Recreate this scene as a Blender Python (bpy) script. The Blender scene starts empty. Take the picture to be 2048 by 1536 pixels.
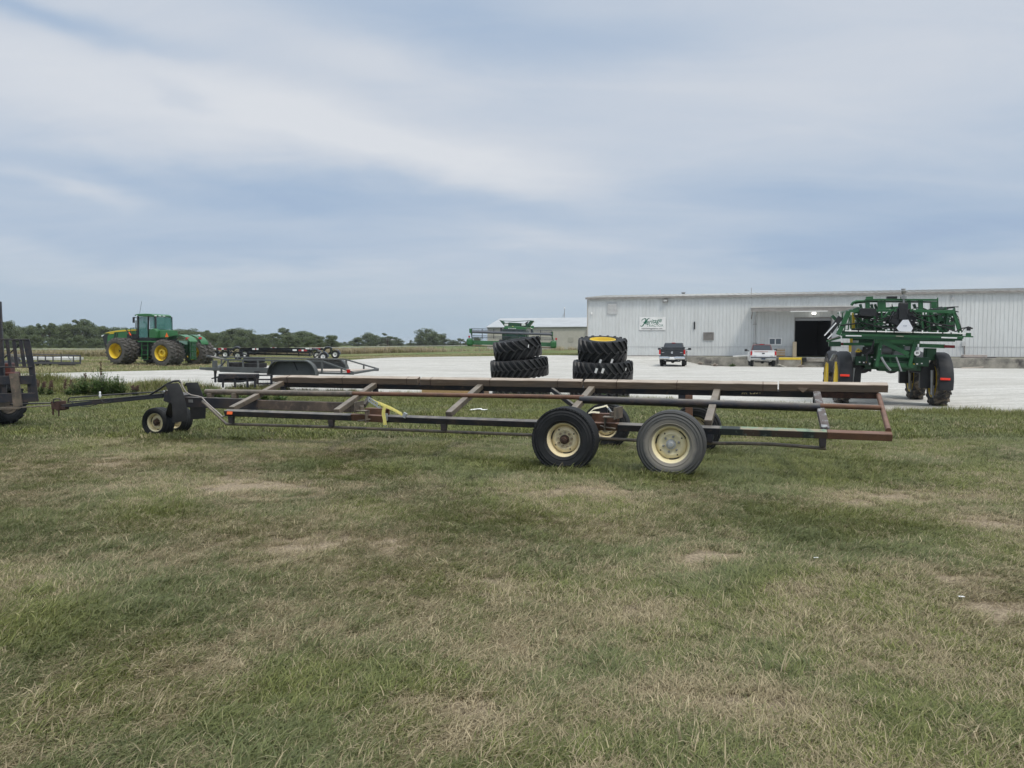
import bpy, bmesh, math, random
import numpy as np
from mathutils import Vector, Matrix, noise as mnoise
random.seed(7); np.random.seed(7)
sc = bpy.context.scene
R = math.radians

# ------------------------------------------------------------------ camera
CAMZ = 1.61
FPX = 1479.0
PITCH = math.atan(79/FPX)
cam_d = bpy.data.cameras.new('camera')
cam = bpy.data.objects.new('camera', cam_d); sc.collection.objects.link(cam)
cam.location = (0, 0, CAMZ); cam.rotation_euler = (math.pi/2-PITCH, 0, 0)
cam_d.sensor_width = 36; cam_d.lens = 36*FPX/2048; cam_d.clip_end = 6000; cam_d.clip_start = 0.05
sc.camera = cam

# ------------------------------------------------------------------ light
SUN_EL, SUN_AZ = 57, 36      # azimuth measured from +y towards +x
sun_d = bpy.data.lights.new('sun', 'SUN'); sun_d.energy = 1.5; sun_d.angle = R(11); sun_d.color = (1, .93, .82)
sun = bpy.data.objects.new('sun', sun_d); sc.collection.objects.link(sun)
sd = Vector((math.sin(R(SUN_AZ))*math.cos(R(SUN_EL)), -math.cos(R(SUN_AZ))*math.cos(R(SUN_EL)), math.sin(R(SUN_EL))))
sun.rotation_euler = sd.to_track_quat('Z', 'Y').to_euler()
vs = sc.view_settings
vs.view_transform = 'Standard'; vs.look = 'None'; vs.exposure = 0.30; vs.gamma = 1.0; vs.use_curve_mapping = False

class NT:
    """tiny helper for building node trees"""
    def __init__(s, t): s.t = t; s.n = t.nodes; s.l = t.links
    def put(s, sock, v):
        if isinstance(v, bpy.types.NodeSocket): s.l.new(v, sock)
        elif v is not None:
            if isinstance(v, (tuple, list)) and len(v) == 3 and len(sock.default_value) == 4: v = (*v, 1)
            sock.default_value = v
    def m(s, op, a, b=None, c=None, clamp=False):
        n = s.n.new('ShaderNodeMath'); n.operation = op; n.use_clamp = clamp
        s.put(n.inputs[0], a)
        if b is not None: s.put(n.inputs[1], b)
        if c is not None: s.put(n.inputs[2], c)
        return n.outputs[0]
    def mix(s, f, a, b, mode='MIX'):
        n = s.n.new('ShaderNodeMix'); n.data_type = 'RGBA'; n.blend_type = mode
        s.put(n.inputs[0], f); s.put(n.inputs[6], a); s.put(n.inputs[7], b); return n.outputs[2]
    def noise(s, vec, scale, detail=4, rough=.55, dist=0):
        n = s.n.new('ShaderNodeTexNoise'); s.put(n.inputs['Vector'], vec)
        n.inputs['Scale'].default_value = scale; n.inputs['Detail'].default_value = detail
        n.inputs['Roughness'].default_value = rough; n.inputs['Distortion'].default_value = dist
        return n.outputs[0]
    def voro(s, vec, scale):
        n = s.n.new('ShaderNodeTexVoronoi'); s.put(n.inputs['Vector'], vec); n.inputs['Scale'].default_value = scale
        return n.outputs
    def mapr(s, v, a, b, c=0, d=1, smooth=False):
        n = s.n.new('ShaderNodeMapRange'); n.clamp = True
        if smooth: n.interpolation_type = 'SMOOTHSTEP'
        s.put(n.inputs[0], v)
        for i, x in enumerate((a, b, c, d)): n.inputs[i+1].default_value = x
        return n.outputs[0]
    def scale(s, v, sx, sy, sz):
        n = s.n.new('ShaderNodeMapping'); s.put(n.inputs[0], v); n.inputs[3].default_value = (sx, sy, sz); return n.outputs[0]
    def co(s, k='Object'):
        return s.n.new('ShaderNodeTexCoord').outputs[k]
    def pos(s): return s.n.new('ShaderNodeNewGeometry').outputs['Position']
    def sep(s, v):
        n = s.n.new('ShaderNodeSeparateXYZ'); s.put(n.inputs[0], v); return n.outputs
    def comb(s, x, y, z):
        n = s.n.new('ShaderNodeCombineXYZ'); s.put(n.inputs[0], x); s.put(n.inputs[1], y); s.put(n.inputs[2], z); return n.outputs[0]

def make_world():
    w = bpy.data.worlds.new('World'); sc.world = w; w.use_nodes = True
    t = NT(w.node_tree); w.node_tree.nodes.clear()
    out = t.n.new('ShaderNodeOutputWorld'); bg = t.n.new('ShaderNodeBackground'); t.l.new(bg.outputs[0], out.inputs[0])
    bg.inputs[1].default_value = 0.1
    sky = t.n.new('ShaderNodeTexSky'); sky.sky_type = 'NISHITA'; sky.sun_disc = False
    sky.sun_elevation = R(SUN_EL); sky.sun_rotation = R(180-SUN_AZ); sky.air_density = 1.2; sky.dust_density = 2.5
    d = t.co('Generated')
    x, y, z = t.sep(d)
    az = t.m('ARCTAN2', x, y)
    el = t.m('ARCSINE', t.m('MAXIMUM', z, 0.0))
    # cloud-deck coordinates (flattened towards the horizon), used for the wisps
    zz = t.m('ADD', t.m('MAXIMUM', z, 0.0), .16)
    cu = t.m('DIVIDE', x, zz); cv = t.m('DIVIDE', y, zz)
    deck = t.comb(cu, cv, 0.0)
    n = t.n.new('ShaderNodeMapping'); t.put(n.inputs[0], deck); n.inputs[2].default_value = (0, 0, R(28)); n.inputs[3].default_value = (.55, 1.5, 1); deck2 = n.outputs[0]
    nz1 = t.noise(deck2, .55, 8, .52, .5)
    nz2 = t.noise(deck2, 2.4, 9, .6, .7)
    nz3 = t.noise(deck, .9, 5, .55, .3)
    # warp azimuth/elevation for irregular banks
    wn = t.noise(t.scale(deck, 1, 1, 1), .9, 5, .55)
    wa = t.m('ADD', az, t.m('MULTIPLY', t.m('SUBTRACT', nz3, .5), .30))
    we = t.m('ADD', el, t.m('MULTIPLY', t.m('SUBTRACT', wn, .5), .13))
    def blob(px, py, sx, sy, ang):
        """bank of cloud centred at azimuth/elevation, sizes in radians"""
        a0 = math.atan((px-1024)/FPX); e0 = math.atan((689-py)/FPX); c, s_ = math.cos(R(ang)), math.sin(R(ang))
        u = t.m('SUBTRACT', wa, a0); v = t.m('SUBTRACT', we, e0)
        p = t.m('ADD', t.m('MULTIPLY', u, c), t.m('MULTIPLY', v, s_))
        q = t.m('SUBTRACT', t.m('MULTIPLY', v, c), t.m('MULTIPLY', u, s_))
        p = t.m('DIVIDE', p, sx/FPX); q = t.m('DIVIDE', q, sy/FPX)
        r2 = t.m('ADD', t.m('MULTIPLY', p, p), t.m('MULTIPLY', q, q))
        return t.m('EXPONENT', t.m('MULTIPLY', r2, -1.0))
    bright = [(280, 270, 520, 85, -3, 1.0), (850, 320, 430, 50, -12, .9), (1500, 230, 560, 120, 2, .55), (150, 90, 380, 60, 2, .35),
              (200, 410, 140, 16, -3, .8), (750, 150, 240, 45, -4, .55), (1250, 500, 520, 38, -9, .40), (400, 560, 420, 26, 0, .35), (1750, 60, 420, 60, -4, .35), (1180, 560, 700, 40, -6, .22)]
    dark = [(60, 168, 230, 22, -3, 1.0), (650, 410, 620, 45, -2, .75), (1650, 505, 520, 40, 2, .85), (900, 60, 420, 60, -6, .55),
            (450, 500, 520, 40, -2, .45), (1750, 420, 500, 50, -2, .4), (1250, 100, 300, 40, -12, .15), (330, 250, 60, 9, -10, .45), (1830, 570, 350, 22, 0, .4)]
    def total(L):
        acc = None
        for (px, py, sx, sy, an, k) in L:
            b = t.m('MULTIPLY', blob(px, py, sx, sy, an), k)
            acc = b if acc is None else t.m('ADD', acc, b)
        return acc
    B = total(bright); D = total(dark)
    infl = t.m('ADD', t.m('MULTIPLY', t.m('SUBTRACT', nz1, .5), 1.2), t.m('MULTIPLY', t.m('SUBTRACT', nz2, .5), .80))
    lum = t.m('ADD', t.m('SUBTRACT', B, D), infl)
    f = t.mapr(lum, -1.25, 1.12, 0, 1)
    ramp = t.n.new('ShaderNodeValToRGB'); t.put(ramp.inputs[0], f)
    cr = ramp.color_ramp
    cols = [(0, (.310, .410, .600)), (.26, (.380, .485, .640)), (.50, (.485, .565, .680)), (.74, (.610, .655, .725)), (1, (.710, .735, .775))]
    cr.elements[0].position = 0; cr.elements[0].color = (*cols[0][1], 1); cr.elements[1].position = 1; cr.elements[1].color = (*cols[-1][1], 1)
    for p_, c_ in cols[1:-1]:
        e = cr.elements.new(p_); e.color = (*c_, 1)
    col = ramp.outputs[0]
    # the deck thins to plain pale blue near the horizon
    hz = t.mapr(el, 0.0, .13, 1, 0, True)
    col = t.mix(t.m('MULTIPLY', hz, .75), col, (.385, .500, .605))
    # thin overcast is brighter towards the zenith, as under any cloud deck
    zen = t.m('ADD', 1.0, t.m('MULTIPLY', t.mapr(el, .45, 1.3, 0, 1, True), ZEN))
    col10 = t.n.new('ShaderNodeVectorMath'); col10.operation = 'SCALE'; t.put(col10.inputs[0], col); t.put(col10.inputs['Scale'], t.m('MULTIPLY', zen, 8.3))
    warm = t.mix(t.mapr(el, .45, 1.1, 0, 1, True), (1, 1, 1), (1.06, .99, .86)); tinted = t.mix(1.0, col10.outputs[0], warm, 'MULTIPLY')
    fin = t.mix(.93, sky.outputs[0], tinted)
    t.put(bg.inputs[0], fin)
ZEN = 2.5
make_world()

# ------------------------------------------------------------------ geometry of view and ground
FWD = Vector((0, math.cos(PITCH), -math.sin(PITCH))); UPV = Vector((0, math.sin(PITCH), math.cos(PITCH))); C0 = Vector((0, 0, CAMZ))
def ray(px, py): return FWD + Vector((1, 0, 0))*((px-1024)/FPX) + UPV*(-(py-768)/FPX)
def atY(px, py, Y):
    d = ray(px, py); return C0 + d*(Y/d.y)
def sstep(a, b, x):
    t = min(1, max(0, (x-a)/(b-a))); return t*t*(3-2*t)
def interp(x, X, Y):
    if x <= X[0]: return Y[0]
    for i in range(len(X)-1):
        if x <= X[i+1]:
            t = (x-X[i])/(X[i+1]-X[i]); t = t*t*(3-2*t); return Y[i]*(1-t)+Y[i+1]*t
    return Y[-1]
BL = Vector((7.66, 75.0)); BU = Vector((.9648, -.2629)); BV = Vector((-.2629, -.9648))
GX = [0, 14, 24, 34, 50, 62, 80, 100, 125, 170, 6000]
GL = [0, 0, -.03, -.05, .0, .10, .02, 0.0, .25, .8, .95]
GR = [0, 0, -.13, -.17, -.2, -.12, .27, .36, .45, .85, .95]
def G(x, y):
    k = sstep(-30, 0, x)
    z = interp(y, GX, GL)*(1-k) + interp(y, GX, GR)*k
    z += -.30*math.exp(-((x-14)/7.5)**2-((y-25.5)/8)**2)
    # slope up to the slab at the left end of the big building
    px, py = x-BL.x, y-BL.y
    u = px*BU.x+py*BU.y; v = px*BV.x+py*BV.y
    if -14 < u < 14 and -40 < v < 9:
        k2 = sstep(8.5, .8, v) * sstep(11.5, 7.5, u) * sstep(-12, -3, u)
        z = z*(1-k2) + .42*k2 if z < .42 else z
    if u > 6 and -30 < v < 18:
        k3 = sstep(16, 4, v)*sstep(8, 13, u); z = z*(1-k3) - .46*k3
    if y < 40: z += .018*math.sin(x*1.3+.7)*math.sin(y*.9)
    return z
def on_ground(px, py):
    d = ray(px, py); lo = 1.0; t = 1.5
    while t < 900:
        p = C0+d*t
        if p.z < G(p.x, p.y):
            for _ in range(20):
                mid = (lo+t)/2; p = C0+d*mid
                if p.z < G(p.x, p.y): t = mid
                else: lo = mid
            return C0+d*t
        lo = t; t *= 1.02
    return C0+d*t
class Frame:
    """local frame of a thing: origin on the ground, x along it, y away, z up"""
    def __init__(s, o, yaw=0, pitch=0, roll=0):
        s.M = Matrix.Translation(Vector(o)) @ Matrix.Rotation(yaw, 4, 'Z') @ Matrix.Rotation(pitch, 4, 'Y') @ Matrix.Rotation(roll, 4, 'X'); s.I = s.M.inverted()
        s.c = s.I @ C0
    def _hit(s, px, py, ax, w):
        d = s.I.to_3x3() @ ray(px, py); t = (w-s.c[ax])/d[ax]; return s.c + d*t
    def y(s, px, py, w): return s._hit(px, py, 1, w)
    def x(s, px, py, w): return s._hit(px, py, 0, w)

# ------------------------------------------------------------------ mesh helpers
class MB:
    def __init__(s): s.v = []; s.f = []; s.mi = []; s.cur = 0
    def add(s, vs_, fs):
        o = len(s.v); s.v += [tuple(v) for v in vs_]; s.f += [tuple(i+o for i in f) for f in fs]; s.mi += [s.cur]*len(fs); return s
    def box(s, c, size, M=None):
        x, y, z = size[0]/2, size[1]/2, size[2]/2; c = Vector(c)
        P = [Vector((a*x, b*y, d*z)) for d in (-1, 1) for b in (-1, 1) for a in (-1, 1)]
        if M is not None: P = [M @ p for p in P]
        return s.add([c+p for p in P], [(0, 2, 3, 1), (4, 5, 7, 6), (0, 1, 5, 4), (2, 6, 7, 3), (0, 4, 6, 2), (1, 3, 7, 5)])
    def bb(s, a, b):
        return s.box(((a[0]+b[0])/2, (a[1]+b[1])/2, (a[2]+b[2])/2), (abs(b[0]-a[0]), abs(b[1]-a[1]), abs(b[2]-a[2])))
    def bar(s, a, b, w, h, up=(0, 0, 1), w2=None, h2=None):
        a, b = Vector(a), Vector(b); d = (b-a).normalized(); up = Vector(up)
        if abs(d.dot(up)) > .98: up = Vector((0, 1, 0)) if abs(d.y) < .9 else Vector((1, 0, 0))
        sx = d.cross(up).normalized(); uz = sx.cross(d).normalized(); w2 = w2 or w; h2 = h2 or h
        P = [a+sx*(i*w/2)+uz*(j*h/2) for j in (-1, 1) for i in (-1, 1)] + [b+sx*(i*w2/2)+uz*(j*h2/2) for j in (-1, 1) for i in (-1, 1)]
        return s.add(P, [(0, 1, 3, 2), (4, 6, 7, 5), (0, 4, 5, 1), (2, 3, 7, 6), (0, 2, 6, 4), (1, 5, 7, 3)])
    def tube(s, pts, r, n=8, cap=True):
        pts = [Vector(p) for p in pts]; rs = r if isinstance(r, (list, tuple)) else [r]*len(pts)
        V = []; F = []; ref = None
        for i, p in enumerate(pts):
            d = (pts[min(i+1, len(pts)-1)]-pts[max(i-1, 0)]).normalized()
            if ref is None: ref = Vector((0, 0, 1)) if abs(d.z) < .9 else Vector((1, 0, 0))
            sx = d.cross(ref).normalized(); uz = sx.cross(d).normalized(); ref = uz
            for k in range(n):
                a = 2*math.pi*k/n; V.append(p+sx*(math.cos(a)*rs[i])+uz*(math.sin(a)*rs[i]))
        for i in range(len(pts)-1):
            for k in range(n): F.append((i*n+k, i*n+(k+1) % n, (i+1)*n+(k+1) % n, (i+1)*n+k))
        if cap: F.append(tuple(range(n))[::-1]); F.append(tuple((len(pts)-1)*n+k for k in range(n)))
        return s.add(V, F)
    def lathe(s, prof, c=(0, 0, 0), axis='Y', n=32, closed=False, M=None):
        """prof: list of (radius, axial)"""
        c = Vector(c); V = []; F = []; m = len(prof)
        for k in range(n):
            a = 2*math.pi*k/n; ca, sa = math.cos(a), math.sin(a)
            for (r, h) in prof:
                p = {'Y': Vector((ca*r, h, sa*r)), 'Z': Vector((ca*r, sa*r, h)), 'X': Vector((h, ca*r, sa*r))}[axis]
                V.append(c+(M @ p if M is not None else p))
        mm = m if closed else m-1
        for k in range(n):
            k2 = (k+1) % n
            for j in range(mm):
                j2 = (j+1) % m
                F.append((k*m+j, k2*m+j, k2*m+j2, k*m+j2))
        return s.add(V, F)
    def prism(s, pts, vec):
        pts = [Vector(p) for p in pts]; vec = Vector(vec); n = len(pts)
        return s.add(pts+[p+vec for p in pts], [tuple(range(n))[::-1], tuple(range(n, 2*n))]+[(i, (i+1) % n, n+(i+1) % n, n+i) for i in range(n)])
    def sphere(s, c, r, n=10, m=7, sc_=(1, 1, 1)):
        prof = [(math.sin(math.pi*i/m)*r+1e-5, -math.cos(math.pi*i/m)*r) for i in range(m+1)]
        return s.lathe(prof, c, 'Z', n, M=Matrix.Diagonal(sc_))
    def mesh(s, name):
        me = bpy.data.meshes.new(name); me.from_pydata(s.v, [], s.f); me.update(); return me
    def build(s, name, mats, parent=None, bevel=0, smooth=None, label=None, kind=None):
        me = s.mesh(name)
        bm = bmesh.new(); bm.from_mesh(me); bmesh.ops.recalc_face_normals(bm, faces=bm.faces); bm.to_mesh(me); bm.free()
        if not isinstance(mats, (list, tuple)): mats = [mats]
        for m_ in mats: me.materials.append(m_)
        if len(mats) > 1:
            me.polygons.foreach_set('material_index', s.mi)
        if smooth is not None:
            me.polygons.foreach_set('use_smooth', [True]*len(me.polygons))
            me.set_sharp_from_angle(angle=R(smooth))
        o = bpy.data.objects.new(name, me); sc.collection.objects.link(o)
        if parent is not None: o.parent = parent
        if bevel:
            b = o.modifiers.new('bevel', 'BEVEL'); b.width = bevel; b.segments = 2; b.limit_method = 'ANGLE'; b.harden_normals = False
        if label: o['label'] = label
        if kind: o['kind'] = kind
        return o
def tag(o, label, cat, group=None, kind=None):
    if label: o['label'] = label
    if cat: o['category'] = cat
    if group: o['group'] = group
    if kind: o['kind'] = kind
    return o
def thing(name, label, cat, loc=(0, 0, 0), yaw=0, group=None, frame=None):
    o = bpy.data.objects.new(name, None); sc.collection.objects.link(o); o.empty_display_size = .3
    if frame is not None: o.matrix_world = frame.M
    else: o.location = loc; o.rotation_euler = (0, 0, yaw)
    return tag(o, label, cat, group)
KIDS = {}
def copy_tree(o, parent=None):
    c = o.copy(); sc.collection.objects.link(c)
    if parent is not None: c.parent = parent
    for ch in [x for x in bpy.data.objects if x.parent == o]: copy_tree(ch, c)
    return c
def text_mesh(s, size, extrude=.001, shear=0, bold=0, spacing=1.0):
    """flat lettering as MB (x right, z up) centred on the origin"""
    cu = bpy.data.curves.new('txt', 'FONT'); cu.body = s; cu.size = size; cu.extrude = extrude; cu.shear = shear; cu.offset = bold; cu.space_character = spacing
    cu.align_x = 'CENTER'; cu.align_y = 'CENTER'; cu.resolution_u = 3
    o = bpy.data.objects.new('txt', cu); sc.collection.objects.link(o)
    dg = bpy.context.evaluated_depsgraph_get(); me = bpy.data.meshes.new_from_object(o.evaluated_get(dg))
    m = MB(); m.add([(v.co.x, -v.co.z, v.co.y) for v in me.vertices], [tuple(p.vertices) for p in me.polygons])
    bpy.data.objects.remove(o); bpy.data.curves.remove(cu); bpy.data.meshes.remove(me)
    return m
def xform(mb, M):
    mb.v = [tuple(M @ Vector(v)) for v in mb.v]; return mb
# ------------------------------------------------------------------ materials
def newmat(name):
    m = bpy.data.materials.new(name); m.use_nodes = True; t = NT(m.node_tree); b = t.n['Principled BSDF']; return m, t, b
def pmat(name, c, c2=None, scale=3, rough=.6, metal=0, bump=0, bscale=40, lo=.4, hi=.65, c3=None, s3=12, lo3=.55, hi3=.7, stretch=None, rvar=0, spec=.5, coat=0):
    m, t, b = newmat(name); co = t.co('Object')
    if stretch: co = t.scale(co, *stretch)
    col = c
    if c2 is not None:
        col = t.mix(t.mapr(t.noise(co, scale, 6, .6), lo, hi), c, c2)
        if c3 is not None: col = t.mix(t.mapr(t.noise(co, s3, 5, .65), lo3, hi3), col, c3)
    t.put(b.inputs['Base Color'], col)
    b.inputs['Roughness'].default_value = rough; b.inputs['Metallic'].default_value = metal; b.inputs['Specular IOR Level'].default_value = spec
    if rvar: t.put(b.inputs['Roughness'], t.mapr(t.noise(co, scale*2, 3), .3, .7, rough-rvar, rough+rvar))
    if coat: b.inputs['Coat Weight'].default_value = coat; b.inputs['Coat Roughness'].default_value = .12
    if bump:
        bn = t.n.new('ShaderNodeBump'); bn.inputs['Strength'].default_value = bump; bn.inputs['Distance'].default_value = .01
        t.put(bn.inputs['Height'], t.noise(co, bscale, 4, .6)); t.l.new(bn.outputs[0], b.inputs['Normal'])
    return m
MAT = {}
MAT['black_steel'] = pmat('black_steel', (.016, .018, .026), (.050, .036, .030), 3.5, .5, 0, .25, 60, .45, .72, (.085, .055, .042), 14, .60, .74, rvar=.12)
MAT['worn_steel'] = pmat('worn_steel', (.138, .112, .084), (.062, .055, .046), 4, .55, 0, .3, 60, .42, .66, (.20, .145, .115), 18, .52, .72)
MAT['rust'] = pmat('rust', (.145, .070, .040), (.085, .045, .030), 5, .75, 0, .35, 70, .4, .65, (.16, .085, .05), 30, .56, .72)
MAT['rust_dark'] = pmat('rust_dark', (.040, .022, .018), (.085, .040, .028), 9, .8, 0, .6, 50)
MAT['camo_rail'] = None
MAT['peeling'] = pmat('peeling_steel', (.095, .075, .068), (.27, .28, .29), 9, .65, 0, .3, 60, .52, .60, (.05, .035, .03), 16, .56, .66)
MAT['rubber'] = pmat('rubber', (.015, .016, .018), (.027, .028, .030), 5, .74, 0, .15, 80, spec=.28)
MAT['rubber_lug'] = pmat('rubber_lug', (.024, .024, .026), (.038, .038, .039), 4, .5, 0, .1, 90, spec=.45)
MAT['rubber_dusty'] = pmat('rubber_dusty', (.070, .066, .062), (.105, .097, .088), 3, .85, 0, .1, 60)
MAT['rubber_mud'] = pmat('rubber_mud', (.035, .033, .032), (.16, .13, .095), 6, .85, 0, .3, 50, .48, .60)
MAT['cream'] = pmat('cream_paint', (.76, .66, .43), (.68, .57, .36), 7, .5, 0, .05, 40, .4, .7, (.33, .20, .11), 22, .64, .74)
MAT['cream_new'] = pmat('cream_paint_clean', (.78, .70, .46), (.72, .63, .40), 6, .45)
MAT['hub_rust'] = pmat('hub_rust', (.055, .032, .025), (.10, .06, .04), 20, .6, .3, .3, 80)
MAT['steel_bare'] = pmat('bare_steel', (.42, .42, .42), (.28, .27, .26), 20, .38, .85, .1)
MAT['zinc'] = pmat('zinc_plate', (.50, .52, .54), (.40, .42, .43), 9, .45, .6)
MAT['machine_green'] = pmat('green_paint', (.030, .150, .045), (.022, .122, .036), 1.5, .38, 0, 0, coat=.25)
MAT['machine_green_dark'] = pmat('dark_green_paint', (.012, .070, .028), (.008, .050, .020), 2, .45, coat=.2)
MAT['machine_green_pale'] = pmat('dusty_green_paint', (.055, .20, .085), (.045, .165, .07), 2, .5, coat=.2)
MAT['machine_yellow'] = pmat('yellow_paint', (.70, .50, .030), (.62, .43, .035), 3, .42, coat=.2)
MAT['black_plastic'] = pmat('black_plastic', (.016, .017, .020), (.026, .027, .030), 4, .48)
MAT['fender_plastic'] = pmat('fender_plastic', (.022, .023, .026), (.032, .033, .037), 3, .6, bump=.05, spec=.3)
MAT['black_gloss'] = pmat('black_gloss_paint', (.010, .011, .014), None, rough=.25, coat=.5)
MAT['charcoal_gloss'] = pmat('charcoal_truck_paint', (.020, .023, .029), None, rough=.3, coat=.6)
MAT['white_gloss'] = pmat('white_truck_paint', (.82, .82, .82), None, rough=.3, coat=.5)
MAT['maroon'] = pmat('maroon_paint', (.10, .02, .02), None, rough=.35, coat=.4)
MAT['chrome'] = pmat('chrome', (.72, .73, .74), None, rough=.18, metal=.9)
MAT['grey_steel'] = pmat('grey_trailer_paint', (.105, .115, .115), (.085, .09, .09), 4, .6, 0, .1, 40, .4, .7, (.13, .10, .08), 12, .66, .76)
MAT['grey_galv'] = pmat('galvanised', (.36, .37, .38), (.28, .29, .30), 5, .5, .4)
MAT['white_paint'] = pmat('white_paint', (.78, .78, .77), (.68, .68, .67), 2, .55)
MAT['red_lens'] = pmat('red_lens', (.50, .012, .012), None, rough=.25, coat=.5)
MAT['red_reflector'] = pmat('red_reflector', (.85, .045, .022), None, rough=.35)
MAT['dark_red'] = pmat('dark_red_lens', (.13, .010, .012), None, rough=.3)
MAT['orange'] = pmat('orange_reflector', (.80, .13, .02), None, rough=.35)
MAT['white_reflector'] = pmat('white_reflector', (.85, .86, .87), None, rough=.35)
MAT['clear_lens'] = pmat('clear_lens', (.75, .78, .78), None, rough=.15)
MAT['strap'] = pmat('yellow_webbing', (.74, .66, .20), (.62, .54, .16), 30, .8, bump=.3, bscale=200)
MAT['cloth'] = pmat('pale_webbing', (.60, .56, .42), (.40, .36, .26), 40, .85)
MAT['grey_hose'] = pmat('grey_hose', (.30, .27, .25), (.20, .17, .15), 20, .6)
MAT['concrete'] = pmat('concrete', (.33, .31, .27), (.20, .18, .155), 1.6, .9, 0, .4, 30, .38, .62, (.09, .085, .08), 1.1, .55, .70)
MAT['concrete_dark'] = pmat('stained_concrete', (.20, .19, .165), (.33, .31, .265), 1.2, .9, 0, .4, 30, .42, .62, (.055, .05, .05), .9, .5, .68)
MAT['orange_body'] = pmat('faded_red_paint', (.11, .03, .022), (.06, .02, .018), 5, .6)
MAT['timber'] = pmat('pallet_timber', (.42, .28, .13), (.34, .22, .10), 6, .8, 0, .3, 30, stretch=(1, 8, 8))
MAT['pale_timber'] = pmat('pale_board', (.50, .44, .38), (.40, .34, .29), 3, .85, bump=.2)
MAT['dark_void'] = pmat('dark_interior', (.012, .013, .018), None, rough=.9)
MAT['black_paint_door'] = MAT['dark_void']
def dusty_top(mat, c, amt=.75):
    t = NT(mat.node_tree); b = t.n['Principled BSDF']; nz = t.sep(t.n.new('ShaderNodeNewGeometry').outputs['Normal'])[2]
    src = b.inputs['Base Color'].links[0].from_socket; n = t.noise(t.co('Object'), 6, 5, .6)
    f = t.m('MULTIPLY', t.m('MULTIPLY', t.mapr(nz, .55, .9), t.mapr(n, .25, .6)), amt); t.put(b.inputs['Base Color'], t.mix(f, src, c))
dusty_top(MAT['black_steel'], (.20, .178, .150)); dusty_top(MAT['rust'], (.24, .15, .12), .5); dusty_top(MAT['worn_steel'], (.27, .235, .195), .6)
def mat_wood():
    m, t, b = newmat('weathered_timber'); co = t.co('Object')
    g = t.noise(t.scale(co, 1.6, 24, 24), 2.2, 8, .65, .8); big = t.noise(t.scale(co, .8, 4, 4), 1.7, 4)
    col = t.mix(t.mapr(g, .3, .7), (.085, .058, .042), (.235, .170, .120))
    col = t.mix(t.mapr(big, .45, .7), col, (.135, .108, .088))
    nz = t.n.new('ShaderNodeNewGeometry'); nzz = t.sep(nz.outputs['Normal'])[2]
    top = t.mapr(nzz, .5, .8)                                  # weathered grey grain on the upward face, painted paler as if lit from above
    col = t.mix(t.m('MULTIPLY', top, .85), col, t.mix(t.mapr(g, .35, .65), (.26, .21, .165), (.56, .49, .42)))
    t.put(b.inputs['Base Color'], col); b.inputs['Roughness'].default_value = .9
    bn = t.n.new('ShaderNodeBump'); bn.inputs['Strength'].default_value = .6; bn.inputs['Distance'].default_value = .01
    t.put(bn.inputs['Height'], g); t.l.new(bn.outputs[0], b.inputs['Normal'])
    return m
MAT['wood'] = mat_wood()
def mat_camo():
    m, t, b = newmat('overpainted_rail'); co = t.co('Object'); x, y, z = t.sep(co)
    n1 = t.noise(co, 5, 5, .6)
    blk = t.noise(t.comb(x, 0, 0), 3.1, 0, .5)
    col = t.mix(t.mapr(blk, .46, .5), (.022, .030, .027), (.060, .040, .030))
    geo = t.n.new('ShaderNodeNewGeometry'); nz = t.sep(geo.outputs['Normal'])[2]
    grn = t.mix(t.mapr(n1, .45, .55), (.17, .25, .17), (.25, .22, .15))
    col = t.mix(t.m('MULTIPLY', t.mapr(nz, .6, .85), t.mapr(blk, .4, .44)), col, grn)
    col = t.mix(t.mapr(t.noise(co, 16, 5, .65), .58, .68), col, (.10, .12, .10))
    t.put(b.inputs['Base Color'], col); b.inputs['Roughness'].default_value = .7; return m
MAT['camo_rail'] = mat_camo()
def mat_dusty_tyre():
    """grey tyre: sidewall ring dusty near the bead"""
    m, t, b = newmat('dusty_sidewall'); co = t.co('Object'); x, y, z = t.sep(co)
    r = t.m('SQRT', t.m('ADD', t.m('MULTIPLY', x, x), t.m('MULTIPLY', z, z)))
    n = t.noise(co, 9, 5, .6)
    rr = t.m('ADD', r, t.m('MULTIPLY', t.m('SUBTRACT', n, .5), .07))
    col = t.mix(t.mapr(rr, .285, .325), (.215, .20, .175), (.085, .085, .083))
    col = t.mix(t.mapr(r, .375, .40), col, (.05, .05, .05))
    t.put(b.inputs['Base Color'], col); b.inputs['Roughness'].default_value = .85; return m
MAT['dusty_tyre'] = mat_dusty_tyre()
def mat_glass(name, c, rough=.05):
    m, t, b = newmat(name); b.inputs['Base Color'].default_value = (*c, 1); b.inputs['Roughness'].default_value = rough
    b.inputs['Transmission Weight'].default_value = .0; b.inputs['Alpha'].default_value = .62; b.inputs['Specular IOR Level'].default_value = .8
    return m
MAT['cab_glass'] = mat_glass('cab_glass', (.08, .24, .215))
MAT['dark_glass'] = pmat('dark_glass', (.035, .042, .05), None, rough=.06, spec=.9)
MAT['tint_glass'] = pmat('window_glass', (.10, .12, .14), None, rough=.08, spec=.8)
MAT['sprayer_green'] = pmat('sprayer_green', (.024, .120, .042), (.017, .092, .032), 2.5, .42, coat=.15)
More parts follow.
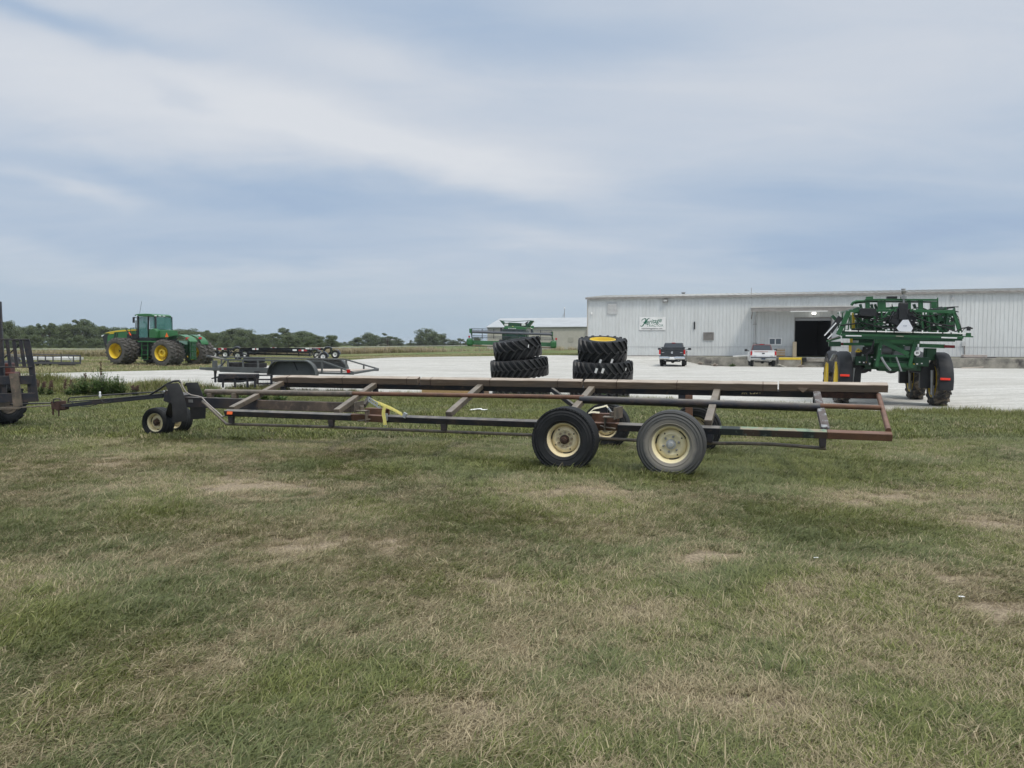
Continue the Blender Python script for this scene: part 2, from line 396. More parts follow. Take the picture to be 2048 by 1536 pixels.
def mat_wall():
    m, t, b = newmat('ribbed_white_steel'); co = t.co('Object')
    n = t.noise(t.scale(co, 1, 1, .18), 1.1, 5, .6); n2 = t.noise(t.scale(co, 3, 3, .3), 4, 4)
    col = t.mix(t.mapr(n, .35, .7), (.63, .65, .65), (.565, .58, .575))
    col = t.mix(t.m('MULTIPLY', t.mapr(n2, .5, .75), .4), col, (.43, .43, .41))
    z = t.sep(co)[2]
    col = t.mix(t.m('MULTIPLY', t.mapr(z, .5, 0.0), .35), col, (.36, .31, .25))     # splash-back dirt along the foot of the wall
    t.put(b.inputs['Base Color'], col); b.inputs['Roughness'].default_value = .5; return m
MAT['wall'] = mat_wall()
MAT['shed_wall'] = pmat('beige_shed_steel', (.50, .475, .42), (.45, .425, .375), .6, .55)
MAT['shed_roof'] = pmat('shed_roof_steel', (.40, .415, .43), (.35, .365, .38), .4, .5)
MAT['roof'] = pmat('roof_steel', (.40, .40, .38), (.30, .29, .27), .8, .6)
MAT['trim'] = pmat('eave_trim', (.22, .205, .19), (.30, .285, .27), 2, .6)
MAT['pale_trim'] = pmat('pale_trim', (.52, .53, .53), (.44, .44, .43), 2, .5)
def mat_lamp():
    m, t, b = newmat('lit_lamp'); b.inputs['Emission Color'].default_value = (1, .97, .9, 1); b.inputs['Emission Strength'].default_value = 2.0
    b.inputs['Base Color'].default_value = (.9, .9, .88, 1); return m
MAT['lamp'] = mat_lamp()
def mat_leaf(name, a, b_, c):
    m, t, b = newmat(name); oi = t.n.new('ShaderNodeObjectInfo'); g = t.n.new('ShaderNodeNewGeometry')
    n = t.noise(t.co('Object'), .55, 3, .5); rnd = g.outputs['Random Per Island']
    col = t.mix(t.mapr(n, .35, .65), a, b_); col = t.mix(t.m('MULTIPLY', rnd, .5), col, c)
    col = t.mix(t.m('MULTIPLY', oi.outputs['Random'], .35), col, (.085, .095, .040))
    t.put(b.inputs['Base Color'], col); b.inputs['Roughness'].default_value = .6; b.inputs['Specular IOR Level'].default_value = .25
    tr = t.n.new('ShaderNodeBsdfTranslucent'); t.put(tr.inputs[0], col); mx = t.n.new('ShaderNodeMixShader'); mx.inputs[0].default_value = .25
    out = t.n['Material Output']; t.l.new(b.outputs[0], mx.inputs[1]); t.l.new(tr.outputs[0], mx.inputs[2]); t.l.new(mx.outputs[0], out.inputs[0])
    return m
MAT['leaf'] = mat_leaf('tree_leaves', (.085, .128, .058), (.125, .160, .070), (.170, .195, .105))
MAT['weed'] = mat_leaf('weed_leaves', (.065, .125, .030), (.095, .155, .040), (.13, .19, .06))
MAT['seed'] = pmat('dry_seed_heads', (.055, .030, .022), (.09, .055, .035), 20, .9)
MAT['bark'] = pmat('bark', (.075, .060, .048), (.11, .09, .075), 8, .9)
def mat_grass():
    m, t, b = newmat('grass_blades')
    at = t.n.new('ShaderNodeAttribute'); at.attribute_type = 'INSTANCER'; at.attribute_name = 'dry'; dry = at.outputs['Fac']
    a2 = t.n.new('ShaderNodeAttribute'); a2.attribute_type = 'INSTANCER'; a2.attribute_name = 'hue'; hue = a2.outputs['Fac']
    rnd = t.n.new('ShaderNodeNewGeometry').outputs['Random Per Island']
    g = t.mix(rnd, (.082, .100, .024), (.275, .292, .090)); g = t.mix(t.m('MULTIPLY', hue, .5), g, (.165, .192, .100))
    s = t.mix(rnd, (.20, .165, .095), (.58, .485, .315))
    f = t.m('ADD', t.m('MULTIPLY', dry, 1.25), t.m('SUBTRACT', t.m('FRACT', t.m('MULTIPLY', rnd, 17.3)), .80)); f = t.mapr(f, -.05, .30)
    col = t.mix(f, g, s)
    t.put(b.inputs['Base Color'], col); b.inputs['Roughness'].default_value = .55; b.inputs['Specular IOR Level'].default_value = .3
    tr = t.n.new('ShaderNodeBsdfTranslucent'); t.put(tr.inputs[0], col); mx = t.n.new('ShaderNodeMixShader'); mx.inputs[0].default_value = .3
    out = t.n['Material Output']; t.l.new(b.outputs[0], mx.inputs[1]); t.l.new(tr.outputs[0], mx.inputs[2]); t.l.new(mx.outputs[0], out.inputs[0])
    return m
MAT['grass'] = mat_grass()
def mat_ground():
    m, t, b = newmat('turf_soil'); p = t.pos(); x, y, z = t.sep(p)
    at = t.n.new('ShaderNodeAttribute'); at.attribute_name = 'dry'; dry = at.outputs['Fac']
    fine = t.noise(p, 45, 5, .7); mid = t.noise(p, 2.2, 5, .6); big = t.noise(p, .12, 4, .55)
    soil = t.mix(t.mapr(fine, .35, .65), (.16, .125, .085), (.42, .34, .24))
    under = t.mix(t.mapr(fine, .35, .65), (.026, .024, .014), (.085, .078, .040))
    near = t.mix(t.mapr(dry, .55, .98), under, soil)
    # beyond the scattered blades the sward is a fine mottling only
    st = t.noise(t.scale(p, .22, 1, 1), .55, 6, .65); st2 = t.noise(t.scale(p, .5, 1.3, 1), 3.0, 5, .7)
    far = t.mix(t.mapr(st, .35, .65), (.095, .130, .042), (.165, .165, .072))
    far = t.mix(t.mapr(st2, .4, .7), far, (.20, .20, .095))
    far = t.mix(t.mapr(big, .45, .65), far, (.085, .125, .038))
    # farm land beyond the fence: greener bands
    field = t.mix(t.mapr(t.noise(t.scale(p, .02, .12, 1), 1.0, 4), .4, .6), (.10, .135, .040), (.13, .145, .055))
    far = t.mix(t.mapr(y, 130, 150), far, field)
    col = t.mix(t.mapr(y, 24, 32), near, far)
    t.put(b.inputs['Base Color'], col); b.inputs['Roughness'].default_value = .95; b.inputs['Specular IOR Level'].default_value = .15
    bn = t.n.new('ShaderNodeBump'); bn.inputs['Strength'].default_value = .8; bn.inputs['Distance'].default_value = .03
    t.put(bn.inputs['Height'], t.m('ADD', fine, mid)); t.l.new(bn.outputs[0], b.inputs['Normal'])
    return m
MAT['ground'] = mat_ground()
def mat_gravel():
    m, t, b = newmat('white_gravel'); p = t.pos(); gy = t.sep(p)
    v = t.voro(p, 28); fine = t.noise(p, 60, 3, .7); str1 = t.noise(t.scale(p, .4, 1.0, 1), 2.6, 7, .75); str2 = t.noise(t.scale(p, .3, 1.2, 1), .35, 5, .6)
    col = t.mix(t.mapr(fine, .3, .7), (.44, .425, .395), (.74, .72, .68))
    lump = t.noise(p, 7, 6, .75); col = t.mix(t.mapr(lump, .40, .62), col, t.mix(fine, (.33, .32, .295), (.56, .545, .51)))
    lump2 = t.noise(t.scale(p, .5, 1.4, 1), 2.2, 6, .75); col = t.mix(t.m('MULTIPLY', t.mapr(lump2, .50, .62), .45), col, (.78, .76, .72))
    col = t.mix(t.m('MULTIPLY', t.mapr(str1, .45, .70), .28), col, (.37, .35, .32))
    col = t.mix(t.m('MULTIPLY', t.mapr(str2, .45, .68), .45), col, (.34, .32, .28))
    col = t.mix(t.m('MULTIPLY', t.mapr(t.noise(p, 9, 5, .75), .60, .72), .45), col, (.24, .225, .19))
    rut = t.noise(t.scale(p, .05, .9, 1), 1.1, 4, .6, .6); col = t.mix(t.m('MULTIPLY', t.mapr(rut, .50, .66), .22), col, (.30, .285, .25))
    blot = t.noise(t.scale(p, .35, .8, 1), .9, 6, .7); col = t.mix(t.m('MULTIPLY', t.mapr(blot, .52, .70), .5), col, (.30, .28, .235))
    ey = t.m('SUBTRACT', gy[1], t.m('ADD', 24.6, t.m('MULTIPLY', gy[0], -.29)))        # soil worked into the rock along the lawn edge
    col = t.mix(t.m('MULTIPLY', t.mapr(t.m('ADD', ey, t.m('MULTIPLY', blot, 3.0)), 4.2, 1.2), .6), col, (.30, .27, .21))
    t.put(b.inputs['Base Color'], col); b.inputs['Roughness'].default_value = .95
    bn = t.n.new('ShaderNodeBump'); bn.inputs['Strength'].default_value = 1.0; bn.inputs['Distance'].default_value = .03
    t.put(bn.inputs['Height'], v[0]); t.l.new(bn.outputs[0], b.inputs['Normal'])
    return m
MAT['gravel'] = mat_gravel()

# ------------------------------------------------------------------ ground
def fbm(x, y, s, o=4, seed=0):
    return mnoise.fractal(Vector((x*s+seed*13.7, y*s-seed*7.1, seed*3.3)), 1.0, 2.0, o)
PATCH = []     # bare or dry patches seen in the photo: pixel centre, half width, half height, strength
for (px, py, hw, hh, k) in [(500, 975, 130, 26, .45), (430, 978, 34, 6, 1.1), (700, 945, 40, 8, .9), (1430, 1118, 80, 22, 1.3), (1150, 985, 120, 14, .6), (700, 1090, 120, 40, .5), (1260, 1230, 90, 40, .7),
        (150, 835, 120, 10, .7), (1800, 990, 160, 14, .7), (1700, 1010, 60, 8, .8), (2000, 1050, 80, 18, .8), (1900, 1160, 120, 40, .6), (1000, 1290, 140, 50, .7), (350, 1370, 120, 60, .5), (960, 1430, 160, 60, .7), (1450, 1420, 220, 60, .6),
        (500, 1080, 160, 50, .45), (1000, 1180, 100, 40, .4), (1700, 1260, 160, 50, .4), (900, 1500, 200, 40, .5), (1620, 1180, 120, 24, .5), (230, 935, 150, 22, .5), (1980, 1220, 90, 26, .8)]:
    c = on_ground(px, py); e = on_ground(px+hw, py); q = on_ground(px, py+hh); PATCH.append((c.x, c.y, (e.x-c.x), max(.12, (c.y-q.y)), k))
GREEN = []
for (px, py, hw, hh, k) in [(620, 935, 70, 10, .9), (900, 940, 300, 20, .5), (1600, 930, 420, 30, .6), (1500, 1150, 90, 26, .7), (1650, 1060, 200, 50, .4), (150, 1250, 220, 90, .5), (700, 1350, 160, 60, .5), (1850, 1200, 90, 36, .5), (1480, 960, 300, 24, .5), (100, 1050, 300, 50, .2), (1300, 1490, 120, 50, .3), (1850, 1450, 200, 70, .45)]:
    c = on_ground(px, py); e = on_ground(px+hw, py); q = on_ground(px, py+hh); GREEN.append((c.x, c.y, (e.x-c.x), max(.12, (c.y-q.y)), k))
def dryness(x, y):
    d = .525 + .24*fbm(x, y, .45, 4, 1) + .42*fbm(x, y, 1.9, 3, 2) + (.60*fbm(x, y, 7.0, 2, 3) if y < 12 else 0)
    if y < 14:
        for (cx, cy, a, b, k) in PATCH: d += k*math.exp(-((x-cx)/a)**2-((y-cy)/b)**2)
        for (cx, cy, a, b, k) in GREEN: d -= k*math.exp(-((x-cx)/a)**2-((y-cy)/b)**2)
    d -= .30*sstep(9, 16, y)
    return d
def edge_y(x):            # near edge of the gravel
    if x < -1.2: return 23.7 + (x+1.2)*(-.30)
    return 23.7 - (x+1.2)*.345
def gravel_far(x):
    P = [(-75, 24), (-40, 34), (-26, 41.6), (-20.7, 48.5), (-17.5, 60), (-16, 71), (-13.6, 80), (-6, 83), (3, 84), (8, 78)]
    if x >= 8: return 78
    for i in range(len(P)-1):
        if x <= P[i+1][0]:
            t = (x-P[i][0])/(P[i+1][0]-P[i][0]); return P[i][1]*(1-t)+P[i+1][1]*t if x > P[0][0] else P[0][1]
def make_ground():
    xs = sorted(set([round(-14+.25*i, 3) for i in range(113)] + [round(-60+1.0*i, 3) for i in range(121)] + [-60-4*1.35**i for i in range(16)] + [60+4*1.35**i for i in range(16)]))
    ys = sorted(set([round(-6+.5*i, 2) for i in range(14)] + [round(1+.2*i, 2) for i in range(75)] + [16+.6*i for i in range(31)] + [round(35+1.1*i, 2) for i in range(100)] + [146+6*1.28**i for i in range(26)] + [-8*1.6**i for i in range(10)]))
    nx, ny = len(xs), len(ys)
    V = [(x, y, G(x, y)) for y in ys for x in xs]
    F = [(j*nx+i, j*nx+i+1, (j+1)*nx+i+1, (j+1)*nx+i) for j in range(ny-1) for i in range(nx-1)]
    me = bpy.data.meshes.new('ground'); me.from_pydata(V, [], F)
    a = me.attributes.new('dry', 'FLOAT', 'POINT'); a.data.foreach_set('value', [min(1, max(0, dryness(v[0], v[1]))) if -2 < v[1] < 32 and abs(v[0]) < 30 else .4 for v in V])
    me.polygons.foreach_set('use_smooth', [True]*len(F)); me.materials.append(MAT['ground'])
    o = bpy.data.objects.new('ground', me); sc.collection.objects.link(o); tag(o, 'mown grass ground with bare dry patches, running out to farm fields', None, kind='structure')
    # gravel sheet
    m = MB(); cols = [x for x in np.arange(-75, 61, 1.0)]; n = 64; V = []
    for x in cols:
        y0 = edge_y(x) + .35*fbm(x, 0, .5, 3, 5); y1 = gravel_far(x) + .8*fbm(x, 9, .25, 3, 6); y1 = max(y1, y0+.5)
        for k in range(n+1):
            y = y0+(y1-y0)*(k/n)**1.15; V.append((x, y, G(x, y)+.028))
    m.add(V, [(i*(n+1)+k, (i+1)*(n+1)+k, (i+1)*(n+1)+k+1, i*(n+1)+k+1) for i in range(len(cols)-1) for k in range(n)])
    g = m.build('gravel_yard', MAT['gravel'], smooth=60); tag(g, 'white crushed rock yard', None, kind='structure')
make_ground()

# ------------------------------------------------------------------ grass clumps
def clump(kind, seed):
    rng = random.Random(seed); m = MB()
    n = {'lawn': 30, 'lawn2': 24, 'far': 14, 'tall': 26, 'straw': 22}[kind]
    for i in range(n):
        a = rng.uniform(0, 2*math.pi)
        if kind in ('lawn', 'lawn2'): L = rng.uniform(.035, .10)*(1.25 if rng.random() < .1 else 1); lean = rng.uniform(.95, 1.5) if kind == 'lawn' else rng.uniform(.5, 1.2); w = rng.uniform(.0014, .0030); rad = .085
        elif kind == 'far': L = rng.uniform(.05, .11); lean = rng.uniform(.4, 1.15); w = rng.uniform(.004, .007); rad = .13
        elif kind == 'straw': L = rng.uniform(.035, .085); lean = rng.uniform(1.2, 1.55); w = rng.uniform(.0014, .0026); rad = .10
        else: L = rng.uniform(.16, .42); lean = rng.uniform(.1, .8); w = rng.uniform(.005, .009); rad = .16
        if kind in ('lawn', 'lawn2', 'straw') and rng.random() < .75: a = rng.gauss(.3, .7)
        r = rad*math.sqrt(rng.random()); th = rng.uniform(0, 6.283); p = Vector((r*math.cos(th), r*math.sin(th), 0 if kind != 'straw' else rng.uniform(0, .02)))
        d = Vector((math.cos(a), math.sin(a), 0)); side = Vector((-d.y, d.x, 0)); bend = rng.uniform(.1, .5)
        V = []; seg = 3; q = p.copy(); ang = lean*.6
        for k in range(seg+1):
            ww = w*(1-(k/seg)**1.6)
            if k < seg: V += [q-side*ww, q+side*ww]
            else: V += [q]
            dirv = d*math.sin(ang)+Vector((0, 0, math.cos(ang))); q = q+dirv*(L/seg); ang = min(1.62, ang+bend+lean*.2)
            if q.z < .004: q.z = .004
        m.add(V, [(0, 1, 3, 2), (2, 3, 5, 4), (4, 5, 6)])
    o = m.build('grass_clump', MAT['grass']); sc.collection.objects.unlink(o); return o
def scatter(name, label, pts, kinds, smin, smax, seed, nvar=4, aim=None):
    """one stuff object: points with per-point attributes, clumps instanced on them"""
    rng = np.random.RandomState(seed); n = len(pts)
    me = bpy.data.meshes.new(name); me.from_pydata([(p[0], p[1], p[2]) for p in pts], [], [])
    def att(k, ty, arr): a = me.attributes.new(k, ty, 'POINT'); a.data.foreach_set('value' if ty != 'FLOAT_VECTOR' else 'vector', arr)
    att('dry', 'FLOAT', [float(min(1.2, max(0, p[3]))) for p in pts]); att('hue', 'FLOAT', [p[4] for p in pts])
    rot = np.zeros((n, 3)); rot[:, 2] = rng.uniform(0, 6.283, n) if aim is None else np.array([aim(p[0], p[1]) for p in pts])+rng.normal(0, .6, n); rot[:, 0] = rng.normal(0, .07, n); rot[:, 1] = rng.normal(0, .07, n)
    att('rot', 'FLOAT_VECTOR', rot.ravel()); att('siz', 'FLOAT', [float(rng.uniform(smin, smax)*p[5]) for p in pts])
    o = bpy.data.objects.new(name, me); sc.collection.objects.link(o)
    coll = bpy.data.collections.new(name+'_clumps')
    for i in range(nvar): coll.objects.link(clump(kinds[i % len(kinds)], seed*10+i))
    ng = bpy.data.node_groups.new(name, 'GeometryNodeTree'); ng.interface.new_socket('Geometry', in_out='INPUT', socket_type='NodeSocketGeometry'); ng.interface.new_socket('Geometry', in_out='OUTPUT', socket_type='NodeSocketGeometry')
    N = ng.nodes; L = ng.links; gi = N.new('NodeGroupInput'); go = N.new('NodeGroupOutput')
    ci = N.new('GeometryNodeCollectionInfo'); ci.inputs['Collection'].default_value = coll; ci.inputs['Separate Children'].default_value = True; ci.inputs['Reset Children'].default_value = True
    ip = N.new('GeometryNodeInstanceOnPoints'); ip.inputs['Pick Instance'].default_value = True
    def na(k, ty):
        q = N.new('GeometryNodeInputNamedAttribute'); q.data_type = ty; q.inputs[0].default_value = k; return q.outputs[0]
    L.new(gi.outputs[0], ip.inputs['Points']); L.new(ci.outputs[0], ip.inputs['Instance'])
    e2r = N.new('FunctionNodeEulerToRotation'); L.new(na('rot', 'FLOAT_VECTOR'), e2r.inputs[0]); L.new(e2r.outputs[0], ip.inputs['Rotation'])
    L.new(na('siz', 'FLOAT'), ip.inputs['Scale'])
    mu = N.new('ShaderNodeMath'); mu.operation = 'MULTIPLY'; mu.inputs[1].default_value = 9973; L.new(na('siz', 'FLOAT'), mu.inputs[0])
    L.new(mu.outputs[0], ip.inputs['Instance Index']); L.new(ip.outputs[0], go.inputs[0])
    md = o.modifiers.new('scatter', 'NODES'); md.node_group = ng
    tag(o, label, None, kind='stuff'); return o
FT = Frame((0.695, 9.70, 0.0), -R(18.54)); WHEELS = [(.0, -.3), (1.31, -.3), (.0, 2.1), (1.31, 2.1), ]
def make_lawn():
    rng = np.random.RandomState(3); near = []; mid = []; straw = []
    def run(y0, y1, dens, out, fcull=True, thr=1.15):
        wmax = .74*y1+.6; n = int(dens*(y1-y0)*2*wmax)
        X = rng.uniform(-wmax, wmax, n); Y = rng.uniform(y0, y1, n)
        for x, y in zip(X, Y):
            if abs(x) > .74*y+.6: continue
            if y > edge_y(x): continue
            d = dryness(x, y); pr = 1.0-sstep(.74, 1.08, d)*.95
            if rng.rand() > pr: continue
            tu = fbm(x, y, 8.5, 2, 21) if y < 13 else fbm(x, y, 3.5, 2, 21)
            if tu < -.08 and rng.rand() < .62: continue
            sz = 1.0+.5*max(0, .35-d)+.9*max(0, tu)
            q = FT.I @ Vector((x, y, 0))
            if -1.8 < q.x < 4.6 and -.5 < q.y < 2.5: sz *= 1.18; d -= .15
            for wx, wy in WHEELS:
                if abs(q.x-wx) < .42 and abs(q.y-wy) < .34: sz *= 1.45; d -= .15
            hue = min(1, max(0, .5+1.3*fbm(x, y, .8, 3, 9)))
            out.append((x, y, G(x, y)-.004, d*.72+rng.normal(0, .14), hue, sz))
    run(2.0, 4.5, 2500, near); run(4.5, 7.5, 1500, near); run(7.5, 12.5, 700, near)
    run(12.5, 27, 210, mid)
    n = 42000; Y = 2.2+10*rng.rand(n)**1.6
    for y in Y:
        x = rng.uniform(-1, 1)*(.74*y+.6); d = dryness(x, y)
        if d > .45 and rng.rand() < (d-.35)*1.6 and d < 1.12: straw.append((x, y, G(x, y), 1.2, .3, 1.0))
    aim = lambda x, y: 2.2*fbm(x, y, .6, 2, 4)
    scatter('lawn_grass', 'short mown grass, green mixed with dry straw blades', near, ['lawn', 'lawn2', 'lawn', 'lawn'], .46, .88, 1, 6, aim)
    scatter('lawn_grass', 'mown grass under and behind the long trailer', mid, ['far'], .55, 1.0, 2, 4)
    scatter('dry_thatch', 'dead straw clippings lying on the lawn', straw, ['straw'], .5, .95, 3, 3, aim)
    tall = []
    n = 17000
    for i in range(n):
        x = rng.uniform(-30, 20); t = rng.rand()**1.25; y = edge_y(x) - 3.0*t + .6*rng.rand()
        if abs(x) > .74*y+1: continue
        k = fbm(x, y, .5, 3, 11)
        if rng.rand() < .25-k*1.2: continue
        s = (.40+.75*(1-t)+.6*max(0, k))*(1.15 if x < -8 else .55)
        tall.append((x, y, G(x, y), .05+.2*rng.rand()+(.15 if x < -8 else 0), .0, s))
    for i in range(900):
        x = rng.uniform(-28, 20); y = edge_y(x)+.2+1.7*rng.rand()**2.2
        if abs(x) < .74*y+1 and fbm(x, y, .7, 3, 15) > -.1: tall.append((x, y, G(x, y)+.02, .3+.4*rng.rand(), .1, .35+.3*rng.rand()))
    scatter('tall_grass', 'uncut bright green grass strip along the gravel edge', tall, ['tall'], .7, 1.2, 4, 4)
    rough = []
    for i in range(16000):        # rough hay in front of and behind the far fence
        t = rng.rand(); x = -75+110*t; yf = fence_y(x); y = yf+rng.uniform(-1.0, 9.0)
        if x > -22 and rng.rand() < sstep(-22, -10, x)*.98: continue
        rough.append((x, y, G(x, y), .75+.5*fbm(x, y, .15, 3, 12)+.2*rng.rand(), .1, 2.0+1.2*rng.rand()))
    scatter('fence_row_grass', 'rough dry hay grass along the pipe fence', rough, ['tall'], .7, 1.25, 5, 4)
    fld = []
    for i in range(26000):
        x = rng.uniform(-62, 12); y = rng.uniform(40, 100)
        if y < gravel_far(x)+.1 or y > fence_y(x) or abs(x) > .72*y: continue
        fld.append((x, y, G(x, y), .42+.6*fbm(x*.4, y, .12, 3, 13)+.15*rng.rand(), .1, 1.3))
    scatter('meadow_grass', 'short grass beyond the gravel around the parked machines', fld, ['far'], 1.0, 1.8, 6, 3)
def fence_y(x): return 92 + (x+60)*.62 if x > -60 else 92
if not globals().get("NOLAWN"): make_lawn()
# ------------------------------------------------------------------ wheels and tyres
def tyre_prof(Ro, W, Rr, groove=0, n=5):
    """closed cross-section of a road tyre (radius, axial)"""
    P = []; h = W/2; P += [(Rr, -h*.72), (Rr+.012, -h*.84)]
    for i in range(1, 6):
        a = i/6; q = -h*(.84+.16*math.sin(math.pi*min(1, a*1.15))**.7); P.append((Rr+(Ro-Rr)*a, q))
        if groove and i in (1, 3, 4): rr = Rr+(Ro-Rr)*a; P += [(rr+.003, q-.005), (rr+.007, q-.005), (rr+.010, q)]
    sh = Ro-.02*(Ro/.4)
    P.append((sh, -h*.93))
    if groove:
        for i in range(n):
            a = -h*.84+i*(2*h*.84)/n; b = a+(2*h*.84)/n; g = .012
            P += [(Ro-groove*.0, a+g*.3), (Ro, b-g), (Ro-groove, b-g*.9), (Ro-groove, b-.002)]
    else: P += [(Ro-.003, -h*.8), (Ro, -h*.4), (Ro, h*.4), (Ro-.003, h*.8)]
    P.append((sh, h*.93))
    for i in range(5, 0, -1):
        a = i/6; P.append((Rr+(Ro-Rr)*a, h*(.84+.16*math.sin(math.pi*min(1, a*1.15))**.7)))
    P += [(Rr+.012, h*.84), (Rr, h*.72)]
    return P
def ag_tyre(Ro, W, Rr, lugs=20, lug_h=.055, mats=None, name='tyre', parent=None, M=None, lug_w=.055, n=40, sweep=.36):
    """tractor tyre: casing, and chevron lugs standing proud (axis = local y)"""
    c = MB(); h = W/2; Rc = Ro-lug_h
    prof = [(Rr, -h*.62), (Rr+.03, -h*.80)]
    for i in range(1, 6): a = i/6; prof.append((Rr+(Rc-Rr)*a, -h*(.84+.16*math.sin(math.pi*a)**.8)))
    prof += [(Rc-.05, -h*.93), (Rc-.012, -h*.7), (Rc, -h*.35), (Rc, h*.35), (Rc-.012, h*.7), (Rc-.05, h*.93)]
    for i in range(5, 0, -1): a = i/6; prof.append((Rr+(Rc-Rr)*a, h*(.84+.16*math.sin(math.pi*a)**.8)))
    prof += [(Rr+.03, h*.80), (Rr, h*.62)]
    c.lathe(prof, n=n); ncas = len(c.f)
    c.cur = 1
    for side in (-1, 1):
        for k in range(lugs):
            th0 = 2*math.pi*(k+(.5 if side > 0 else 0))/lugs
            V = []; S = 5
            for i in range(S+1):
                s = i/S; y = side*(-.05*W+s*W*.55); th = th0+sweep*(s**.85)*(.55/Ro*1.0 if Ro > .55 else 1)
                rt = Ro-.012*s-.05*max(0, s-.8)*2; rb = rt-lug_h-.05*max(0, s-.7)
                wt = lug_w*.42*(1+.25*s); wb = wt*1.55
                for (rr, ww) in ((rb, -wb), (rt, -wt), (rt, wt), (rb, wb)):
                    t2 = th+ww/Ro; V.append((math.cos(t2)*rr, y, math.sin(t2)*rr))
            F = [(0, 1, 2, 3), (S*4, S*4+3, S*4+2, S*4+1)]
            for i in range(S):
                for j in range(3): F.append((i*4+j, (i+1)*4+j, (i+1)*4+j+1, i*4+j+1))
            c.add(V, F)
    if M is not None: xform(c, M)
    return c.build(name, mats or [MAT['rubber'], MAT['rubber_lug']], parent, smooth=32)
MAT['bolt_cream'] = pmat('bolt_paint', (.42, .36, .25), (.25, .18, .12), 30, .6)
def implement_wheel(parent, loc, Ro, W, Rr, mats, bolts=8, tread=True, face=-1, label=None, yaw=0, cap='hub_rust', holes=4):
    """part wheel > tyre, rim, hub.  Outer face towards -y"""
    M = Matrix.Translation(Vector(loc)) @ Matrix.Rotation(yaw, 4, 'Z')
    w = MB(); t = MB(); h = W/2
    t.lathe(tyre_prof(Ro, W, Rr, .010 if tread else .006, 5 if tread else 3), n=64, closed=True)
    ty = t.build('tyre', mats[0], parent, smooth=35); ty.matrix_local = M
    if label: ty['label'] = label
    if tread:      # shoulder blocks
        b = MB()
        for sgn in (-1, 1):
            for k in range(60):
                a = 2*math.pi*k/60; b.box((math.cos(a)*(Ro-.013), sgn*h*.86, math.sin(a)*(Ro-.013)), (.018, .03, Ro*.060), Matrix.Rotation(-a, 3, 'Y'))
        o = b.build('tread_blocks', mats[0], ty, kind='stuff')
    r = MB(); f = -h
    r.lathe([(Rr+.006, f*.80), (Rr+.012, f*.76), (Rr-.004, f*.72), (Rr-.014, f*.60), (Rr*.90, f*.52), (Rr*.86, f*.25), (Rr*.85, h*.5), (Rr, h*.75)], n=56)
    d = f*.18       # disc sits inside
    r.lathe([(Rr*.86, d+.03), (Rr*.80, d+.012), (Rr*.70, d-.012), (Rr*.56, d-.020), (Rr*.46, d-.006), (Rr*.30, d-.006), (.001, d-.006)], n=56)
    ri = r.build('rim', mats[1], ty, smooth=40)
    for o_ in (ri,): o_.parent = ty
    for k in range(holes):
        v = MB(); a = 2*math.pi*(k+.35)/holes; v.lathe([(.001, -.0215), (.009, -.0215), (.009, 0)], (math.cos(a)*Rr*.66, d+.001, math.sin(a)*Rr*.66), n=10); v.build('disc_hole', MAT['dark_void'], ty)
    for k in range(3):                                         # open slots between disc and rim barrel
        a0 = 2*math.pi*k/3+.4
        pts = [(math.cos(a0+i*.08)*Rr*.825, d+.004, math.sin(a0+i*.08)*Rr*.825) for i in range(9)]
        v = MB(); v.tube(pts, .0065, 6); v.build('vent_slot', MAT['dark_void'], ty)
    for k in range(bolts):
        a = 2*math.pi*(k+.25)/bolts; c = (math.cos(a)*Rr*.42, d-.018, math.sin(a)*Rr*.42); b = MB(); b.lathe([(.001, -.016), (.013, -.014), (.015, 0), (.015, .016)], c, n=8); b.build('wheel_bolt', MAT['steel_bare'] if cap != 'hub_rust' else MAT['bolt_cream'], ty, smooth=40)
    hb = MB(); hb.lathe([(.001, d-.085), (.030, d-.082), (.040, d-.070), (.042, d-.045), (.058, d-.045), (.060, d-.012)], n=24)
    hb.build('hub', MAT[cap], ty, smooth=40)
    return ty

# ------------------------------------------------------------------ the long header trailer in front
MAT['spine_brown'] = pmat('brown_beam', (.10, .075, .058), (.045, .036, .032), 3, .7, 0, .3, 50, .4, .62, (.15, .11, .085), 9, .55, .7)
FT = Frame((0.695, 9.70, 0.0), -R(18.54)); T = FT
tr = thing('header_trailer', 'long low rusty black steel trailer frame with timber-topped rail, nearest thing on the grass', 'trailer', frame=FT)
PHI = R(-16); TUP = (0, -math.sin(R(16)), math.cos(R(16)))
def railp(a, b, w, name, mat, wd=.095, hd=.088, bev=.008, label=None):
    m = MB(); m.bar(T.y(*a, w), T.y(*b, w), wd, hd, TUP); return m.build(name, MAT[mat], tr, bevel=bev, label=label)
def nr(px): return (px, 689+136+48*(px-452)/1333)         # line of the near rail
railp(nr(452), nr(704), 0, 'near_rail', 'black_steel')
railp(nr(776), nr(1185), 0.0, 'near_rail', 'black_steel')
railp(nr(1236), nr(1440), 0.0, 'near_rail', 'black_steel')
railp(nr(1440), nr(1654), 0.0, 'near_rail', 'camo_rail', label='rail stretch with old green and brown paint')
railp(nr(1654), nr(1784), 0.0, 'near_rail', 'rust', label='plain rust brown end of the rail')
m = MB(); m.bar(T.y(704, 825+9, .0), T.y(776, 825+13, .0), .05, .10, TUP); m.build('splice_channel', MAT['rust'], tr, bevel=.004)
m = MB(); m.bar(T.y(1185, 851.5, .0), T.y(1238, 853.5, .0), .05, .10, TUP); m.build('splice_channel', MAT['rust'], tr, bevel=.004)
def fr(px): return (px, 768+22*(px-560)/1197)
railp(fr(570), fr(1625), 1.5, 'far_rail', 'black_steel', .09, .085)
railp(fr(1625), fr(1757), 1.5, 'far_rail', 'rust_dark', .09, .085)
